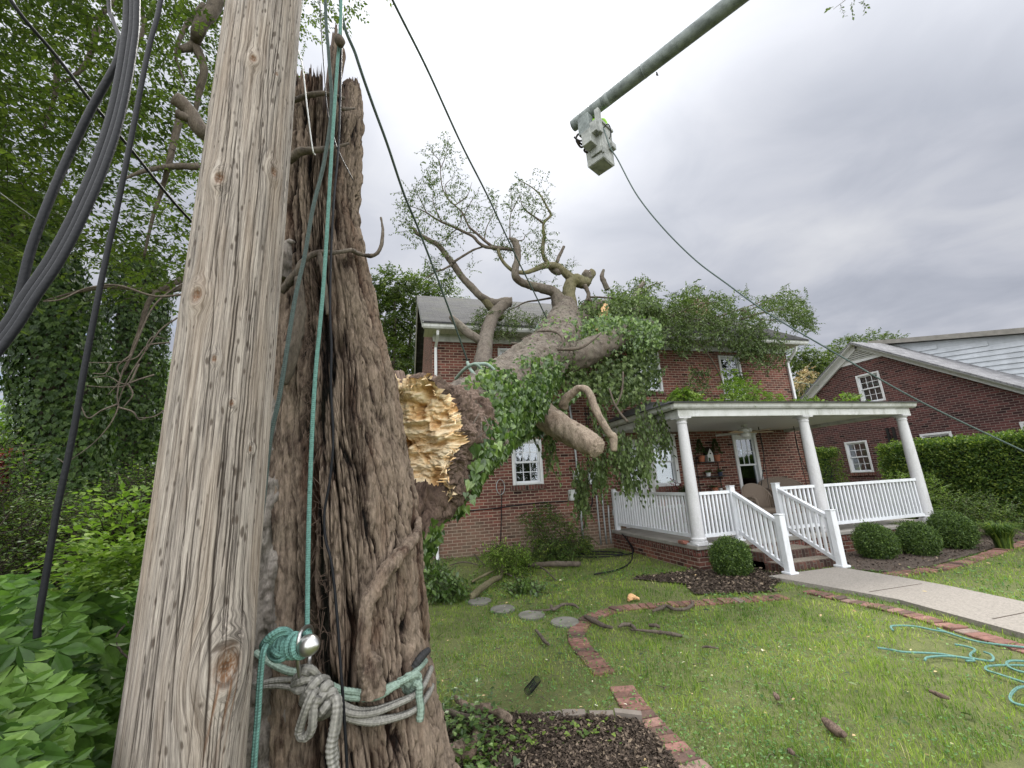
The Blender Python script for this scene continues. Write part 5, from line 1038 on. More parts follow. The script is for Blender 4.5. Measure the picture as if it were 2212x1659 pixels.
# ------------------------------------------------------------------ the fallen tree
ft = thing('fallen_tree', 'huge snapped tree with a torn yellow end, lying over the house roof', 'fallen tree', (1.2, 5.5, 0))
FP = A([PY(872, 962, 2.95), PY(950, 945, 3.4), PY(1030, 900, 4.1), PY(1098, 845, 5.0), PY(1155, 790, 6.1), PY(1198, 745, 7.3), PY(1218, 700, 8.5), PY(1219, 665, 9.3)])
FR = A([.42, .41, .40, .40, .42, .45, .42, .28]); FPs = spline(np.column_stack([FP, FR]), 20)
def fdisp(TH, S, R_, P):
    q = P; a = fbm(q[..., 0]*7, q[..., 1]*7, q[..., 2]*7, 4, 81); b = fbm(q[..., 0]*24, q[..., 1]*24, q[..., 2]*24, 3, 83)
    fl = 1-2*np.abs(fbm(TH*5+a, S*3, None, 3, 84)); jag = .16*fbm(TH*3.5, S*0, None, 3, 85)
    rg = np.exp(-(S/.75)**2); return rg*(.07*np.abs(b)+.035*fbm(q[..., 0]*55, q[..., 1]*55, q[..., 2]*30, 3, 88))+.05*a+.014*b+.012*fl+.1*vn(TH*1.6, S*1.1, None, 86)*.6-.0*jag
nF = 420; V, F, uv = sweep(FPs[:, :3], FPs[:, 3], nF, 4, disp=fdisp, cap=False)
# jagged torn rim: pull the first rings along the axis by a ragged amount
ax0 = unit(FPs[6, :3]-FPs[0, :3]); th_ = np.arange(nF)/nF*2*np.pi; nr_ = len(V)//nF; V = V.reshape(nr_, nF, 3)
jag = .22*fbm(np.cos(th_)*2.2+5, np.sin(th_)*2.2, None, 4, 90)+.07*RN.normal(size=nF)*.35
rimS = V[0].copy()
for i_ in range(min(24, nr_)): V[i_] += ax0*(jag*(1-i_/24.))[:, None]
rim = V[0].copy(); V = V.reshape(-1, 3)
cv = np.clip(.55+.9*fbm(V[:, 0]*20, V[:, 1]*20, V[:, 2]*20, 4, 91), 0, 1)
# bark: brown and stringy near the break, smooth and grey higher up
near = np.repeat(np.arange(nr_)/nr_, nF); nr7 = near+.09*fbm(V[:, 0]*6, V[:, 1]*6, V[:, 2]*6, 3, 92); m1 = F[0][(nr7[F[0][:, 0]] < .2)]; m2 = F[0][(nr7[F[0][:, 0]] >= .2)]
tr_ = mk('trunk', V, m2, M['bark_smooth'], ft, True, attrs={'cav': cv}); mk('torn_bark', V, m1, M['rot'], ft, True, attrs={'cav': cv+.1})
# torn sapwood face: ragged disc, grain in ledges
nr2 = 130; cc = rimS.mean(0); G_ = []; tV = []
yb = unit(np.cross(ax0, A([0, 0, 1.]))); zb = np.cross(yb, ax0)
for i_ in range(nr2+1):
    f = i_/nr2; tV.append(cc+(rimS-cc)*f+ax0*(jag*f**9)[:, None])
tV = A(tV); rel = tV-cc; a_ = rel@yb; b_ = rel@zb; rf_ = np.linspace(0, 1, nr2+1)[:, None]
led = fbm(a_*3.5, b_*13+.8*fbm(a_*5, b_*5, None, 3, 95), None, 5, 93); ch = fbm(a_*5, b_*5, None, 3, 97); fi = fbm(a_*14, b_*60, None, 3, 99)
pit = np.clip(fbm(a_*9+3, b_*9, None, 4, 101)-.12, 0, 1); dsp = (.05*led+.12*ch+.022*fi-.16*pit+.03*fbm(a_*8, b_*22, None, 4, 103)-.09*(1-rf_**2))*(1-rf_**10)
tV = tV-ax0*dsp[..., None]; i = np.arange(nr2)[:, None]*nF; j = np.arange(nF)[None]; k = (j+1) % nF
mk('torn_wood', tV.reshape(-1, 3), np.stack([i+j, i+k, i+nF+k, i+nF+j], -1).reshape(-1, 4), M['torn'], ft, True, attrs={'cav': np.clip(.62+led*.5+fi*.35-pit*2.2, 0, 1).ravel()})
# splinters round the rim
P0 = rim[RN.integers(0, nF, 260)]; P0 = P0+(cc-P0)*RN.uniform(0, .12, (260, 1)); d = unit(-ax0+.6*rv(260)); l = RN.uniform(.015, .07, (260, 1)); tw = twigs(P0, P0+d*l*.5, P0+d*l, np.full(260, .006), np.full(260, .002)); mk('splinters', tw[0], tw[1], M['torn'], ft, attrs={'cav': RN.random(len(tw[0]))})
def TL(name, pts, r, m_, n=16, a=.14, sub=10, s=1, f=1., parent=ft): return limb(name, [PY(*p) for p in pts], r, m_, parent, n, sub, a, s, f)
# hanging flaps of dead bark and old vine stems under the break
TL('bark_flap', [(1062, 915, 3.4), (1048, 945, 3.3), (1030, 985, 3.18), (1005, 1028, 3.05), (980, 1068, 2.98), (955, 1105, 2.92), (940, 1140, 2.9)], [.03, .055, .075, .085, .075, .055, .015], 'rot', 50, .65, 20)
TL('bark_flap', [(1015, 960, 3.25), (1002, 1000, 3.1), (985, 1040, 3.0), (962, 1070, 2.95)], [.04, .08, .08, .05], 'rot', 44, .7, 16, 3)
TL('bark_flap', [(985, 1030, 3.0), (962, 1060, 2.95), (945, 1095, 2.9), (925, 1135, 2.85), (916, 1165, 2.8)], [.04, .055, .05, .04, .01], 'rot', 40, .6, 16, 5)
TL('bark_flap', [(880, 1078, 2.95), (915, 1088, 2.95), (960, 1072, 3.0), (1005, 1040, 3.1)], [.09, .1, .1, .06], 'rot', 56, .6, 18, 7)
TL('bark_flap', [(905, 1150, 2.8), (915, 1120, 2.85), (938, 1098, 2.9)], [.02, .03, .02], 'rot', 24, .6, 10, 8)
TL('bark_flap', [(1062, 925, 3.4), (1050, 895, 3.4), (1035, 870, 3.45), (1010, 862, 3.4)], [.02, .06, .06, .03], 'rot', 44, .6, 14, 11)
TL('torn_root', [(903, 1135, 2.75), (898, 1160, 2.72), (888, 1185, 2.68), (882, 1200, 2.65)], [.012, .03, .035, .03], 'bark', 22, .4, 12, 13)
for k in range(26):
    x, y = RN.uniform(985, 1055), RN.uniform(880, 1000); TL('vine_tendril', [(x, y, 3.1), (x+RN.normal(-8, 14), y+25, 3.0), (x+RN.normal(-18, 14), y+RN.uniform(40, 80), 2.92)], [.006, .005, .002], 'bark_twig', 5, .2, 5) if k < 12 else None
TL('vine_tendril', [(1022, 840, 3.9), (1016, 868, 3.8), (1028, 900, 3.7), (1048, 918, 3.6)], .009, 'bark_stub', 8, .1)
# big limbs; positions read off the skyline
def c3p(L_, ys): return [(*c3(x, y), Y) for (x, y), Y in zip(L_, ys if hasattr(ys, '__len__') else [ys]*len(L_))]
TL('limb', c3p([(1560, 1640), (1440, 1560), (1370, 1480), (1340, 1400), (1300, 1345), (1200, 1315), (1120, 1295), (1040, 1265), (995, 1220), (995, 1150), (1012, 1080), (1010, 1000), (990, 935), (940, 905)], [9.3, 9.2, 9.1, 9.1, 9.1, 9., 8.9, 8.8, 8.7, 8.7, 8.7, 8.7, 8.7, 8.7]), [.34, .26, .22, .17, .13, .115, .1, .09, .09, .085, .08, .085, .08, .02], 'bark_smooth', 30, .12, 10)
TL('limb', c3p([(1430, 1560), (1440, 1440), (1430, 1350), (1450, 1270), (1500, 1255), (1560, 1270), (1590, 1230), (1625, 1185)], 9.25), [.22, .18, .16, .16, .17, .15, .12, .11], 'bark_moss', 30, .14, 10)
TL('limb', c3p([(1480, 1260), (1400, 1190), (1340, 1140), (1280, 1130), (1220, 1135), (1150, 1165), (1080, 1188), (1010, 1185)], [9.25, 9.2, 9.2, 9.1, 9., 8.9, 8.8, 8.75]), [.13, .1, .09, .085, .075, .06, .05, .05], 'bark_moss', 22, .14, 10)
TL('limb', c3p([(1270, 1135), (1300, 1160), (1340, 1185), (1380, 1180), (1400, 1215)], 9.25), [.06, .09, .09, .05, .02], 'bark_smooth', 22, .14, 8)
TL('limb', c3p([(1600, 1210), (1570, 1200), (1600, 1240)], 9.2), [.1, .11, .1], 'bark_smooth', 22, .14, 8)
TL('branch', c3p([(1265, 1120), (1225, 1060), (1218, 980), (1228, 900), (1225, 790), (1282, 720), (1255, 660), (1225, 600), (1190, 545), (1110, 480), (1030, 440)], 9.1), [.06, .05, .05, .045, .035, .032, .028, .025, .02, .014, .006], 'bark_moss', 12, .16, 8)
TL('branch', c3p([(1225, 790), (1160, 740), (1090, 690), (1050, 640), (1030, 560)], 9.1), [.03, .025, .02, .014, .005], 'bark_twig', 8, .1, 8)
TL('branch_stub', c3p([(1330, 1110), (1350, 1060), (1375, 1010), (1390, 975)], 9.2), [.05, .045, .04, .035], 'bark_smooth', 14, .16, 8)
TL('branch_stub', c3p([(1745, 1330), (1720, 1270), (1700, 1220), (1715, 1165)], 9.5), [.075, .07, .06, .035], 'bark_smooth', 16, .16, 8)
TL('branch', c3p([(1560, 1290), (1590, 1360), (1590, 1400), (1640, 1450), (1700, 1500)], 9.1), [.06, .05, .045, .035, .02], 'bark_twig', 12, .16, 8)
TL('branch', c3p([(1590, 1390), (1555, 1440), (1520, 1510)], 9.1), [.035, .03, .02], 'bark_twig', 10, .16, 8)
TL('branch', c3p([(1590, 1390), (1680, 1390), (1800, 1400), (1880, 1420)], 9.2), [.03, .028, .02, .012], 'bark_twig', 8, .16, 8)
TL('branch', c3p([(1290, 1395), (1180, 1415), (1080, 1430), (1000, 1470), (930, 1500)], 9.3), [.03, .025, .02, .015, .008], 'bark_twig', 8, .16, 8)
# second system of limbs, left over the roof
TL('limb', [(1042, 800, 7.6), (1046, 760, 8.0), (1052, 720, 8.5), (1062, 690, 8.9), (1078, 668, 9.0), (1100, 650, 9.1)], [.19, .165, .15, .15, .14, .1], 'bark_smooth', 30, .1, 10)
TL('limb', c3p([(960, 1430), (900, 1425), (840, 1435), (780, 1420), (700, 1375), (640, 1310), (580, 1250), (525, 1180), (480, 1110), (430, 1050), (370, 970), (300, 930), (230, 890), (180, 860), (165, 830), (120, 820)], [9.1]*4+[9.]*12), [.12, .1, .09, .085, .085, .085, .08, .08, .075, .065, .06, .055, .05, .045, .035, .015], 'bark_smooth', 22, .12, 8)
TL('limb', c3p([(700, 1368), (760, 1430), (820, 1500), (880, 1560)], [9., 9.1, 9.2, 9.1]), [.07, .1, .11, .1], 'bark_moss', 22, .12, 8)
TL('limb', [(975, 685, 8.9), (990, 700, 8.7), (1010, 718, 8.4), (1032, 732, 8.2), (1042, 742, 8.15)], [.06, .09, .09, .09, .08], 'bark_smooth', 24, .1, 8)
TL('branch', c3p([(480, 1110), (540, 1070), (640, 1010), (690, 990), (740, 975)], 8.9), [.03, .03, .026, .022, .022], 'bark_twig', 8, .16, 8)
TL('branch', c3p([(480, 1120), (410, 1160), (340, 1185), (240, 1250)], 8.9), [.025, .022, .018, .008], 'bark_twig', 8, .16, 8)
TL('branch', c3p([(990, 1005), (930, 995), (850, 990), (790, 985), (740, 975), (690, 940), (650, 895), (580, 860), (520, 830), (450, 800), (380, 770), (320, 735), (270, 700), (180, 660), (80, 640)], 8.8), [.045, .045, .042, .04, .04, .038, .035, .033, .03, .027, .024, .02, .016, .01, .004], 'bark_twig', 12, .16, 6)
TL('branch', c3p([(850, 1000), (870, 1060), (910, 1120), (960, 1165), (1000, 1185)], 8.8), [.04, .04, .04, .045, .05], 'bark_moss', 12, .16, 6)
TL('branch', c3p([(870, 985), (800, 970), (740, 925), (680, 870), (620, 820), (590, 760), (560, 700), (500, 640), (445, 590), (400, 500), (385, 400), (385, 340), (420, 250), (440, 150), (440, 70)], 8.9), [.04, .036, .034, .03, .026, .022, .02, .018, .016, .014, .012, .011, .009, .006, .003], 'bark_twig', 10, .16, 6)
for L_ in ([(385, 340), (370, 270), (320, 215), (290, 170)], [(520, 830), (470, 870), (420, 920), (340, 950)], [(390, 770), (330, 640), (320, 560), (330, 460)], [(560, 700), (545, 780), (500, 830)], [(445, 590), (420, 480), (500, 400)], [(680, 870), (600, 860), (540, 880), (440, 920)], [(620, 820), (580, 720), (640, 600), (700, 520)], [(500, 640), (600, 560), (640, 450)], [(740, 925), (760, 820), (820, 700), (860, 560)], [(270, 700), (230, 620), (170, 480)], [(950, 900), (950, 760), (965, 640), (955, 500)], [(1000, 930), (1060, 920), (1080, 880), (1160, 860)], [(965, 690), (1010, 600), (1050, 520)]):
    TL('branch', c3p(L_, 8.9), np.linspace(.016, .004, len(L_)), 'bark_twig', 7, .12, 6, 1)
# right-hand limb running into the leaves and the split stub
TL('limb', [(1190, 770, 7.0), (1240, 770, 7.1), (1290, 752, 7.3), (1335, 728, 7.6), (1370, 710, 8.0), (1402, 700, 8.4), (1412, 712, 8.5)], [.3, .28, .25, .21, .17, .12, .1], 'bark_smooth', 36, .14, 10)
TL('limb', [(1262, 725, 8.2), (1268, 690, 8.6), (1280, 665, 8.9), (1308, 655, 9.0)], [.17, .16, .14, .1], 'bark_smooth', 26, .14, 10)
TL('limb', [(1340, 730, 7.8), (1352, 700, 8.2), (1372, 690, 8.6), (1375, 640, 9.2), (1390, 610, 9.6)], [.14, .12, .11, .1, .05], 'bark_twig', 20, .2, 10)
q0, q1 = PY(1290, 722, 8.1), PY(1310, 662, 8.5); V_, F_, uv_ = sweep([q0, (q0*2+q1)/3+A([.03, 0, 0]), (q0+2*q1)/3, q1], [.1, .13, .1, .07], 26, 16, disp=lambda T, S, R_, P: R_*(.35*np.cos(2*T)+.45*fbm(P[..., 0]*16, P[..., 1]*16, P[..., 2]*6, 3, 4))); mk('split_stub', V_, F_, M['cutwood'], ft, False)
# cut limb below the trunk, and the forked dead branch
TL('cut_limb', [(1158, 880, 5.9), (1185, 905, 5.6), (1215, 925, 5.35), (1245, 942, 5.15), (1272, 957, 5.0), (1289, 966, 4.9)], [.2, .19, .175, .165, .15, .135], 'bark_stub', 60, .1, 14, 3, .6)
a, b = PY(1288, 965, 4.9), PY(1296, 968, 4.84); V_, F_, _ = sweep([a, a*.6+b*.4, b], [.133, .11, .05], 40, 5, disp=lambda T, S, R_, P: .03*fbm(P[..., 0]*60, P[..., 1]*60, P[..., 2]*60, 3, 4)); mk('cut_face', V_, F_, M['bark_stub'], ft, False, attrs={'cav': np.full(len(V_), .6)})
TL('branch', [(1216, 880, 5.7), (1222, 862, 5.6), (1238, 848, 5.5), (1252, 838, 5.4), (1270, 845, 5.3), (1285, 880, 5.2), (1300, 910, 5.15), (1318, 938, 5.1), (1324, 945, 5.1), (1326, 975, 5.1)], [.07, .065, .055, .045, .05, .055, .05, .05, .055, .04], 'bark_stub', 22, .16, 8)
TL('branch', c3p([(0, 0)], 7) and [(*c6(0, 565), 6.3), (*c6(70, 575), 6.1), (*c6(200, 590), 6.), (*c6(330, 605), 5.9), (*c6(440, 595), 5.9), (*c6(520, 545), 6.), (*c6(575, 500), 6.2)], [.018, .022, .024, .026, .026, .024, .018], 'bark_twig', 12, .16, 8)
TL('branch', [(*c6(60, 540), 6.6), (*c6(180, 490), 6.4), (*c6(270, 490), 6.3), (*c6(320, 520), 6.2), (*c6(330, 560), 6.1), (*c6(300, 600), 6.)], [.014, .02, .02, .02, .02, .015], 'bark_twig', 12, .16, 8)
TL('branch', [(*c6(720, 750), 6.6), (*c6(715, 860), 6.6), (*c6(690, 940), 6.6), (*c6(650, 1010), 6.6)], [.016, .018, .014, .006], 'bark_twig', 8, .16, 8)
TL('branch', [(*c6(630, 860), 6.6), (*c6(665, 960), 6.5), (*c6(710, 1030), 6.4), (*c6(750, 1075), 6.3)], [.012, .02, .022, .022], 'bark_twig', 8, .16, 8)
TL('branch', [(1420, 690, 9.), (1470, 735, 9.2), (1510, 745, 9.2), (1545, 790, 9.3), (1570, 850, 9.4)], [.035, .03, .025, .018, .006], 'bark_twig', 8, .16, 8)
TL('branch', [(1420, 730, 9.2), (1470, 770, 9.4), (1530, 830, 9.4)], [.012, .01, .005], 'bark_twig', 6, .1, 8)
for L_ in ([(1400, 690), (1450, 680), (1520, 690), (1600, 668), (1680, 640), (1735, 640)], [(1440, 690), (1500, 660), (1560, 650)], [(1600, 668), (1640, 690), (1700, 690)], [(1520, 690), (1580, 720), (1640, 735)], [(1380, 650), (1400, 620), (1430, 610)], [(1480, 690), (1530, 705), (1580, 690), (1640, 660), (1690, 640)], [(1600, 690), (1650, 675), (1700, 668), (1750, 690)]):
    TL('branch', [(x, y, 9.6+.25*k) for k, (x, y) in enumerate(L_)], np.linspace(.045, .006, len(L_)), 'bark_twig', 8, .16, 6)
# -------- leaves: scattered through polygons drawn on the skyline, each with a real depth range
def pxpts(poly, Y, n, dens=None, zmin=None):
    P = A(poly, float); lo, hi = P.min(0), P.max(0); out = []; m = 0
    while m < n:
        x = RN.uniform(lo[0], hi[0], n*2); y = RN.uniform(lo[1], hi[1], n*2); k = inpoly(x, y, poly)
        k &= fbm(x/26., y/26., None, 2, int(lo[0])) > (RN.uniform(-1.1, .3, n*2) if dens is None else RN.uniform(-dens, .35, n*2)); x, y = x[k], y[k]; out.append(np.column_stack([x, y])); m += len(x)
    q = np.vstack(out)[:n]; f = RN.random(n); q = q+RN.normal(0, 1, q.shape)*min(9., .05*(hi-lo).min()+1)*(RN.random((n, 1))**.5)
    Yv = Y(q[:, 0], q[:, 1], f) if callable(Y) else Y[0]+(Y[1]-Y[0])*f
    D_ = FW[None]+RT[None]*((q[:, 0]-1106)/FPX)[:, None]-UP[None]*((q[:, 1]-829.5)/FPX)[:, None]
    W_ = D_*(Yv/D_[:, 1])[:, None]+C0
    if zmin is not None: k = W_[:, 2] > zmin(W_); W_ = W_[k]
    return W_
def spraycloud(name, polys, mt, parent, ln=.4, k=9, size=.06, droop=.5, tmpl=LEAF_D, hang=.5, dirs=None, twig=True, zmin=None, dens=None):
    Ls = []; Ts = []
    for poly, Y, n in polys:
        O = pxpts(poly, Y, n, dens, zmin); n = len(O); D = unit(rv(n)*A([1, .8, .6])+(A(dirs) if dirs is not None else 0)); O = O-D*ln*.4
        lv, tw = sprays(O, D, ln*RN.uniform(.6, 1.2, n), k, size, droop, tmpl, hang); Ls.append(lv); Ts.append(tw)
    V, F, r_ = join(Ls); o = mk(name, V, F, M[mt], parent, attrs={'rnd': r_})
    if twig: V, F, r_ = join(Ts); mk('twigs', V, F, M['bark_twig'], parent, attrs={'cav': r_})
    return o
def leafcloud(name, polys, mt, parent, size=.08, tmpl=LEAF_I, down=1.2, face=.7, out=None, dens=None):
    Ls = []
    for poly, Y, n in polys:
        P = pxpts(poly, Y, n, dens); n = len(P); ax = unit(A([0, 0, -down])+.55*rv(n)); nr = unit(unit(C0-P)*face+A([0, 0, .45])+.5*rv(n)); Ls.append(leaves(P, ax, nr, size*RN.uniform(.45, 1.2, n), tmpl))
    V, F, r_ = join(Ls); return mk(name, V, F, M[mt], parent, attrs={'rnd': r_})
def Ytrunk(x, y, f): return np.interp(x, [985, 1030, 1098, 1155, 1198, 1230, 1260], [3.35, 3.55, 4.4, 5.4, 6.3, 6.9, 7.2])-f*.22-.02
IV = [(1045, 800), (1062, 778), (1085, 800), (1110, 792), (1140, 768), (1180, 762), (1212, 790), (1206, 840), (1190, 880), (1160, 905), (1130, 940), (1118, 970), (1090, 990), (1050, 1000), (1030, 1030), (1012, 1070), (1000, 1045), (1025, 1000), (1040, 960), (1062, 925), (1058, 880), (1045, 850)]
def on_trunk(poly, n, off, size, m_, jit=8, dens=.9):
    q = V-C0; z = q@FW; px = 1106+FPX*(q@RT)/z; py = 829.5-FPX*(q@UP)/z; ax_ = FPs[np.clip(np.repeat(np.arange(nr_), nF), 0, len(FPs)-1), :3]; nr = unit(V-ax_); face = (nr*unit(C0-V)).sum(1)
    k = inpoly(px+RN.normal(0, jit, len(px)), py+RN.normal(0, jit, len(px)), poly) & (face > -.25) & (fbm(px/22., py/22., None, 2, 61) > RN.uniform(-dens, .3, len(px)))
    i_ = RN.choice(np.where(k)[0], n); N_ = nr[i_]; P = V[i_]+N_*(RN.random((n, 1))**1.5*off+.012)+RN.normal(0, .015, (n, 3)); vw = unit(C0-P)
    Vl, Fl, r_ = leaves(P, unit(A([0, 0, -1.])+.6*rv(n)+N_*.25), unit(N_*.8+vw*.5+A([0, 0, .3])+.45*rv(n)), size*RN.uniform(.45, 1.2, n), LEAF_I); mk('ivy', Vl, Fl, M[m_], ft, attrs={'rnd': r_})
on_trunk(IV, 4200, .16, .078, 'ivy'); on_trunk(IV, 2200, .05, .085, 'ivy_dark')
on_trunk([(1068, 860), (1200, 800), (1190, 870), (1110, 940), (1060, 1010), (1018, 1070), (1030, 1020), (1066, 935)], 1100, .2, .08, 'ivy')
on_trunk([(1150, 690), (1250, 680), (1265, 760), (1200, 790), (1150, 770)], 500, .08, .075, 'ivy')
leafcloud('ivy', [([(1180, 700), (1225, 690), (1250, 700), (1262, 745), (1230, 760), (1205, 800), (1190, 780), (1215, 745), (1195, 725)], (7.0, 7.6), 500), ([(1100, 900), (1140, 880), (1150, 935), (1120, 960), (1095, 975)], (5.0, 5.4), 200),
              ([(1002, 820), (1050, 800), (1060, 830), (1020, 850), (1030, 870), (1010, 860)], (3.5, 3.9), 45), ([(975, 1000), (1010, 985), (1020, 1010), (985, 1030)], (3.3, 3.4), 30), ([(885, 1060), (930, 1055), (940, 1080), (895, 1090)], (3., 3.2), 26), ([(895, 1130), (940, 1120), (960, 1140), (940, 1190), (905, 1230), (893, 1190)], (2.75, 3.1), 120), ([(960, 1090), (1010, 1060), (1000, 1100), (960, 1115)], (3.3, 3.5), 90)], 'ivy', ft, .075, down=.9)
MASS = [(1185, 790), (1235, 765), (1262, 735), (1330, 705), (1385, 702), (1420, 735), (1412, 775), (1428, 800), (1420, 840), (1400, 858), (1395, 880), (1380, 870), (1360, 870), (1335, 885), (1320, 850), (1300, 868), (1288, 830), (1262, 842), (1250, 820), (1225, 850), (1210, 830), (1190, 850)]
leafcloud('ivy', [(MASS, lambda x, y, f: np.interp(x, [1185, 1430], [6.5, 7.6])+f*1.2, 3300)], 'leaf_fallen', ft, .085, LEAF_I, dens=.45)
leafcloud('ivy', [([(1230, 700), (1300, 680), (1420, 690), (1430, 745), (1380, 760), (1310, 750), (1250, 760)], (7.2, 8.2), 2400), ([(1120, 930), (1215, 850), (1240, 830), (1245, 850), (1170, 940)], (5.8, 6.4), 500)], 'ivy', ft, .075)
leafcloud('ivy', [(MASS, lambda x, y, f: np.interp(x, [1185, 1430], [7.6, 8.6])+f*.5, 1100)], 'ivy_dark', ft, .1)
# hanging shoots
spraycloud('hanging_foliage', [([(1270, 840), (1310, 850), (1310, 930), (1285, 930)], (6.4, 7.2), 22), ([(1370, 880), (1430, 870), (1440, 960), (1400, 975), (1370, 940)], (6.8, 7.6), 70), ([(1330, 960), (1400, 940), (1412, 985), (1400, 1020), (1350, 1030), (1310, 1000)], (6.1, 7.0), 90), ([(1255, 985), (1310, 975), (1320, 1010), (1270, 1030)], (6.2, 7.), 36), ([(1310, 950), (1345, 930), (1360, 960), (1330, 975)], (6.4, 7.), 26), ([(1235, 1010), (1260, 1000), (1275, 1060), (1262, 1090), (1243, 1060)], (7, 7.6), 34), ([(1180, 935), (1205, 950), (1195, 965), (1165, 960)], (5.6, 6.2), 14)],
           'leaf_fallen', ft, .45, 10, .085, 1.4, LEAF_O, 1.6, dirs=(0, 0, -1.2))
ROOF = lambda W_: np.where((W_[:, 1] < 13) & (W_[:, 0] > .4) & (W_[:, 0] < 12), 5.5+(W_[:, 1]-9.3)*.648+.05, 0)
CR = [(1240, 700), (1252, 655), (1300, 630), (1340, 612), (1385, 600), (1425, 610), (1445, 645), (1480, 625), (1500, 612), (1540, 628), (1570, 640), (1610, 625), (1650, 645), (1700, 620), (1738, 648), (1762, 705), (1735, 712), (1700, 690), (1668, 690), (1640, 720), (1570, 722), (1500, 706), (1440, 720), (1400, 745), (1300, 725)]
leafcloud('ivy', [([(1235, 705), (1250, 665), (1300, 640), (1350, 630), (1410, 635), (1435, 690), (1440, 760), (1390, 760), (1300, 740)], (7.9, 8.9), 1900)], 'leaf_fallen', ft, .075, dens=.35)
spraycloud('crown', [([(1250, 720), (1300, 650), (1420, 640), (1450, 700), (1520, 690), (1560, 720), (1440, 740), (1330, 745)], (8.3, 9.2), 260)], 'leaf_fallen', ft, .4, 10, .075, 1.2, LEAF_D, 1.2)
spraycloud('crown', [(CR, (8.6, 11.5), 2300), ([(1250, 700), (1260, 660), (1340, 640), (1420, 640), (1440, 700), (1420, 740)], (8.2, 9.6), 450)], 'leaf_fallen', ft, .46, 10, .08, .8, LEAF_D, .7, zmin=ROOF, dens=.3)
spraycloud('crown', [([(1440, 700), (1560, 685), (1640, 700), (1690, 720), (1700, 760), (1655, 800), (1640, 775), (1600, 770), (1560, 745), (1500, 735), (1470, 740)], (8.7, 9.3), 330), ([(1480, 790), (1530, 790), (1525, 840), (1490, 845)], (8.8, 9.4), 40), ([(1440, 720), (1500, 735), (1490, 770), (1460, 760)], (8.8, 9.3), 30), ([(1600, 700), (1660, 720), (1640, 790), (1600, 760)], (8.6, 9.2), 120)], 'leaf_fallen', ft, .42, 10, .08, 1.3, LEAF_D, 1.3)
spraycloud('leaves_on_porch', [([(1440, 872), (1450, 845), (1485, 832), (1510, 862), (1540, 858), (1560, 845), (1600, 850), (1660, 860), (1740, 858), (1845, 866), (1845, 874), (1440, 874)], (6.9, 8.6), 230), ([(1440, 868), (1455, 842), (1490, 838), (1505, 865)], (6.9, 7.5), 70), ([(1560, 850), (1570, 800), (1600, 810), (1640, 835), (1690, 850), (1700, 862), (1570, 865)], (7, 8.8), 80), ([(1545, 800), (1600, 790), (1640, 830), (1620, 860), (1560, 850)], (8.5, 9.4), 50)], 'leaf_bright', ft, .38, 9, .085, .8, LEAF_O, .8, dirs=(0, 0, .3), zmin=lambda W_: 3.02+W_[:, 2]*0)
spraycloud('leaves_on_porch', [([(1800, 862), (1815, 845), (1860, 850), (1865, 866)], (6.8, 7.2), 24)], 'leaf_bright', ft, .25, 6, .08, .8, LEAF_O, .8)
p1 = [c3(*p) for p in ((0, 560), (130, 430), (250, 420), (250, 280), (280, 150), (330, 200), (400, 90), (440, 50), (480, 90), (550, 240), (520, 330), (560, 400), (640, 400), (660, 500), (800, 480), (870, 560), (830, 650), (810, 780), (740, 870), (640, 820), (500, 860), (560, 960), (440, 1020), (380, 960), (230, 940), (170, 960), (80, 910), (20, 830))]
p2 = [c3(*p) for p in ((880, 560), (950, 540), (1000, 400), (1100, 400), (1140, 330), (1240, 320), (1250, 480), (1230, 560), (1290, 630), (1260, 760), (1310, 880), (1290, 1000), (1240, 1100), (1160, 1130), (1060, 1110), (1040, 960), (960, 900), (900, 800))]
spraycloud('crown', [(p1, (8.3, 9.5), 340), (p2, (8.5, 9.7), 205), ([c3(*p) for p in ((1130, 1180), (1380, 1200), (1350, 1330), (1150, 1260))], (9, 9.4), 14), ([c3(*p) for p in ((600, 1040), (690, 1040), (680, 1170), (620, 1160))], (8.8, 9.), 5), ([c3(*p) for p in ((780, 880), (1000, 880), (1010, 1010), (830, 1050))], (8.7, 9.), 34), ([c3(*p) for p in ((230, 1050), (430, 1050), (500, 1200), (420, 1320), (260, 1200))], (8.8, 9.2), 50), ([c3(*p) for p in ((1340, 1080), (1490, 1100), (1480, 1200), (1400, 1180))], (9.1, 9.3), 14)],
           'leaf_fallen', ft, .42, 9, .062, .8, LEAF_D, .7)
spraycloud('crown', [([(1012, 690), (1030, 668), (1070, 665), (1115, 678), (1125, 700), (1110, 722), (1060, 722), (1030, 715)], (8.7, 9.6), 260), ([(1130, 690), (1190, 670), (1200, 700), (1150, 715)], (9.1, 9.8), 60), ([(1090, 665), (1110, 655), (1200, 700), (1160, 712)], (9.4, 10.2), 60)], 'leaf_fallen', ft, .3, 10, .05, .8, LEAF_D, .7)
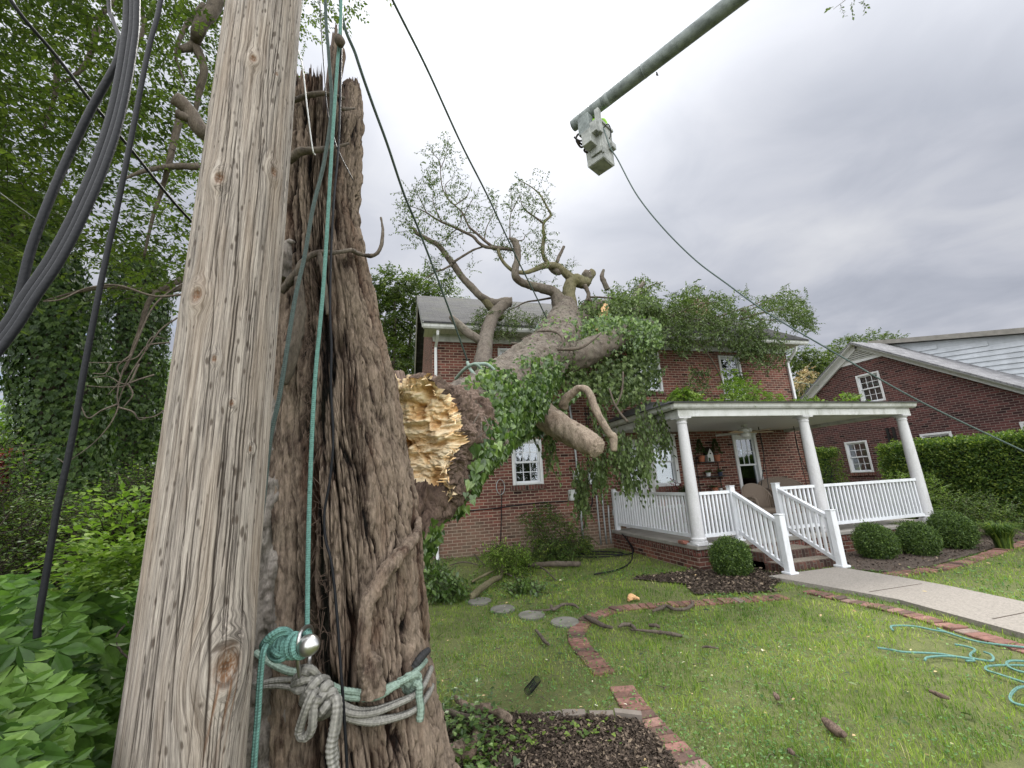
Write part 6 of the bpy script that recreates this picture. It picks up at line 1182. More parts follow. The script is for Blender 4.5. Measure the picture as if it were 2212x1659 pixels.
# the two ties on the fallen trunk
rope('trunk_tie', 'pale green rope tied over the fallen trunk near the torn end, front leg', [PY(*c5(x, y), Y) for x, y, Y in ((1295, 795, 4.5), (1350, 735, 4.25), (1400, 705, 4.15), (1445, 700, 4.1), (1500, 705, 4.1), (1560, 755, 4.1), (1620, 810, 4.1), (1680, 870, 4.15), (1700, 950, 4.3))], .018, 'rope_pale', cat='rope')
rope('trunk_tie', 'pale green rope leg crossing down over the ivy near the torn end', [PY(*c5(x, y), Y) for x, y, Y in ((1370, 690, 4.2), (1390, 735, 4.1), (1440, 800, 3.95), (1500, 900, 3.8), (1550, 1000, 3.7), (1590, 1070, 3.65))], .018, 'rope_pale', cat='rope')
rope('trunk_tie', 'short pale green rope bight with a dark end on top of the fallen trunk', [PY(*c5(x, y), Y) for x, y, Y in ((1375, 715, 4.1), (1420, 700, 4.05), (1460, 735, 4.1), (1490, 790, 4.2))], .015, 'rope_pale', cat='rope')
rope('trunk_tie', 'knotted teal rope round the trunk at the roof edge, trailing right', [PY(*c6(x, y), Y) for x, y, Y in ((155, 475, 8.1), (170, 445, 8.), (200, 450, 7.95), (190, 470, 7.95), (160, 470, 8.), (190, 430, 8.), (225, 405, 8.0), (300, 425, 7.9), (400, 470, 7.8))], .02, 'rope_pale', cat='rope')
# ------------------------------------------------------------------ bucket truck boom and its worker
bm = thing('bucket_boom', 'grey boom of a bucket truck reaching over from the top right with a square bucket', 'boom lift', PY(1300, 380, 7.))
BY = 9.
PT = lambda x, y, t: C0+ray(x, y)*t
e0 = PT(1246, 266, 12.4); e1 = PT(1606, -14, 9.2); e2 = e1+(e1-e0)*1.2
ell = lambda T, S, R_, P: R_*.05*np.cos(T*2)
V_, F_, uv_ = sweep([e0, e0+(e1-e0)*.01, (e0+e1)/2, e1, e2], [.155, .17, .178, .186, .205], 40, 6, disp=ell, cap=True); mk('arm', V_, F_, M['boom'], bm, True, uv=uv_)
ax_ = unit(e1-e0)
for f, r, w_ in ((.02, .174, .03), (.2, .176, .22), (.47, .182, .04)): a = e0+(e1-e0)*f; V_, F_, _ = sweep([a, a+ax_*w_], r, 40, 1, disp=ell); mk('arm_band', V_, F_, M['boom'], bm, True)
MB().tube([PT(1253, 268, 12.2), PT(1254, 266, 12.1)], .05, 14).build('bolt', M['blackmetal'], bm); MB().tube([PT(1418, 156, 10.6), PT(1421, 163, 10.6), PT(1417, 161, 10.6)], .018, 6).build('hook', M['blackmetal'], bm)
bc = A([5.40, 8.98, 0]); hb = .28; z0_ = 10.26; z1_ = 11.42
BT = Matrix.Translation((bc[0], bc[1], 0)) @ Matrix.Rotation(math.radians(29), 4, 'Z'); m_ = MB()
def tap(h, z): return [(x, y, z) for x, y in ((-h, -h), (h, -h), (h, h), (-h, h))]
Vb = tap(hb-.035, z0_)+tap(hb-.01, z0_+.02)+tap(hb-.004, z0_+.1)+tap(hb-.012, z0_+.105)+tap(hb+.01, z1_)+tap(hb+.05, z1_+.001)+tap(hb+.05, z1_+.07)+tap(hb-.03, z1_+.07)+tap(hb-.06, z0_+.08); nb_ = len(Vb)//4
Fb = [[3, 2, 1, 0], [nb_*4-4, nb_*4-3, nb_*4-2, nb_*4-1]]+[[r*4+k, r*4+(k+1) % 4, r*4+4+(k+1) % 4, r*4+4+k] for r in range(nb_-1) for k in range(4)]
m_.add([tuple(BT @ Vector(v)) for v in Vb], Fb); m_.build('bucket', M['bucket'], bm)
def bbx(nm, mt, *bx):
    m_ = MB(); [m_.box(x0, x1, y0, y1, z0_+za, z0_+zb, .012, M=BT) for x0, x1, y0, y1, za, zb in bx]; m_.build(nm, M[mt], bm)
bbx('step_box', 'bucket', (.02, .22, -hb-.14, -hb+.0, .42, .6)); bbx('bottom_rib', 'bucket', (-.16, .2, -.25, -.21, -.02, .001))
bbx('control_housing', 'bucket', (-hb-.34, -hb-.03, -.14, .16, .42, .86)); bbx('control_housing', 'bucket', (-hb-.26, -hb+.0, -.3, -.05, .72, 1.08)); bbx('side_plate', 'bucket', (-hb-.05, -hb-.0, -.26, .1, .2, .75)); bbx('mount_bracket', 'bucket', (-hb-.16, -hb-.02, -.36, -.22, .7, 1.5))
bbx('leveling_frame', 'boom', (-hb-.3, -hb-.06, -.1, .26, .87, 1.45)); bbx('corner_guard', 'bucket', (-hb-.03, -hb+.03, -hb-.03, -hb+.03, .12, 1.1))
V_ = [PT(x, y, 11.9) for x, y in ((1243, 300), (1250, 290), (1262, 300), (1258, 312), (1245, 303), (1255, 318), (1268, 312), (1262, 325), (1272, 330), (1275, 322), (1265, 316))]; tube_obj('hydraulic_hose', V_, .03, M['bark_twig'], bm, n=8, sub=6)
tube_obj('hydraulic_hose', [PT(x, y, 11.8) for x, y in ((1240, 296), (1252, 304), (1266, 300), (1270, 285), (1262, 272))], .025, M['blackmetal'], bm, n=8, sub=6)
tube_obj('tool_rope', [PT(x, y, 11.6) for x, y in ((1304, 276), (1312, 268), (1318, 275), (1319, 292), (1316, 300))], .014, M['black'], label='dark cord hooked on the front of the bucket', cat='cord', n=8)
BR = A([PT(1304, 278, 11.6)]+[PY(*p) for p in ((1318, 318, 8.2), (1335, 346, 8.1), (1375, 420, 7.8), (1430, 490, 7.5), (1500, 560, 7.1), (1570, 613, 6.7), (1661, 678, 6.2), (1800, 760, 5.6), (1980, 863, 5.), (2212, 975, 4.5), (2420, 1070, 4.1))])
tube_obj('bucket_rope', BR, np.interp(np.arange(12), [0, 11], [.017, .013]), M['rope_teal_dark'], n=8, sub=12, label='long green rope curving from the bucket down to the right edge of the yard', cat='rope')
# the worker standing in the bucket (only the lime shirt shows past the boom)
def person(base, yaw, label):
    t = thing('person', label, 'person', base); T0 = Matrix.Translation(tuple(base)) @ Matrix.Rotation(yaw, 4, 'Z')
    J = dict(pel=(0, 0, .95), wst=(0, .0, 1.1), chs=(0, .01, 1.32), nk=(0, .0, 1.5), hd=(0, -.01, 1.6), hd2=(0, -.015, 1.72), lh=(.1, 0, .9), lk=(.12, -.02, .5), lf=(.12, 0, .06), lt=(.12, -.16, .03), rh=(-.1, 0, .9), rk=(-.12, -.02, .5), rf=(-.12, 0, .06), rt=(-.12, -.16, .03),
             ls=(.2, 0, 1.43), le=(.27, -.08, 1.17), lw=(.2, -.3, 1.08), lp=(.17, -.38, 1.07), rs=(-.2, 0, 1.43), re=(-.27, -.08, 1.17), rw=(-.2, -.3, 1.08), rp=(-.17, -.38, 1.07))
    E_ = [('pel', 'wst'), ('wst', 'chs'), ('chs', 'nk'), ('nk', 'hd'), ('hd', 'hd2'), ('pel', 'lh'), ('lh', 'lk'), ('lk', 'lf'), ('lf', 'lt'), ('pel', 'rh'), ('rh', 'rk'), ('rk', 'rf'), ('rf', 'rt'), ('chs', 'ls'), ('ls', 'le'), ('le', 'lw'), ('lw', 'lp'), ('chs', 'rs'), ('rs', 're'), ('re', 'rw'), ('rw', 'rp')]
    Rr = dict(pel=.13, wst=.12, chs=.14, nk=.055, hd=.085, hd2=.09, lh=.09, lk=.06, lf=.045, lt=.035, rh=.09, rk=.06, rf=.045, rt=.035, ls=.06, le=.042, lw=.03, lp=.035, rs=.06, re=.042, rw=.03, rp=.035)
    for s, p in (('l', 1), ('r', -1)):
        for k, (dx, ln) in enumerate(((-.03, .07), (-.012, .085), (.008, .08), (.027, .065))):
            b = A(J[s+'p']); J[f'{s}f{k}a'] = tuple(b+A([dx, -.03, 0])); J[f'{s}f{k}b'] = tuple(b+A([dx, -.03-ln*.6, -.015])); J[f'{s}f{k}c'] = tuple(b+A([dx, -.03-ln*.8, -.045])); E_ += [(s+'p', f'{s}f{k}a'), (f'{s}f{k}a', f'{s}f{k}b'), (f'{s}f{k}b', f'{s}f{k}c')]
            for q in 'abc': Rr[f'{s}f{k}{q}'] = .009
        b = A(J[s+'w']); J[s+'ta'] = tuple(b+A([-p*.04, -.04, 0])); J[s+'tb'] = tuple(b+A([-p*.05, -.08, -.02])); E_ += [(s+'w', s+'ta'), (s+'ta', s+'tb')]; Rr[s+'ta'] = .012; Rr[s+'tb'] = .01
    keys = list(J); me = bpy.data.meshes.new('body'); me.from_pydata([tuple(T0 @ Vector(J[k])) for k in keys], [(keys.index(a), keys.index(b)) for a, b in E_], [])
    o = bpy.data.objects.new('body', me); COL.objects.link(o); o.modifiers.new('s', 'SKIN'); o.modifiers.new('d', 'SUBSURF').levels = 2; o.modifiers['d'].render_levels = 2
    for k, v in zip(keys, me.skin_vertices[0].data): r = Rr[k]; v.radius = (r, r*.8); v.use_root = (k == 'pel')
    me.materials.append(M['skin']); adopt(o, t)
    X = lambda *p: tuple(T0 @ Vector(p))
    def shell(name, pts, r, m_): V, F, uv = sweep([X(*p) for p in pts], r, 20, 6, disp=lambda T, S, R_, P: R_*.12*np.cos(T*2)+.006*fbm(P[..., 0]*20, P[..., 1]*20, P[..., 2]*20, 2)); mk(name, V, F, M[m_], t, True)
    shell('shirt', [(0, 0, .92), (0, 0, 1.1), (0, .01, 1.32), (0, 0, 1.44), (0, 0, 1.5)], [.165, .155, .19, .17, .07], 'hivis')
    for s in (1, -1): shell('sleeve', [(s*.15, 0, 1.44), (s*.22, -.01, 1.4), (s*.27, -.08, 1.2)], [.08, .075, .06], 'hivis'); shell('trouser_leg', [(s*.08, 0, .96), (s*.1, 0, .8), (s*.12, -.02, .5), (s*.12, 0, .1)], [.11, .1, .08, .07], 'denim')
    m_ = MB(); m_.lathe([(.14, 0), (.115, .01), (.11, .06), (.08, .11), (.03, .135), (.0, .137)], X(0, -.01, 1.70), 20); m_.build('hard_hat', M['hivis'], t, smooth=True)
    for s in (1, -1): m_ = MB(); m_.lathe([(0, -.012), (.01, -.006), (.012, 0), (.01, .006), (0, .012)], X(s*.033, -.088, 1.665), 10); m_.build('eye', M['white'], t)
    MB().tube([X(0, -.085, 1.66), X(0, -.108, 1.635), X(0, -.09, 1.625)], .012, 8).build('nose', M['skin'], t); MB().tube([X(-.025, -.085, 1.595), X(0, -.092, 1.592), X(.025, -.085, 1.595)], .006, 6).build('mouth', M['leaf_red'] and M['terracotta'], t)
person((bc[0], bc[1], z0_+.09), 2.6, 'worker in a lime shirt and hard hat standing in the raised bucket, mostly hidden')
# ------------------------------------------------------------------ lawn, mulch and litter
NOG = [WALK, BED0, BED1, BED2, [(PXL, PY0-.1), (PXR, PY0-.1), (PXR, HY), (PXL, HY)], [(HX0, HY), (HX1, HY), (HX1, 17), (HX0, 17)]]
def in_view(P, m=380):
    q = P-C0; z = q@FW; px = 1106+FPX*(q@RT)/np.maximum(z, .01); py = 829.5-FPX*(q@UP)/np.maximum(z, .01); return (z > .1) & (px > -m) & (px < 2212+m) & (py > -m) & (py < 1659+m)
def scatter(n, x0, x1, y0, y1, dens, holes=NOG, view=True):
    x = RN.uniform(x0, x1, n); y = RN.uniform(y0, y1, n); k = RN.random(n) < dens(x, y)
    x, y = x[k], y[k]
    for h in holes: k = ~inpoly(x, y, h); x, y = x[k], y[k]
    if view: k = in_view(np.stack([x, y, x*0], -1)); x, y = x[k], y[k]
    return x, y
_eS = [spline([tuple(G(*p)) for p in e], 8) for e in (EDGE, EDGE2)]+[spline([(x, y, 0) for x, y in WE], 8)]
def near_edge(x, y, d=.1):
    m = np.zeros(len(x), bool)
    for e in _eS:
        for p in e[::2]: m |= (x-p[0])**2+(y-p[1])**2 < d*d
    return m
STN = [G(*p) for p in ((1036, 1300), (1086, 1316), (1148, 1330), (1220, 1345))]
dn = lambda x, y: np.clip((3.0/np.hypot(x, y))**1.7, 0, 1)
bare = lambda x, y: fbm(x*1.6, y*1.6, None, 3, 120)
def grassfield(name, n, l0, l1, w, mt, label, lean=.5, seed=0, tall=True):
    x, y = scatter(n, -1.5, 14, 2.0, 9.9, lambda x, y: dn(x, y)*np.clip(1.15+1.5*bare(x, y)-.9*(x < 1.6)*(y < 5.2)*(y > 0)*.6, .12, 1)*np.where((y > 8.3) & (x < 5), .45, 1))
    k = ~near_edge(x, y, .085)
    for s in STN: k &= (x-s[0])**2+(y-s[1])**2 > .02
    x, y = x[k], y[k]; m = len(x); d = np.hypot(x, y); P = np.stack([x, y, gz(x, y)-.012], -1)
    clump = fbm(x*7, y*7, None, 2, 130); L_ = RN.uniform(l0, l1, m)*(1+.9*np.clip(clump, -.4, 1))*(1+.25*(x > 2))
    az = RN.uniform(0, 6.283, m); dr_ = np.stack([np.cos(az), np.sin(az), 0*az], -1); sd = np.stack([-np.sin(az), np.cos(az), 0*az], -1); W_ = (w*RN.uniform(.6, 1.3, m)*np.clip(d/4.5, .8, 1.8))[:, None]
    b = L_[:, None]*RN.uniform(.1, lean, m)[:, None]; up = A([0, 0, 1.])*L_[:, None]
    v = np.stack([P-sd*W_, P+sd*W_, P+dr_*b*.4+up*.55+sd*W_*.8, P+dr_*b*.4+up*.55-sd*W_*.8, P+dr_*b*1.3+up*(.95)], 1)
    o = (np.arange(m)*5)[:, None]; F4 = A([[0, 1, 2, 3]])+o; F3 = A([[3, 2, 4]])+o
    r = np.clip(.42+.5*fbm(x*2.2, y*2.2, None, 3, 140)+RN.normal(0, .17, m)+.2*(RN.random(m) < .06), 0, 1)
    return mk(name, v.reshape(-1, 3), [F4, F3], M[mt], None, attrs={'rnd': np.repeat(r, 5)}, kind='stuff', label=label)
grassfield('grass', 600000, .02, .044, .0022, 'grass', 'short patchy lawn grass', .9)
def flat_leaves(name, n, size, mt, label, dens, tmpl=LEAF_O, x0=-1.5, x1=14, y0=2., y1=9.9, zt=.02, tilt=.5, holes=NOG, kind='stuff', only=None, rr=(0, 1)):
    x, y = scatter(n, x0, x1, y0, y1, dens, holes)
    if only is not None: k = inpoly(x, y, only); x, y = x[k], y[k]
    m = len(x); P = np.stack([x, y, gz(x, y)+RN.uniform(.2, 1, m)*zt], -1); az = RN.uniform(0, 6.283, m); ax = np.stack([np.cos(az), np.sin(az), RN.normal(0, tilt*.5, m)], -1); nr = unit(A([0, 0, 1.])+tilt*rv(m))
    V, F, r_ = leaves(P, ax, nr, size*RN.uniform(.5, 1.3, m)*np.clip(np.hypot(x, y)/5, .85, 1.5), tmpl, RN.uniform(*rr, m)); return mk(name, V, F, M[mt], None, attrs={'rnd': r_}, kind=kind, label=label)
flat_leaves('clover', 190000, .024, 'clover', 'clover and broad-leaved weeds in the lawn', lambda x, y: dn(x, y)*np.clip(.35-1.6*bare(x*.7+4, y*.7)+.35*(x < 2.6), 0, 1), zt=.035, tilt=.7)
flat_leaves('leaf_litter', 2600, .03, 'litter', 'pale fallen leaf scraps and wood chips', lambda x, y: dn(x, y)*.5, zt=.045, tilt=.4, holes=NOG[4:])
flat_leaves('weeds', 9000, .035, 'leaf_bright', 'brighter weed leaves in patches', lambda x, y: dn(x, y)*np.clip(fbm(x*2.5, y*2.5, None, 2, 160)*2-.5, 0, 1), zt=.05, tilt=.6)
for pl, n in ((BED0, 60000), (BED1, 26000), (BED2, 30000)):
    P_ = A(pl); flat_leaves('mulch_chips', n, .034, 'chips', 'dark shredded bark mulch', lambda x, y: dn(x, y)*1.4, LEAF_D, P_[:, 0].min(), P_[:, 0].max(), P_[:, 1].min(), P_[:, 1].max(), .04, .8, NOG[:1]+NOG[4:], 'stuff', pl)
flat_leaves('bed_weeds', 1500, .045, 'leaf_bright', 'ground ivy and seedlings in the front mulch', lambda x, y: np.clip(fbm(x*3, y*3, None, 2, 170)*2.2-.1, 0, 1), LEAF_I, .2, 1.7, 2.2, 3.3, .06, .5, [], 'stuff', BED0)
flat_leaves('ground_ivy', 5200, .05, 'ivy', 'ivy creeping over the ground at the trunk foot', lambda x, y: np.exp(-((x-.42)/.2)**2-((y-3.25)/.45)**2), LEAF_I, -.2, 1.2, 2.6, 4.3, .12, .6, [], 'stuff')
flat_leaves('step_litter', 1600, .02, 'litter', 'fine pale litter on the walk and steps', lambda x, y: np.where(y > 4.6, .9, .1), LEAF_D, 5.0, 7.2, 2.6, 5.9, .004, .1, [], 'stuff', WALK)
n = 2600; x, y = scatter(n, -.5, 12, 2.3, 9.8, lambda x, y: dn(x, y)*(.25+.75*np.exp(-((x-2)/2.2)**2)), NOG[4:]); n = len(x); P = np.stack([x, y, gz(x, y)+.02], -1); az = RN.uniform(0, 6.283, n); dd = np.stack([np.cos(az), np.sin(az), RN.normal(0, .12, n)], -1); l = (RN.uniform(.02, .13, n)**1.0)[:, None]
tw = twigs(P-dd*l*.5, P+RN.normal(0, .006, (n, 3))+A([0, 0, .008]), P+dd*l*.5, RN.uniform(.0015, .0045, n), np.full(n, .001)); mk('twig_litter', tw[0], tw[1], M['bark_twig'], attrs={'cav': RN.random(len(tw[0]))}, kind='stuff', label='small dead twigs scattered through the grass')
flat_leaves('torn_leaves', 1500, .06, 'leaf_fallen', 'torn green leaves dropped on the lawn', lambda x, y: np.exp(-((x-2.2)/2.)**2)*np.clip(fbm(x*1.2, y*1.2, None, 2, 180)*2+.5, 0, 1), LEAF_O, zt=.05, tilt=.5)
flat_leaves('sawdust_chips', 1500, .016, 'torn', 'pale chips of torn wood below the break', lambda x, y: np.exp(-((x-.7)/.7)**2-((y-4.)/1.2)**2), LEAF_D, zt=.04, tilt=.6)
# stepping stones, pavers, sticks
for (x, y, z), lb in zip(STN, ('farthest round stepping stone, by the mossy log', 'second round stepping stone from the house', 'third round stepping stone, next to a dead twig', 'nearest round stepping stone, by the brick curve')):
    m_ = MB(); m_.lathe([(.165, -.03), (.172, .012), (.16, .024), (.08, .027), (.001, .027)], (x, y, float(gz(x, y))), 28); o = m_.build('stepping_stone', M['stone'], label=lb, cat='stepping stone', group='round concrete stepping stones in the lawn'); 
for (a, b, c_, d_), lb, h in ((((165, 1310), (315, 1295), (330, 1335), (180, 1345)), 'grey kerb paver, leftmost of the row at the mulch edge', .03), (((322, 1293), (470, 1290), (480, 1325), (335, 1335)), 'grey kerb paver, middle of the row at the mulch edge', .035), (((500, 1290), (655, 1288), (660, 1320), (510, 1325)), 'grey kerb paver half sunk in grass, right of the row', .025), (((665, 1300), (840, 1320), (845, 1350), (670, 1330)), 'tilted brown kerb paver leaning on the brick edging', .05)):
    pts = [tuple(G(*c10(*p), .02)[:2]) for p in (d_, c_, b, a)]; m_ = MB(); m_.prism(pts, -.04, h); m_.build('kerb_paver', M['paver_g'], label=lb, cat='paver', group='loose grey pavers edging the front mulch')
def gpt(p, z=.02): g = G(*p, z); return A([g[0], g[1], float(gz(g[0], g[1]))+z])
def stick(label, pts, r, m_='bark_twig', z=.03, name='fallen_stick', cat='stick'): return limb(name, [gpt(p, z+(k % 2)*.012) for k, p in enumerate(pts)], r, m_, None, 12, 8, .22, 3, 2., label=label, cat=cat)
stick('curvy dead stick with a hooked end, above the brick curve on the grass', [c10(*p) for p in ((910, 640), (960, 620), (1000, 605), (1050, 625), (1120, 625), (1165, 600), (1175, 575))], [.012, .022, .022, .02, .018, .018, .008])
stick('short fork rising from the hooked dead stick', [c10(*p) for p in ((1165, 600), (1165, 580), (1155, 560))], [.012, .01, .005])
stick('dark straight stick lying across the brick curve', [c10(*p) for p in ((475, 675), (540, 710), (600, 740), (650, 750))], [.024, .028, .022, .012])
stick('bent dark twig in the grass right of the brick curve', [c10(*p) for p in ((690, 745), (725, 730), (770, 735), (795, 755))], [.012, .02, .02, .02])
stick('long thin straight stick in the grass right of the brick curve', [c10(*p) for p in ((770, 765), (860, 770), (960, 780), (1040, 790), (1105, 803))], [.008, .013, .018, .018, .014])
stick('short thick stick pointing at the nearest stepping stones', [c10(*p) for p in ((155, 765), (185, 800), (210, 835), (240, 858))], [.014, .018, .018, .012])
stick('wavy brown twig above the stepping stones', [c10(*p) for p in ((120, 635), (240, 632), (255, 610), (265, 630), (330, 600), (400, 600), (430, 620))], [.006, .012, .02, .02, .02, .018, .012])
stick('thin dark twig in the middle of the lawn', [c10(*p) for p in ((1230, 875), (1270, 870), (1340, 880))], [.008, .01, .005])
stick('small flat bark piece on the grass near the long stick', [c10(*p) for p in ((890, 735), (930, 735), (960, 745))], [.016, .02, .014])
stick('fat brown bark piece lying on the right lawn, biggest of the bark pieces', [c11(*p) for p in ((370, 1355), (410, 1395), (460, 1430), (495, 1450))], [.018, .03, .028, .016], 'rot', name='bark_piece', cat='bark')
stick('long reddish bark sliver in the right lawn', [c11(*p) for p in ((1050, 1155), (1110, 1180), (1170, 1200))], [.01, .016, .01], 'rot', name='bark_piece', cat='bark')
stick('small bark scrap at the lower left of the right lawn', [c11(*p) for p in ((45, 1180), (55, 1200), (60, 1220))], [.012, .018, .012], 'rot', name='bark_piece', cat='bark')
stick('orange bark scrap near the bottom edge of the lawn', [c11(*p) for p in ((135, 1545), (150, 1560), (170, 1570))], [.01, .014, .008], 'rot', name='bark_piece', cat='bark')
stick('thick crooked root reaching into the lawn from the trunk foot', [c9(*p) for p in ((1295, 1200), (1330, 1240), (1400, 1270), (1480, 1265), (1560, 1290), (1620, 1330), (1659, 1345))], [.018, .026, .028, .03, .03, .03, .02], 'bark', .05, 'fallen_branch', 'branch')
stick('knotted root lump in front of the trunk foot', [c9(*p) for p in ((1160, 1640), (1210, 1590), (1280, 1570), (1330, 1540), (1380, 1560), (1420, 1480), (1430, 1400))], [.03, .05, .055, .05, .04, .03, .02], 'bark', .05, 'fallen_branch', 'branch')
stick('second broken root beside the lump at the trunk foot', [c9(*p) for p in ((1190, 1300), (1260, 1300), (1330, 1320), (1400, 1330), (1480, 1340))], [.012, .02, .02, .018, .01], 'bark_twig', .05, 'fallen_branch', 'branch')
# yellow splintered chunk and a dark wire coil
g0 = gpt(c10(785, 565)); V_, F_, _ = sweep([g0+A([-.08, 0, -.01]), g0+A([-.04, 0, .035]), g0+A([.02, 0, .03]), g0+A([.09, 0, -.01])], [.015, .035, .03, .01], 20, 10, disp=lambda T, S, R_, P: .02*fbm(P[..., 0]*40, P[..., 1]*40, P[..., 2]*40, 3)); mk('wood_chunk', V_, F_, M['cutwood'], label='yellow splintered wood chunk by the brick edging', cat='wood chunk', attrs={'cav': RN.random(len(V_))})
a, b = gpt(c10(100, 1160), .05), gpt(c10(165, 1085), .05); ax_ = unit(b-a); sd = unit(np.cross(ax_, A([0, 0, 1.]))); pts = [a+(b-a)*t/(2*np.pi*14)+(sd*math.cos(t)+A([0, 0, 1.])*math.sin(t))*.03 for t in np.linspace(0, 2*np.pi*14, 230)]
tube_obj('wire_coil', pts, .0022, M['black'], n=5, sub=1, label='springy black wire coil lying in the grass', cat='wire coil')
# teal rope loops on the lawn at the right
def lawnrope(label, pts): return rope('lawn_rope', label, [gpt(c11(*p), .02) for p in pts], .009, 'rope_teal', n=8, sub=10, group=None)
lawnrope('teal rope loop farthest away on the right lawn, running off along the walk', [(810, 770), (800, 745), (870, 740), (960, 745), (1060, 765), (1150, 780), (1240, 808), (1350, 838), (1480, 858), (1659, 878)])
lawnrope('teal rope strand starting at the left of the tangle on the lawn', [(710, 880), (790, 890), (880, 905), (1000, 908), (1120, 915), (1230, 935), (1340, 955)])
lawnrope('teal rope bend in the middle of the lawn tangle', [(1015, 960), (1030, 940), (1100, 930), (1180, 930), (1300, 945), (1335, 960), (1280, 962)])
lawnrope('short straight teal rope piece beside the farthest loop', [(1100, 758), (1130, 770), (1170, 785), (1210, 795)])
lawnrope('teal rope curl at the right of the lawn tangle', [(1210, 855), (1290, 870), (1340, 890), (1310, 920), (1330, 945), (1440, 965), (1460, 945), (1440, 920), (1400, 905)])
lawnrope('wide teal rope loop leaving the picture at the right', [(1700, 1000), (1560, 995), (1430, 1000), (1415, 1025), (1480, 1050), (1580, 1085), (1700, 1130), (1620, 1145), (1570, 1190), (1590, 1230), (1700, 1260)])
lawnrope('upper teal rope loop at the right picture edge', [(1720, 975), (1600, 965), (1550, 975), (1560, 1005), (1620, 1035), (1720, 1060)])
# ------------------------------------------------------------------ planting on the right
def shell(P, nr, size, mt, name, parent, tmpl=LEAF_D, droop=.2, rnd=None, layers=3, depth=.12):
    Ls = []
    for l in range(layers):
        n = len(P); q = P-nr*depth*l/max(layers-1, 1)+RN.normal(0, size*.5, (n, 3)); ax = unit(nr*.7+.8*rv(n)+A([0, 0, .25-droop])); Ls.append(leaves(q, ax, unit(nr+.7*rv(n)), size*RN.uniform(.6, 1.2, n), tmpl))
    V, F, r_ = join(Ls); return mk(name, V, F, M[mt], parent, attrs={'rnd': r_})
def ball(name, label, c, r, rz, n=9000, mt='leaf_box', size=.032, group=None, cat='shrub', core=True, tmpl=LEAF_D):
    t = thing(name, label, cat, (c[0], c[1], c[2]-rz), group); th = RN.uniform(0, 6.283, n); u_ = RN.uniform(-.92, 1, n); s_ = np.sqrt(1-u_**2); nr = np.stack([s_*np.cos(th), s_*np.sin(th), u_], -1)
    lump = 1+.2*fbm(nr[:, 0]*2.2+c[0]*3, nr[:, 1]*2.2, nr[:, 2]*2.2, 4, 7)+.16*RN.random(n)**7; P = A(c)+nr*lump[:, None]*A([r, r, rz]); shell(P, nr, size, mt, 'foliage', t, tmpl, depth=.09)
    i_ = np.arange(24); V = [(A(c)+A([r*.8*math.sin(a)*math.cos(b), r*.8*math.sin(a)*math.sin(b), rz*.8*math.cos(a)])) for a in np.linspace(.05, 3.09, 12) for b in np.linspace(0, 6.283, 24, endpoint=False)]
    F = A([[i*24+j, i*24+(j+1) % 24, (i+1)*24+(j+1) % 24, (i+1)*24+j] for i in range(11) for j in range(24)]); mk('dark_core', V, F, M['leaf_dark'], t, attrs={'rnd': np.zeros(len(V))})  # solid dark core, its colour standing in for shade among the leaves
    MB().tube([(c[0], c[1], 0), (c[0], c[1], c[2]-rz*.5)], .03, 8).build('stem', M['bark_twig'], t); return t
for (bx, by), (tx, ty), rp, lb in (((1597, 1250), (1597, 1158), 47, 'round clipped boxwood left of the porch steps'), ((1916, 1211), (1913, 1135), 50, 'round clipped boxwood first to the right of the steps'), ((2009, 1203), (2008, 1120), 47, 'middle round clipped boxwood of the three on the right'), ((2084, 1188), (2080, 1112), 54, 'last round boxwood, beyond the other two near the right column')):
    g = G(bx, by+4); g = g+A([g[0]*.03, g[1]*.05, 0]); dist = np.hypot(g[0], g[1]); top = PY(tx, ty, g[1]+.1)[2]; r = rp/FPX*((g-C0)@FW)*(.8 if bx < 1700 else .7); ball('boxwood', lb, (g[0], g[1], r*.97), r, r*.97, 8500, 'leaf_box', .034, 'clipped boxwoods along the porch')
def hedge(label, x0, x1, y0, y1, z1, n, mt='leaf_hedge', size=.075, name='hedge'):
    t = thing(name, label, 'hedge', ((x0+x1)/2, (y0+y1)/2, 0)); Ps = []; Ns = []
    fr = RN.random(n); u_ = RN.random(n); v_ = RN.random(n)
    for k, (m, nn) in enumerate(((fr < .45, (-1, 0, .1)), ((fr >= .45) & (fr < .75), (0, 0, 1)), ((fr >= .75) & (fr < .9), (0, -1, .1)), (fr >= .9, (0, 1, .1)))):
        a, b = u_[m], v_[m]; q = [np.stack([x0+0*a, y0+(y1-y0)*a, .05+(z1-.05)*b], -1), np.stack([x0+(x1-x0)*a, y0+(y1-y0)*b, z1+0*a], -1), np.stack([x0+(x1-x0)*a, y0+0*a, .05+(z1-.05)*b], -1), np.stack([x0+(x1-x0)*a, y1+0*a, .05+(z1-.05)*b], -1)][k]
        Ps.append(q); Ns.append(np.tile(unit(A(nn, float)), (len(q), 1)))
    P = np.vstack(Ps); Nn = np.vstack(Ns); P = P+Nn*(.16*fbm(P[:, 0]*1.6, P[:, 1]*1.6, P[:, 2]*1.6, 3, 9)+.1*fbm(P[:, 0]*6, P[:, 1]*6, P[:, 2]*6, 2, 10))[:, None]
    shell(P, Nn, size, mt, 'foliage', t, LEAF_D, .1, depth=.2); MB().box(x0+.2, x1-.15, y0+.2, y1-.2, .02, z1-.22, .15).build('dark_core', M['dark'], t); return t  # near-black block added inside, painted as the hedge's inner shade
hA0, hA1 = PX(1815, 1000, 15.5), PX(1752, 1000, 14.4); zA = PX(1790, 968, 14.4)[2]; hB0, hB1 = PX(2250, 960, 14.2), PX(1893, 960, 14.2); zB = PX(2050, 952, 14.2)[2]
hedge('clipped green hedge seen between the middle column and the neighbour window', 14.4, 15.6, hA0[1], hA1[1]+1, zA, 9000)
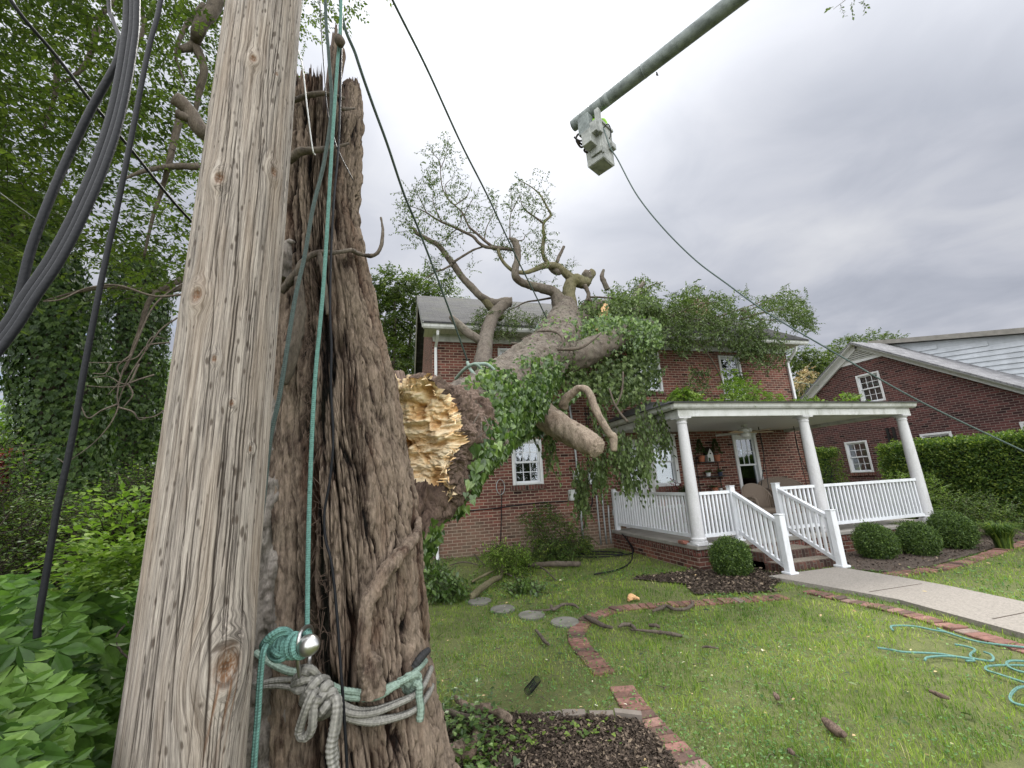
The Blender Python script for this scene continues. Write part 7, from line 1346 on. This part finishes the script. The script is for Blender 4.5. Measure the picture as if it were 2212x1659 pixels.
hedge('long tall clipped hedge in front of the neighbour brick house', 14.2, 15.6, 2.5, hB1[1], zB, 34000)
g1 = PY(2070, 1100, 8.0); g2_ = PY(2150, 1130, 7.6)
def feather(label, c, r, rz, n, mt='leaf_bright', size=.045):
    t = thing('light_shrub', label, 'shrub', (c[0], c[1], 0)); dd = rv(n); O = A(c)+dd*(RN.random(n)**.35)[:, None]*A([r, r, rz]); O = O[O[:, 2] > .05]; lv, tw = sprays(O, unit(dd[:len(O)]*.6+rv(len(O))+A([0, 0, .5])), .28, 10, size, .5, LEAF_D, .3)
    mk('foliage', *lv[:2], M[mt], t, attrs={'rnd': lv[2]}); mk('twigs', tw[0], tw[1], M['bark_twig'], t, attrs={'cav': tw[2]}); MB().tube([(c[0], c[1], 0), (c[0], c[1], c[2])], .03, 6).build('stem', M['bark_twig'], t)
feather('feathery lime green shrub between the right column and the hedge', (12.3, 7.9, .75), .8, .62, 620)
feather('low feathery green shrub below the hedge at the right edge', (12.4, 6.7, .45), .7, .42, 420, 'leaf_hedge')
def tuft(name, label, c, n, h, mt='leaf_bright', w=.007, spread=1.):
    az = RN.uniform(0, 6.283, n); L_ = h*RN.uniform(.7, 1.2, n); d_ = np.stack([np.cos(az), np.sin(az), 0*az], -1); P0 = A(c)+d_*RN.uniform(0, .12, n)[:, None]; bnd = (L_*spread*RN.uniform(.2, .75, n))[:, None]; up = A([0, 0, 1.])*L_[:, None]; sd = np.stack([-np.sin(az), np.cos(az), 0*az], -1)*w
    Q = [P0, P0+d_*bnd*.15+up*.45, P0+d_*bnd*.55+up*.8, P0+d_*bnd*1.2+up*.72]; v = np.stack([Q[0]-sd, Q[0]+sd, Q[1]+sd, Q[1]-sd, Q[2]+sd*.8, Q[2]-sd*.8, Q[3]], 1); o = (np.arange(n)*7)[:, None]
    return mk(name, v.reshape(-1, 3), [np.vstack([A([[0, 1, 2, 3]])+o, A([[3, 2, 4, 5]])+o]), A([[5, 4, 6]])+o], M[mt], attrs={'rnd': np.repeat(RN.random(n), 7)}, label=label, cat='grass clump')
g = G(2180, 1195); tuft('ornamental_grass', 'arching clump of long green grass by the right bed', (g[0]+.5, g[1]+.3, 0), 600, .5, 'leaf_hedge')
tuft('ornamental_grass', 'small lily-like clump behind the boxwoods', (g[0]-.2, g[1]+1.3, 0), 400, .5, 'leaf_hedge')
# trees
def tree(name, label, base, trunk_r, h, blobs, mt, n, size=.11, k=10, ln=.6, bark_='bark_twig', group=None, limbs=8, tmpl=LEAF_D, cat='tree', dens=.0):
    """trunk, limbs that reach into the crown, and leafy shoots filling uneven blobs (cx,cy,cz,r)"""
    t = thing(name, label, cat, base, group); b = A(base, float); B_ = A(blobs, float)
    top = b+A([0, 0, h*.8]); limb('trunk', [b, b+A([.05, .02, h*.3]), b+A([-.03, .05, h*.6]), top], [trunk_r*1.25, trunk_r, trunk_r*.7, trunk_r*.3], bark_, t, 18, 8, .12, 2, .6)
    for i_ in range(min(limbs, len(B_))):
        c = B_[i_, :3]; s = b+A([0, 0, h*RN.uniform(.3, .6)]); limb('limb', [s, (s*2+c)/3+A([0, 0, -.1]), (s+2*c)/3+.1*rv(1)[0], c], [trunk_r*.5, trunk_r*.35, trunk_r*.22, trunk_r*.08], bark_, t, 10, 6, .12, 2, 1)
    w = B_[:, 3]**2; w = w/w.sum(); idx = RN.choice(len(B_), n, p=w); d_ = rv(n); rr_ = RN.random(n)**.45; O = B_[idx, :3]+d_*(B_[idx, 3]*rr_)[:, None]*A([1, 1, .78]); kk = fbm(O[:, 0]*1.1, O[:, 1]*1.1, O[:, 2]*1.1, 2, 13) > dens-.45; O = O[kk]; d_ = d_[kk]
    lv, tw = sprays(O, unit(d_+.6*rv(len(O))), ln*RN.uniform(.6, 1.2, len(O)), k, size, .7, tmpl, .6); mk('crown', *lv[:2], M[mt], t, attrs={'rnd': lv[2]}); mk('twigs', tw[0], tw[1], M['bark_twig'], t, attrs={'cav': tw[2]}); return t
def blobs_px(lst, Y, pd=False): 
    o = []
    for x, y, rp, dy in lst: p = PD(x, y, Y+dy) if pd else PY(x, y, Y+dy); o.append((*p, rp/FPX*((p-C0)@FW)))
    return o
bl = blobs_px([(850, 620, 40, 0), (900, 640, 40, 1), (830, 690, 50, 0), (890, 720, 50, 1), (850, 780, 50, 0), (905, 780, 30, 1), (800, 640, 40, 0), (940, 610, 26, 2), (820, 840, 50, 0), (975, 650, 22, 3)], 18.5)
tree('background_tree', 'dense green tree behind the left corner of the house', (-.4, 19, 0), .3, 9, bl, 'leaf_tree', 1700, .16, 12, .8)
bl = blobs_px([(1750, 790, 34, 0), (1740, 840, 30, 0), (1790, 780, 30, 2), (1830, 760, 34, 3), (1880, 745, 34, 5), (1925, 745, 24, 5), (1770, 830, 36, 0), (1800, 820, 30, 1), (1725, 770, 26, 0)], 22)
tree('background_tree', 'round dark green tree between the two houses', (PY(1770, 850, 22)[0], 22, 0), .3, 9, bl, 'leaf_tree', 1500, .2, 12, .9)
bl = blobs_px([(1740, 815, 14, 0), (1728, 830, 12, 0), (1745, 800, 8, 0)], 14)
tree('flowering_tree', 'small pale-flowered tree just past the right house corner', (PY(1738, 860, 14)[0], 14, 0), .08, 3.5, bl, 'litter', 130, .09, 9, .3, limbs=3)
# sprig overhead at the top right
sp = thing('overhanging_sprig', 'small dark leafy sprig hanging into the top right of the sky', 'tree branch', PY(1830, -120, 3.))
limb('twig', [PY(1900, -160, 3.2), PY(1860, -60, 3.1), PY(1835, -10, 3.), PY(1800, 20, 3.)], [.012, .008, .005, .002], 'bark_twig', sp, 6, 6, .1)
O = A([PY(x, y, 3.05) for x, y in ((1835, -15), (1820, 0), (1850, -20), (1840, 5), (1800, 15), (1865, -10), (1815, 10), (1855, 5))]); lv, tw = sprays(O, unit(rv(8)+A([-.5, 0, -.8])), .22, 9, .05, .8); mk('leaves', *lv[:2], M['leaf_fallen'], sp, attrs={'rnd': lv[2]}); mk('twigs', tw[0], tw[1], M['bark_twig'], sp, attrs={'cav': tw[2]})
# ------------------------------------------------------------------ the left side: ivy-clad trees, hedge, shrubs, creeper
def ivy_trunk(name, label, pts, rr_, n, tree_extra=None):
    t = thing(name, label, 'tree', pts[0]); limb('trunk', pts, [q*.6 for q in rr_], 'bark_twig', t, 24, 10, .1, 3, .6)
    P = spline(np.column_stack([pts, rr_]), 30); i_ = RN.integers(0, len(P), n); th = RN.uniform(0, 6.283, n); lump = 1+.28*fbm(np.cos(th)*2, np.sin(th)*2+P[i_, 2]*.3, P[i_, 2]*1.5, 3, 15)
    nr = np.stack([np.cos(th), np.sin(th), 0*th], -1); Q = P[i_, :3]+nr*(P[i_, 3]*lump)[:, None]+RN.normal(0, .06, (n, 3)); k = Q[:, 2] > RN.uniform(.3, 1.6, n); Q, nr = Q[k], nr[k]; n = len(Q)
    V, F, r_ = leaves(Q, unit(A([0, 0, -1.])+.5*rv(n)), unit(nr+A([0, 0, .5])+.35*rv(n)), .105*RN.uniform(.6, 1.2, n), LEAF_I); mk('ivy', V, F, M['ivy_dark'], t, attrs={'rnd': r_}); return t
T1 = [PD(150, 1215, 11.5), PD(150, 1100, 11.5), PD(145, 950, 11.5), PD(128, 800, 11.6), PD(120, 680, 11.8), PD(80, 560, 12), PD(50, 430, 12.2)]; T1[0][2] = 0
big = ivy_trunk('ivy_tree', 'tall tree at the left, its thick trunk wholly wrapped in dark ivy', T1, [.56, .54, .6, .6, .62, .6, .5], 17000)
T2 = [PD(262, 1200, 13.5), PD(262, 1080, 13.5), PD(270, 960, 13.5), PD(285, 850, 13.6), PD(290, 740, 13.8), PD(300, 650, 14), PD(300, 560, 14)]; T2[0][2] = 0
ivy_trunk('ivy_tree', 'second ivy-wrapped tree, just left of the pole', T2, [.42, .44, .52, .55, .6, .6, .5], 13500)
# crown of the big tree: layered sprays hanging over the left of the yard
def crown_pts(n):
    x = RN.uniform(-420, 800, n); y = RN.uniform(-480, 720, n); d = RN.uniform(5.5, 13, n)
    edge = np.interp(x, [-420, 0, 60, 200, 300, 400, 480, 640, 790, 830], [700, 640, 520, 560, 640, 640, 560, 120, 60, -60]); k = (y < edge+30*vn(x*.03, y*.0, None, 3)) & ~((x > 640) & (y > 60-(x-640)*.25+RN.normal(0, 30, n)))
    q = fbm(x/46., y/26., d*.35, 3, 21); k &= q > RN.uniform(-.42, .2, n)-.1*sstep(450, 150, y)
    x, y, d = x[k], y[k], d[k]; return A([PD(a, b, c) for a, b, c in zip(x, y, d)])
O = crown_pts(12500); O = O[O[:, 2] > 2.2]; lv, tw = sprays(O, unit(rv(len(O))*A([1, 1, .35])), .55*RN.uniform(.6, 1.3, len(O)), 12, .085, .5, LEAF_D, .4)
mk('crown', *lv[:2], M['leaf_tree'], big, attrs={'rnd': lv[2]}); mk('twigs', tw[0], tw[1], M['bark_twig'], big, attrs={'cav': tw[2]})
def TB(pts, r, m_='bark_twig', nm='limb', parent=None): limb(nm, [PD(*p) for p in pts], r, m_, parent or big, 10, 8, .16, 3, 1)
TB([(470, -40, 6), (465, 10, 6), (430, 60, 6), (420, 95, 6.2), (390, 108, 6.2)], [.09, .085, .08, .06, .04]); TB([(420, 95, 6.2), (440, 145, 6.2), (430, 200, 6.3), (420, 250, 6.4)], [.06, .05, .04, .02]); TB([(540, 340, 5.), (440, 285, 5), (410, 240, 5), (378, 212, 5)], [.1, .085, .07, .07], 'bark_twig'); TB([(420, 262, 5), (390, 250, 5), (378, 245, 5)], [.05, .045, .04])
for L_ in ([(395, 230, 6), (380, 290, 6), (365, 350, 6), (350, 410, 6.2), (330, 470, 6.3), (310, 560, 6.5)], [(430, 360, 6), (370, 360, 6), (310, 370, 6), (260, 390, 6)], [(210, 60, 8), (190, 130, 8), (150, 170, 8), (80, 200, 8)], [(120, 120, 8), (120, 200, 8), (90, 290, 8)], [(250, 0, 9), (200, 40, 9), (150, 10, 9), (100, 0, 9)], [(60, 480, 11), (45, 430, 11), (40, 380, 11), (10, 330, 11)], [(440, 10, 7), (400, 60, 7), (380, 120, 7), (400, 180, 7)], [(300, 0, 9), (310, 60, 9), (280, 150, 9), (290, 230, 9)], [(400, 620, 8), (345, 630, 8), (250, 620, 8.2), (170, 630, 8.5), (95, 650, 8.5)], [(400, 600, 7), (330, 640, 7), (300, 720, 7), (270, 800, 7)]): TB(L_, np.linspace(.045, .012, len(L_)))
# bare dead twigs hanging in front of the ivy
db = thing('dead_branch', 'bare tangled dead twigs hanging left of the pole', 'tree branch', PD(400, 620, 6))
def c4(x, y): return x/3., 336+y/3.*1+0 if False else 553+y/3.
for L_ in ([(1180, 180), (1060, 260), (980, 350), (900, 520), (850, 640), (790, 760), (760, 900), (765, 980), (720, 1080), (640, 1180), (560, 1250), (460, 1320)], [(1150, 400), (1040, 480), (940, 620), (850, 760), (790, 880), (765, 960)], [(1100, 560), (960, 580), (880, 660), (740, 690), (570, 690)], [(900, 700), (830, 830), (700, 850), (560, 840)], [(765, 960), (660, 1000), (570, 1050), (520, 960)], [(850, 640), (760, 720), (780, 800), (700, 900)], [(1000, 770), (900, 800), (800, 830), (700, 780), (600, 790)], [(765, 980), (860, 1010), (900, 1060), (950, 1050)], [(940, 620), (960, 560), (1000, 520), (1080, 540)], [(830, 830), (860, 900), (800, 980)], [(720, 700), (680, 760), (600, 760)], [(1090, 980), (1000, 1040), (880, 1050)], [(460, 1320), (420, 1340), (370, 1310)]):
    limb('twig', [PD(*c4(x, y), 5.5) for x, y in L_], np.linspace(.009, .0035, len(L_)), 'bark_twig', db, 6, 6, .1)
limb('twig', [PD(*c4(x, y), 5.) for x, y in ((1190, 250), (1000, 260), (760, 190), (560, 210), (400, 280), (280, 295))], np.linspace(.012, .005, 6), 'bark_twig', db, 6, 6, .1)
# far backdrop on the left
bl = blobs_px([(-60, 950, 60, 0), (20, 920, 50, 0), (60, 960, 45, 2), (220, 900, 50, 3), (330, 900, 60, 3), (300, 980, 60, 2), (200, 1000, 50, 3), (-100, 1020, 70, 0), (40, 1010, 40, 3), (380, 820, 50, 5), (420, 950, 60, 4), (250, 830, 40, 4)], 24, True)
tree('background_tree', 'light yellow-green trees beyond the dark hedge on the left', (PD(60, 1000, 24)[0], PD(60, 1000, 24)[1], 0), .3, 6, bl, 'leaf_bright', 2600, .2, 12, 1.)  # crown gets the lighter leaf colour
bl = blobs_px([(35, 1003, 20, 0), (55, 1010, 16, 0), (15, 1010, 12, 0)], 16, True); tree('red_maple', 'small dark red maple beyond the ivy tree at the far left', (*PD(40, 1000, 16)[:2], 0), .08, 2.6, bl, 'leaf_red', 260, .12, 10, .4, limbs=3)
def wall_hedge(label, p, q, th, z1, n, mt, size, lump=.2):
    t = thing('hedge', label, 'hedge', ((p[0]+q[0])/2, (p[1]+q[1])/2, 0)); p, q = A(p), A(q); d = q-p; d3 = A([d[0], d[1], 0]); nrm = unit(A([d[1], -d[0], 0.])); nrm = nrm if nrm@-A([*p, 0.]) > 0 else -nrm
    a = RN.random(n); b = RN.random(n); top_ = RN.random(n) < .3; P = A([*p, 0.])+d3*a[:, None]+A([0, 0, 1.])*(np.where(top_, 1., b)*z1)[:, None]-nrm*(np.where(top_, b, 0)*th)[:, None]; Nn = np.where(top_[:, None], A([0, 0, 1.]), nrm)
    P = P+Nn*(lump*fbm(P[:, 0]*1.2, P[:, 1]*1.2, P[:, 2]*1.2, 3, 19))[:, None]; shell(P, Nn, size, mt, 'foliage', t, depth=.25); m_ = MB(); pr_ = [tuple((p+d*.02)-nrm[:2]*.25), tuple((q-d*.02)-nrm[:2]*.25), tuple((q-d*.02)-nrm[:2]*th), tuple((p+d*.02)-nrm[:2]*th)]; m_.prism(pr_, 0, z1-.25); m_.build('dark_core', M['dark'], t); return t  # dark filler prism, the shade inside the hedge put into its colour
pa, pq = PD(-150, 1050, 17), PD(470, 1050, 17); wall_hedge('long dark evergreen hedge across the back on the left', pa[:2], pq[:2], 2., 2.6, 20000, 'leaf_dark', .13)
pa, pq = PD(-120, 1100, 12.5), PD(130, 1100, 14); 
def shrub(label, px, py, d, rp, rz, n, mt, size, tmpl=LEAF_D, k=9, ln=.35):
    c = PD(px, py, d); r = rp/FPX*((c-C0)@FW); t = thing('shrub', label, 'shrub', (c[0], c[1], 0)); dd = rv(n); rr_ = RN.random(n)**.4; O = c+dd*rr_[:, None]*A([r, r, rz]); O = O[O[:, 2] > .05]; lv, tw = sprays(O, unit(rv(len(O))+A([0, 0, .7])), ln, k, size, .3, tmpl, .2)
    mk('foliage', *lv[:2], M[mt], t, attrs={'rnd': lv[2]}); mk('twigs', tw[0], tw[1], M['bark_twig'], t, attrs={'cav': tw[2]})
    MB().tube([(c[0], c[1], 0), (c[0]+.05, c[1], max(c[2]-rz*.3, .2))], .03, 6).build('stem', M['bark_twig'], t); return t
shrub('loose small-leaved shrub behind the creeper, far left', 30, 1215, 6.2, 150, .55, 1500, 'leaf_hedge', .034)
shrub('small-leaved shrub behind the creeper under the ivy tree', 165, 1215, 6., 110, .5, 1300, 'leaf_hedge', .034)
shrub('taller yellow-green shrub right beside the pole', 300, 1160, 5., 80, .55, 1300, 'leaf_hedge', .032)
shrub('low privet-like shrub between creeper and pole', 265, 1225, 3.6, 60, .3, 420, 'leaf_bright', .045, LEAF_O)
shrub('broad shrub filling the far left edge', -120, 1200, 5., 150, .8, 1200, 'leaf_hedge', .036)
# five-fingered creeper over a mound near the viewer
cr = thing('creeper', 'big five-fingered creeper leaves covering the mound left of the pole', 'creeper', (-1.9, 1.6, 0))
def creeper_leaf():
    V = []; F = []
    for a, l in ((-1.75, .72), (-.85, .92), (0, 1.), (.85, .92), (1.75, .72)):
        c, s = math.cos(a), math.sin(a); w = .23*l; o = len(V)
        out_ = [(0, .04), (.35*w, .22*l), (.8*w, .4*l), (.86*w, .45*l), (1.*w, .56*l), (.92*w, .62*l), (.9*w, .72*l), (.7*w, .76*l), (.62*w, .86*l), (.3*w, .92*l), (0, 1.06*l)]
        out_ += [(-x, y) for x, y in out_[-2:0:-1]]
        for x, y in out_: V.append((x*c+y*s, y*c-x*s, .16*abs(x)*2-.2*y*y))
        n = len(out_); h = n//2; F.append([o+i_ for i_ in range(h+1)]); F.append([o]+[o+i_ for i_ in range(h, n)])
    return A(V), F
cv_, cf_ = creeper_leaf(); sizes = {len(f) for f in cf_}; TM = (cv_, [A([f for f in cf_ if len(f) == s]) for s in sizes])
def mound(px, py): return 1
Ls = []; n = 1500
x = RN.uniform(-260, 320, n); y = 1215+(RN.random(n)**.9)*560; topl = np.interp(x, [-260, 0, 60, 150, 230, 300, 330], [1190, 1262, 1258, 1250, 1215, 1235, 1300])+14*vn(x*.05, x*0); k = y > topl; x, y = x[k], y[k]; n = len(x)
dist = np.interp(y, [1200, 1300, 1450, 1700], [2.6, 2.2, 1.9, 1.62])+RN.uniform(-.04, .35, n)+.12*fbm(x/60, y/60, None, 2, 31)+.5*sstep(120, 260, x)
P = A([PD(a, b, c) for a, b, c in zip(x, y, dist)]); 
out_ = unit(C0-P)*A([1, 1, .2]); nr = unit(out_*.75+A([0, 0, 1.])*np.interp(y, [1200, 1330, 1600], [1.3, .7, .4])[:, None]+.38*rv(n)); ax = unit(A([0, 0, -1.])*.9+out_*.45+.45*rv(n))
sc_ = np.where(fbm(x/90, y/90, None, 2, 33) > .12, .06, .105)*RN.uniform(.6, 1.15, n); V, F, r_ = leaves(P, ax, nr, sc_, TM); mk('leaves', V, F, M['creeper'], cr, attrs={'rnd': r_})
n = 2600; x = RN.uniform(-260, 330, n); y = RN.uniform(1290, 1760, n); dist = np.interp(y, [1200, 1300, 1450, 1700], [2.8, 2.45, 2.15, 1.9])+RN.uniform(0, .3, n)+.5*sstep(120, 260, x); P = A([PD(a, b, c) for a, b, c in zip(x, y, dist)]); V, F, r_ = leaves(P, unit(rv(n)+A([0, 0, -.5])), unit(unit(C0-P)+.8*rv(n)), .07*RN.uniform(.6, 1.3, n), LEAF_O); mk('inner_leaves', V, F, M['ivy_dark'], cr, attrs={'rnd': r_})
st_ = [];
for q in range(8):
    a = RN.uniform(-200, 320); b = RN.uniform(1260, 1500); limb('stem', [PD(a, b, 2.6), PD(a+RN.normal(0, 30), b+60, 2.4), PD(a+RN.normal(0, 60), b+150, 2.3)], [.004, .004, .003], 'bark_twig', cr, 5, 5, .1)
P_ = [PD(x, y, d) for x, y, d in ((-400, 1320, 3.1), (330, 1290, 3.2), (330, 1500, 2.9), (-400, 1500, 2.8))]
m_ = MB(); m_.add([*[tuple(p) for p in P_], *[(p[0], p[1], -.05) for p in (P_[3], P_[2])], *[(p[0]*1.3, p[1]*1.3, -.05) for p in (P_[1], P_[0])]], [[0, 1, 2, 3], [3, 2, 5, 4], [0, 7, 6, 1], [0, 3, 4, 7], [1, 6, 5, 2]]); m_.build('dark_core', M['mulch'], cr)  # solid mulch-coloured body added to fill the mound under the leaves
n = 160; x = RN.uniform(160, 320, n); y = RN.uniform(1190, 1290, n); P = A([PD(a, b, 2.3+RN.uniform(0, .3)) for a, b in zip(x, y)]); lv, tw = sprays(P, unit(rv(n)+A([0, 0, 1.])), .14, 6, .035, .3, LEAF_O, .1); mk('young_shoots', *lv[:2], M['leaf_bright'], cr, attrs={'rnd': lv[2]})
# ------------------------------------------------------------------ broken branches heaped by the house
def cx(x, y): return 768+x*.248, 1042.3+y*.248
def heap(label, polys, mt, size, k, ln, droop, logs, n0=1, tmpl=LEAF_D, hang=.5, name='fallen_branch'):
    c = gpt((sum(p[0] for p in polys[0][0])/len(polys[0][0]), max(p[1] for p in polys[0][0])-4)); t = thing(name, label, 'branch', c)
    spraycloud('foliage', polys, mt, t, ln, k, size, droop, tmpl, hang, zmin=lambda W_: gz(W_[:, 0], W_[:, 1])+.01)
    for pts, r, m_ in logs: limb('branch', pts, r, m_, t, 12, 8, .16, 3, 1.5)
    return t
heap('leafy broken branch standing in a heap against the brick wall', [([cx(*p) for p in ((1480, 230), (1680, 180), (1850, 330), (2050, 460), (2040, 700), (1800, 740), (1560, 720), (1500, 500))], (8.8, 9.7), 420), ([cx(*p) for p in ((1560, 480), (2040, 500), (2040, 700), (1600, 740))], (8.4, 9.6), 420)], 'leaf_hedge', .06, 10, .38, .8,
     [([PY(*cx(1500, 730), 8.9), PY(*cx(1560, 520), 9.2), PY(*cx(1590, 380), 9.4), PY(*cx(1620, 250), 9.5)], [.03, .022, .015, .006], 'bark_twig'), ([gpt(cx(1500, 745), .06), gpt(cx(1750, 725), .08), gpt(cx(1960, 720), .06)], [.04, .05, .045], 'bark_twig')])
heap('drooping light green branch in front of the wall, left of the big heap', [([cx(*p) for p in ((1110, 590), (1210, 520), (1330, 510), (1500, 560), (1560, 700), (1600, 840), (1400, 850), (1230, 770), (1180, 700))], (7.7, 9.), 420)], 'leaf_bright', .065, 10, .4, 1.2,
     [([gpt(cx(1000, 1000), .05), gpt(cx(1100, 920), .07), gpt(cx(1200, 850), .1), PY(*cx(1270, 800), 7.9), PY(*cx(1300, 600), 8.3)], [.05, .05, .045, .035, .01], 'bark_moss'), ([gpt(cx(1010, 872), .04), gpt(cx(1120, 815), .1), PY(*cx(1250, 745), 8.2)], [.022, .022, .016], 'bark_moss')])
heap('dark glossy-leaved branch on the grass beside the trunk', [([cx(*p) for p in ((530, 700), (640, 690), (760, 700), (900, 830), (1000, 860), (990, 960), (850, 985), (680, 990), (640, 900), (540, 840))], (6.6, 8.6), 260)], 'ivy', .085, 9, .4, 1.2, [([gpt(cx(540, 900), .03), gpt(cx(700, 890), .05), gpt(cx(960, 990), .03)], [.012, .012, .008], 'bark_twig')], tmpl=LEAF_O, hang=1.)
heap('silvery-leaved twig spread on the lawn in front of the heap', [([cx(*p) for p in ((1330, 850), (1500, 840), (1650, 900), (1620, 990), (1400, 1020), (1340, 960))], (6.5, 7.3), 150)], 'ivy', .075, 9, .36, 1.2, [([gpt(cx(1300, 800), .05), gpt(cx(1450, 860), .05), gpt(cx(1600, 960), .03)], [.012, .01, .006], 'bark_twig')], tmpl=LEAF_O, hang=1.)
for k, (L_, lb) in enumerate((([(820, 760), (950, 735), (1100, 760)], 'thin bare stick along the foot of the wall'), ([(1030, 660), (1080, 720), (1130, 755)], 'bare stick leaning at the foot of the wall'), ([(1550, 730), (1650, 770), (1750, 860)], 'dark bare stick in front of the leafy heap'))): stick(lb, [cx(*p) for p in L_], [.01, .014, .008], z=.05)
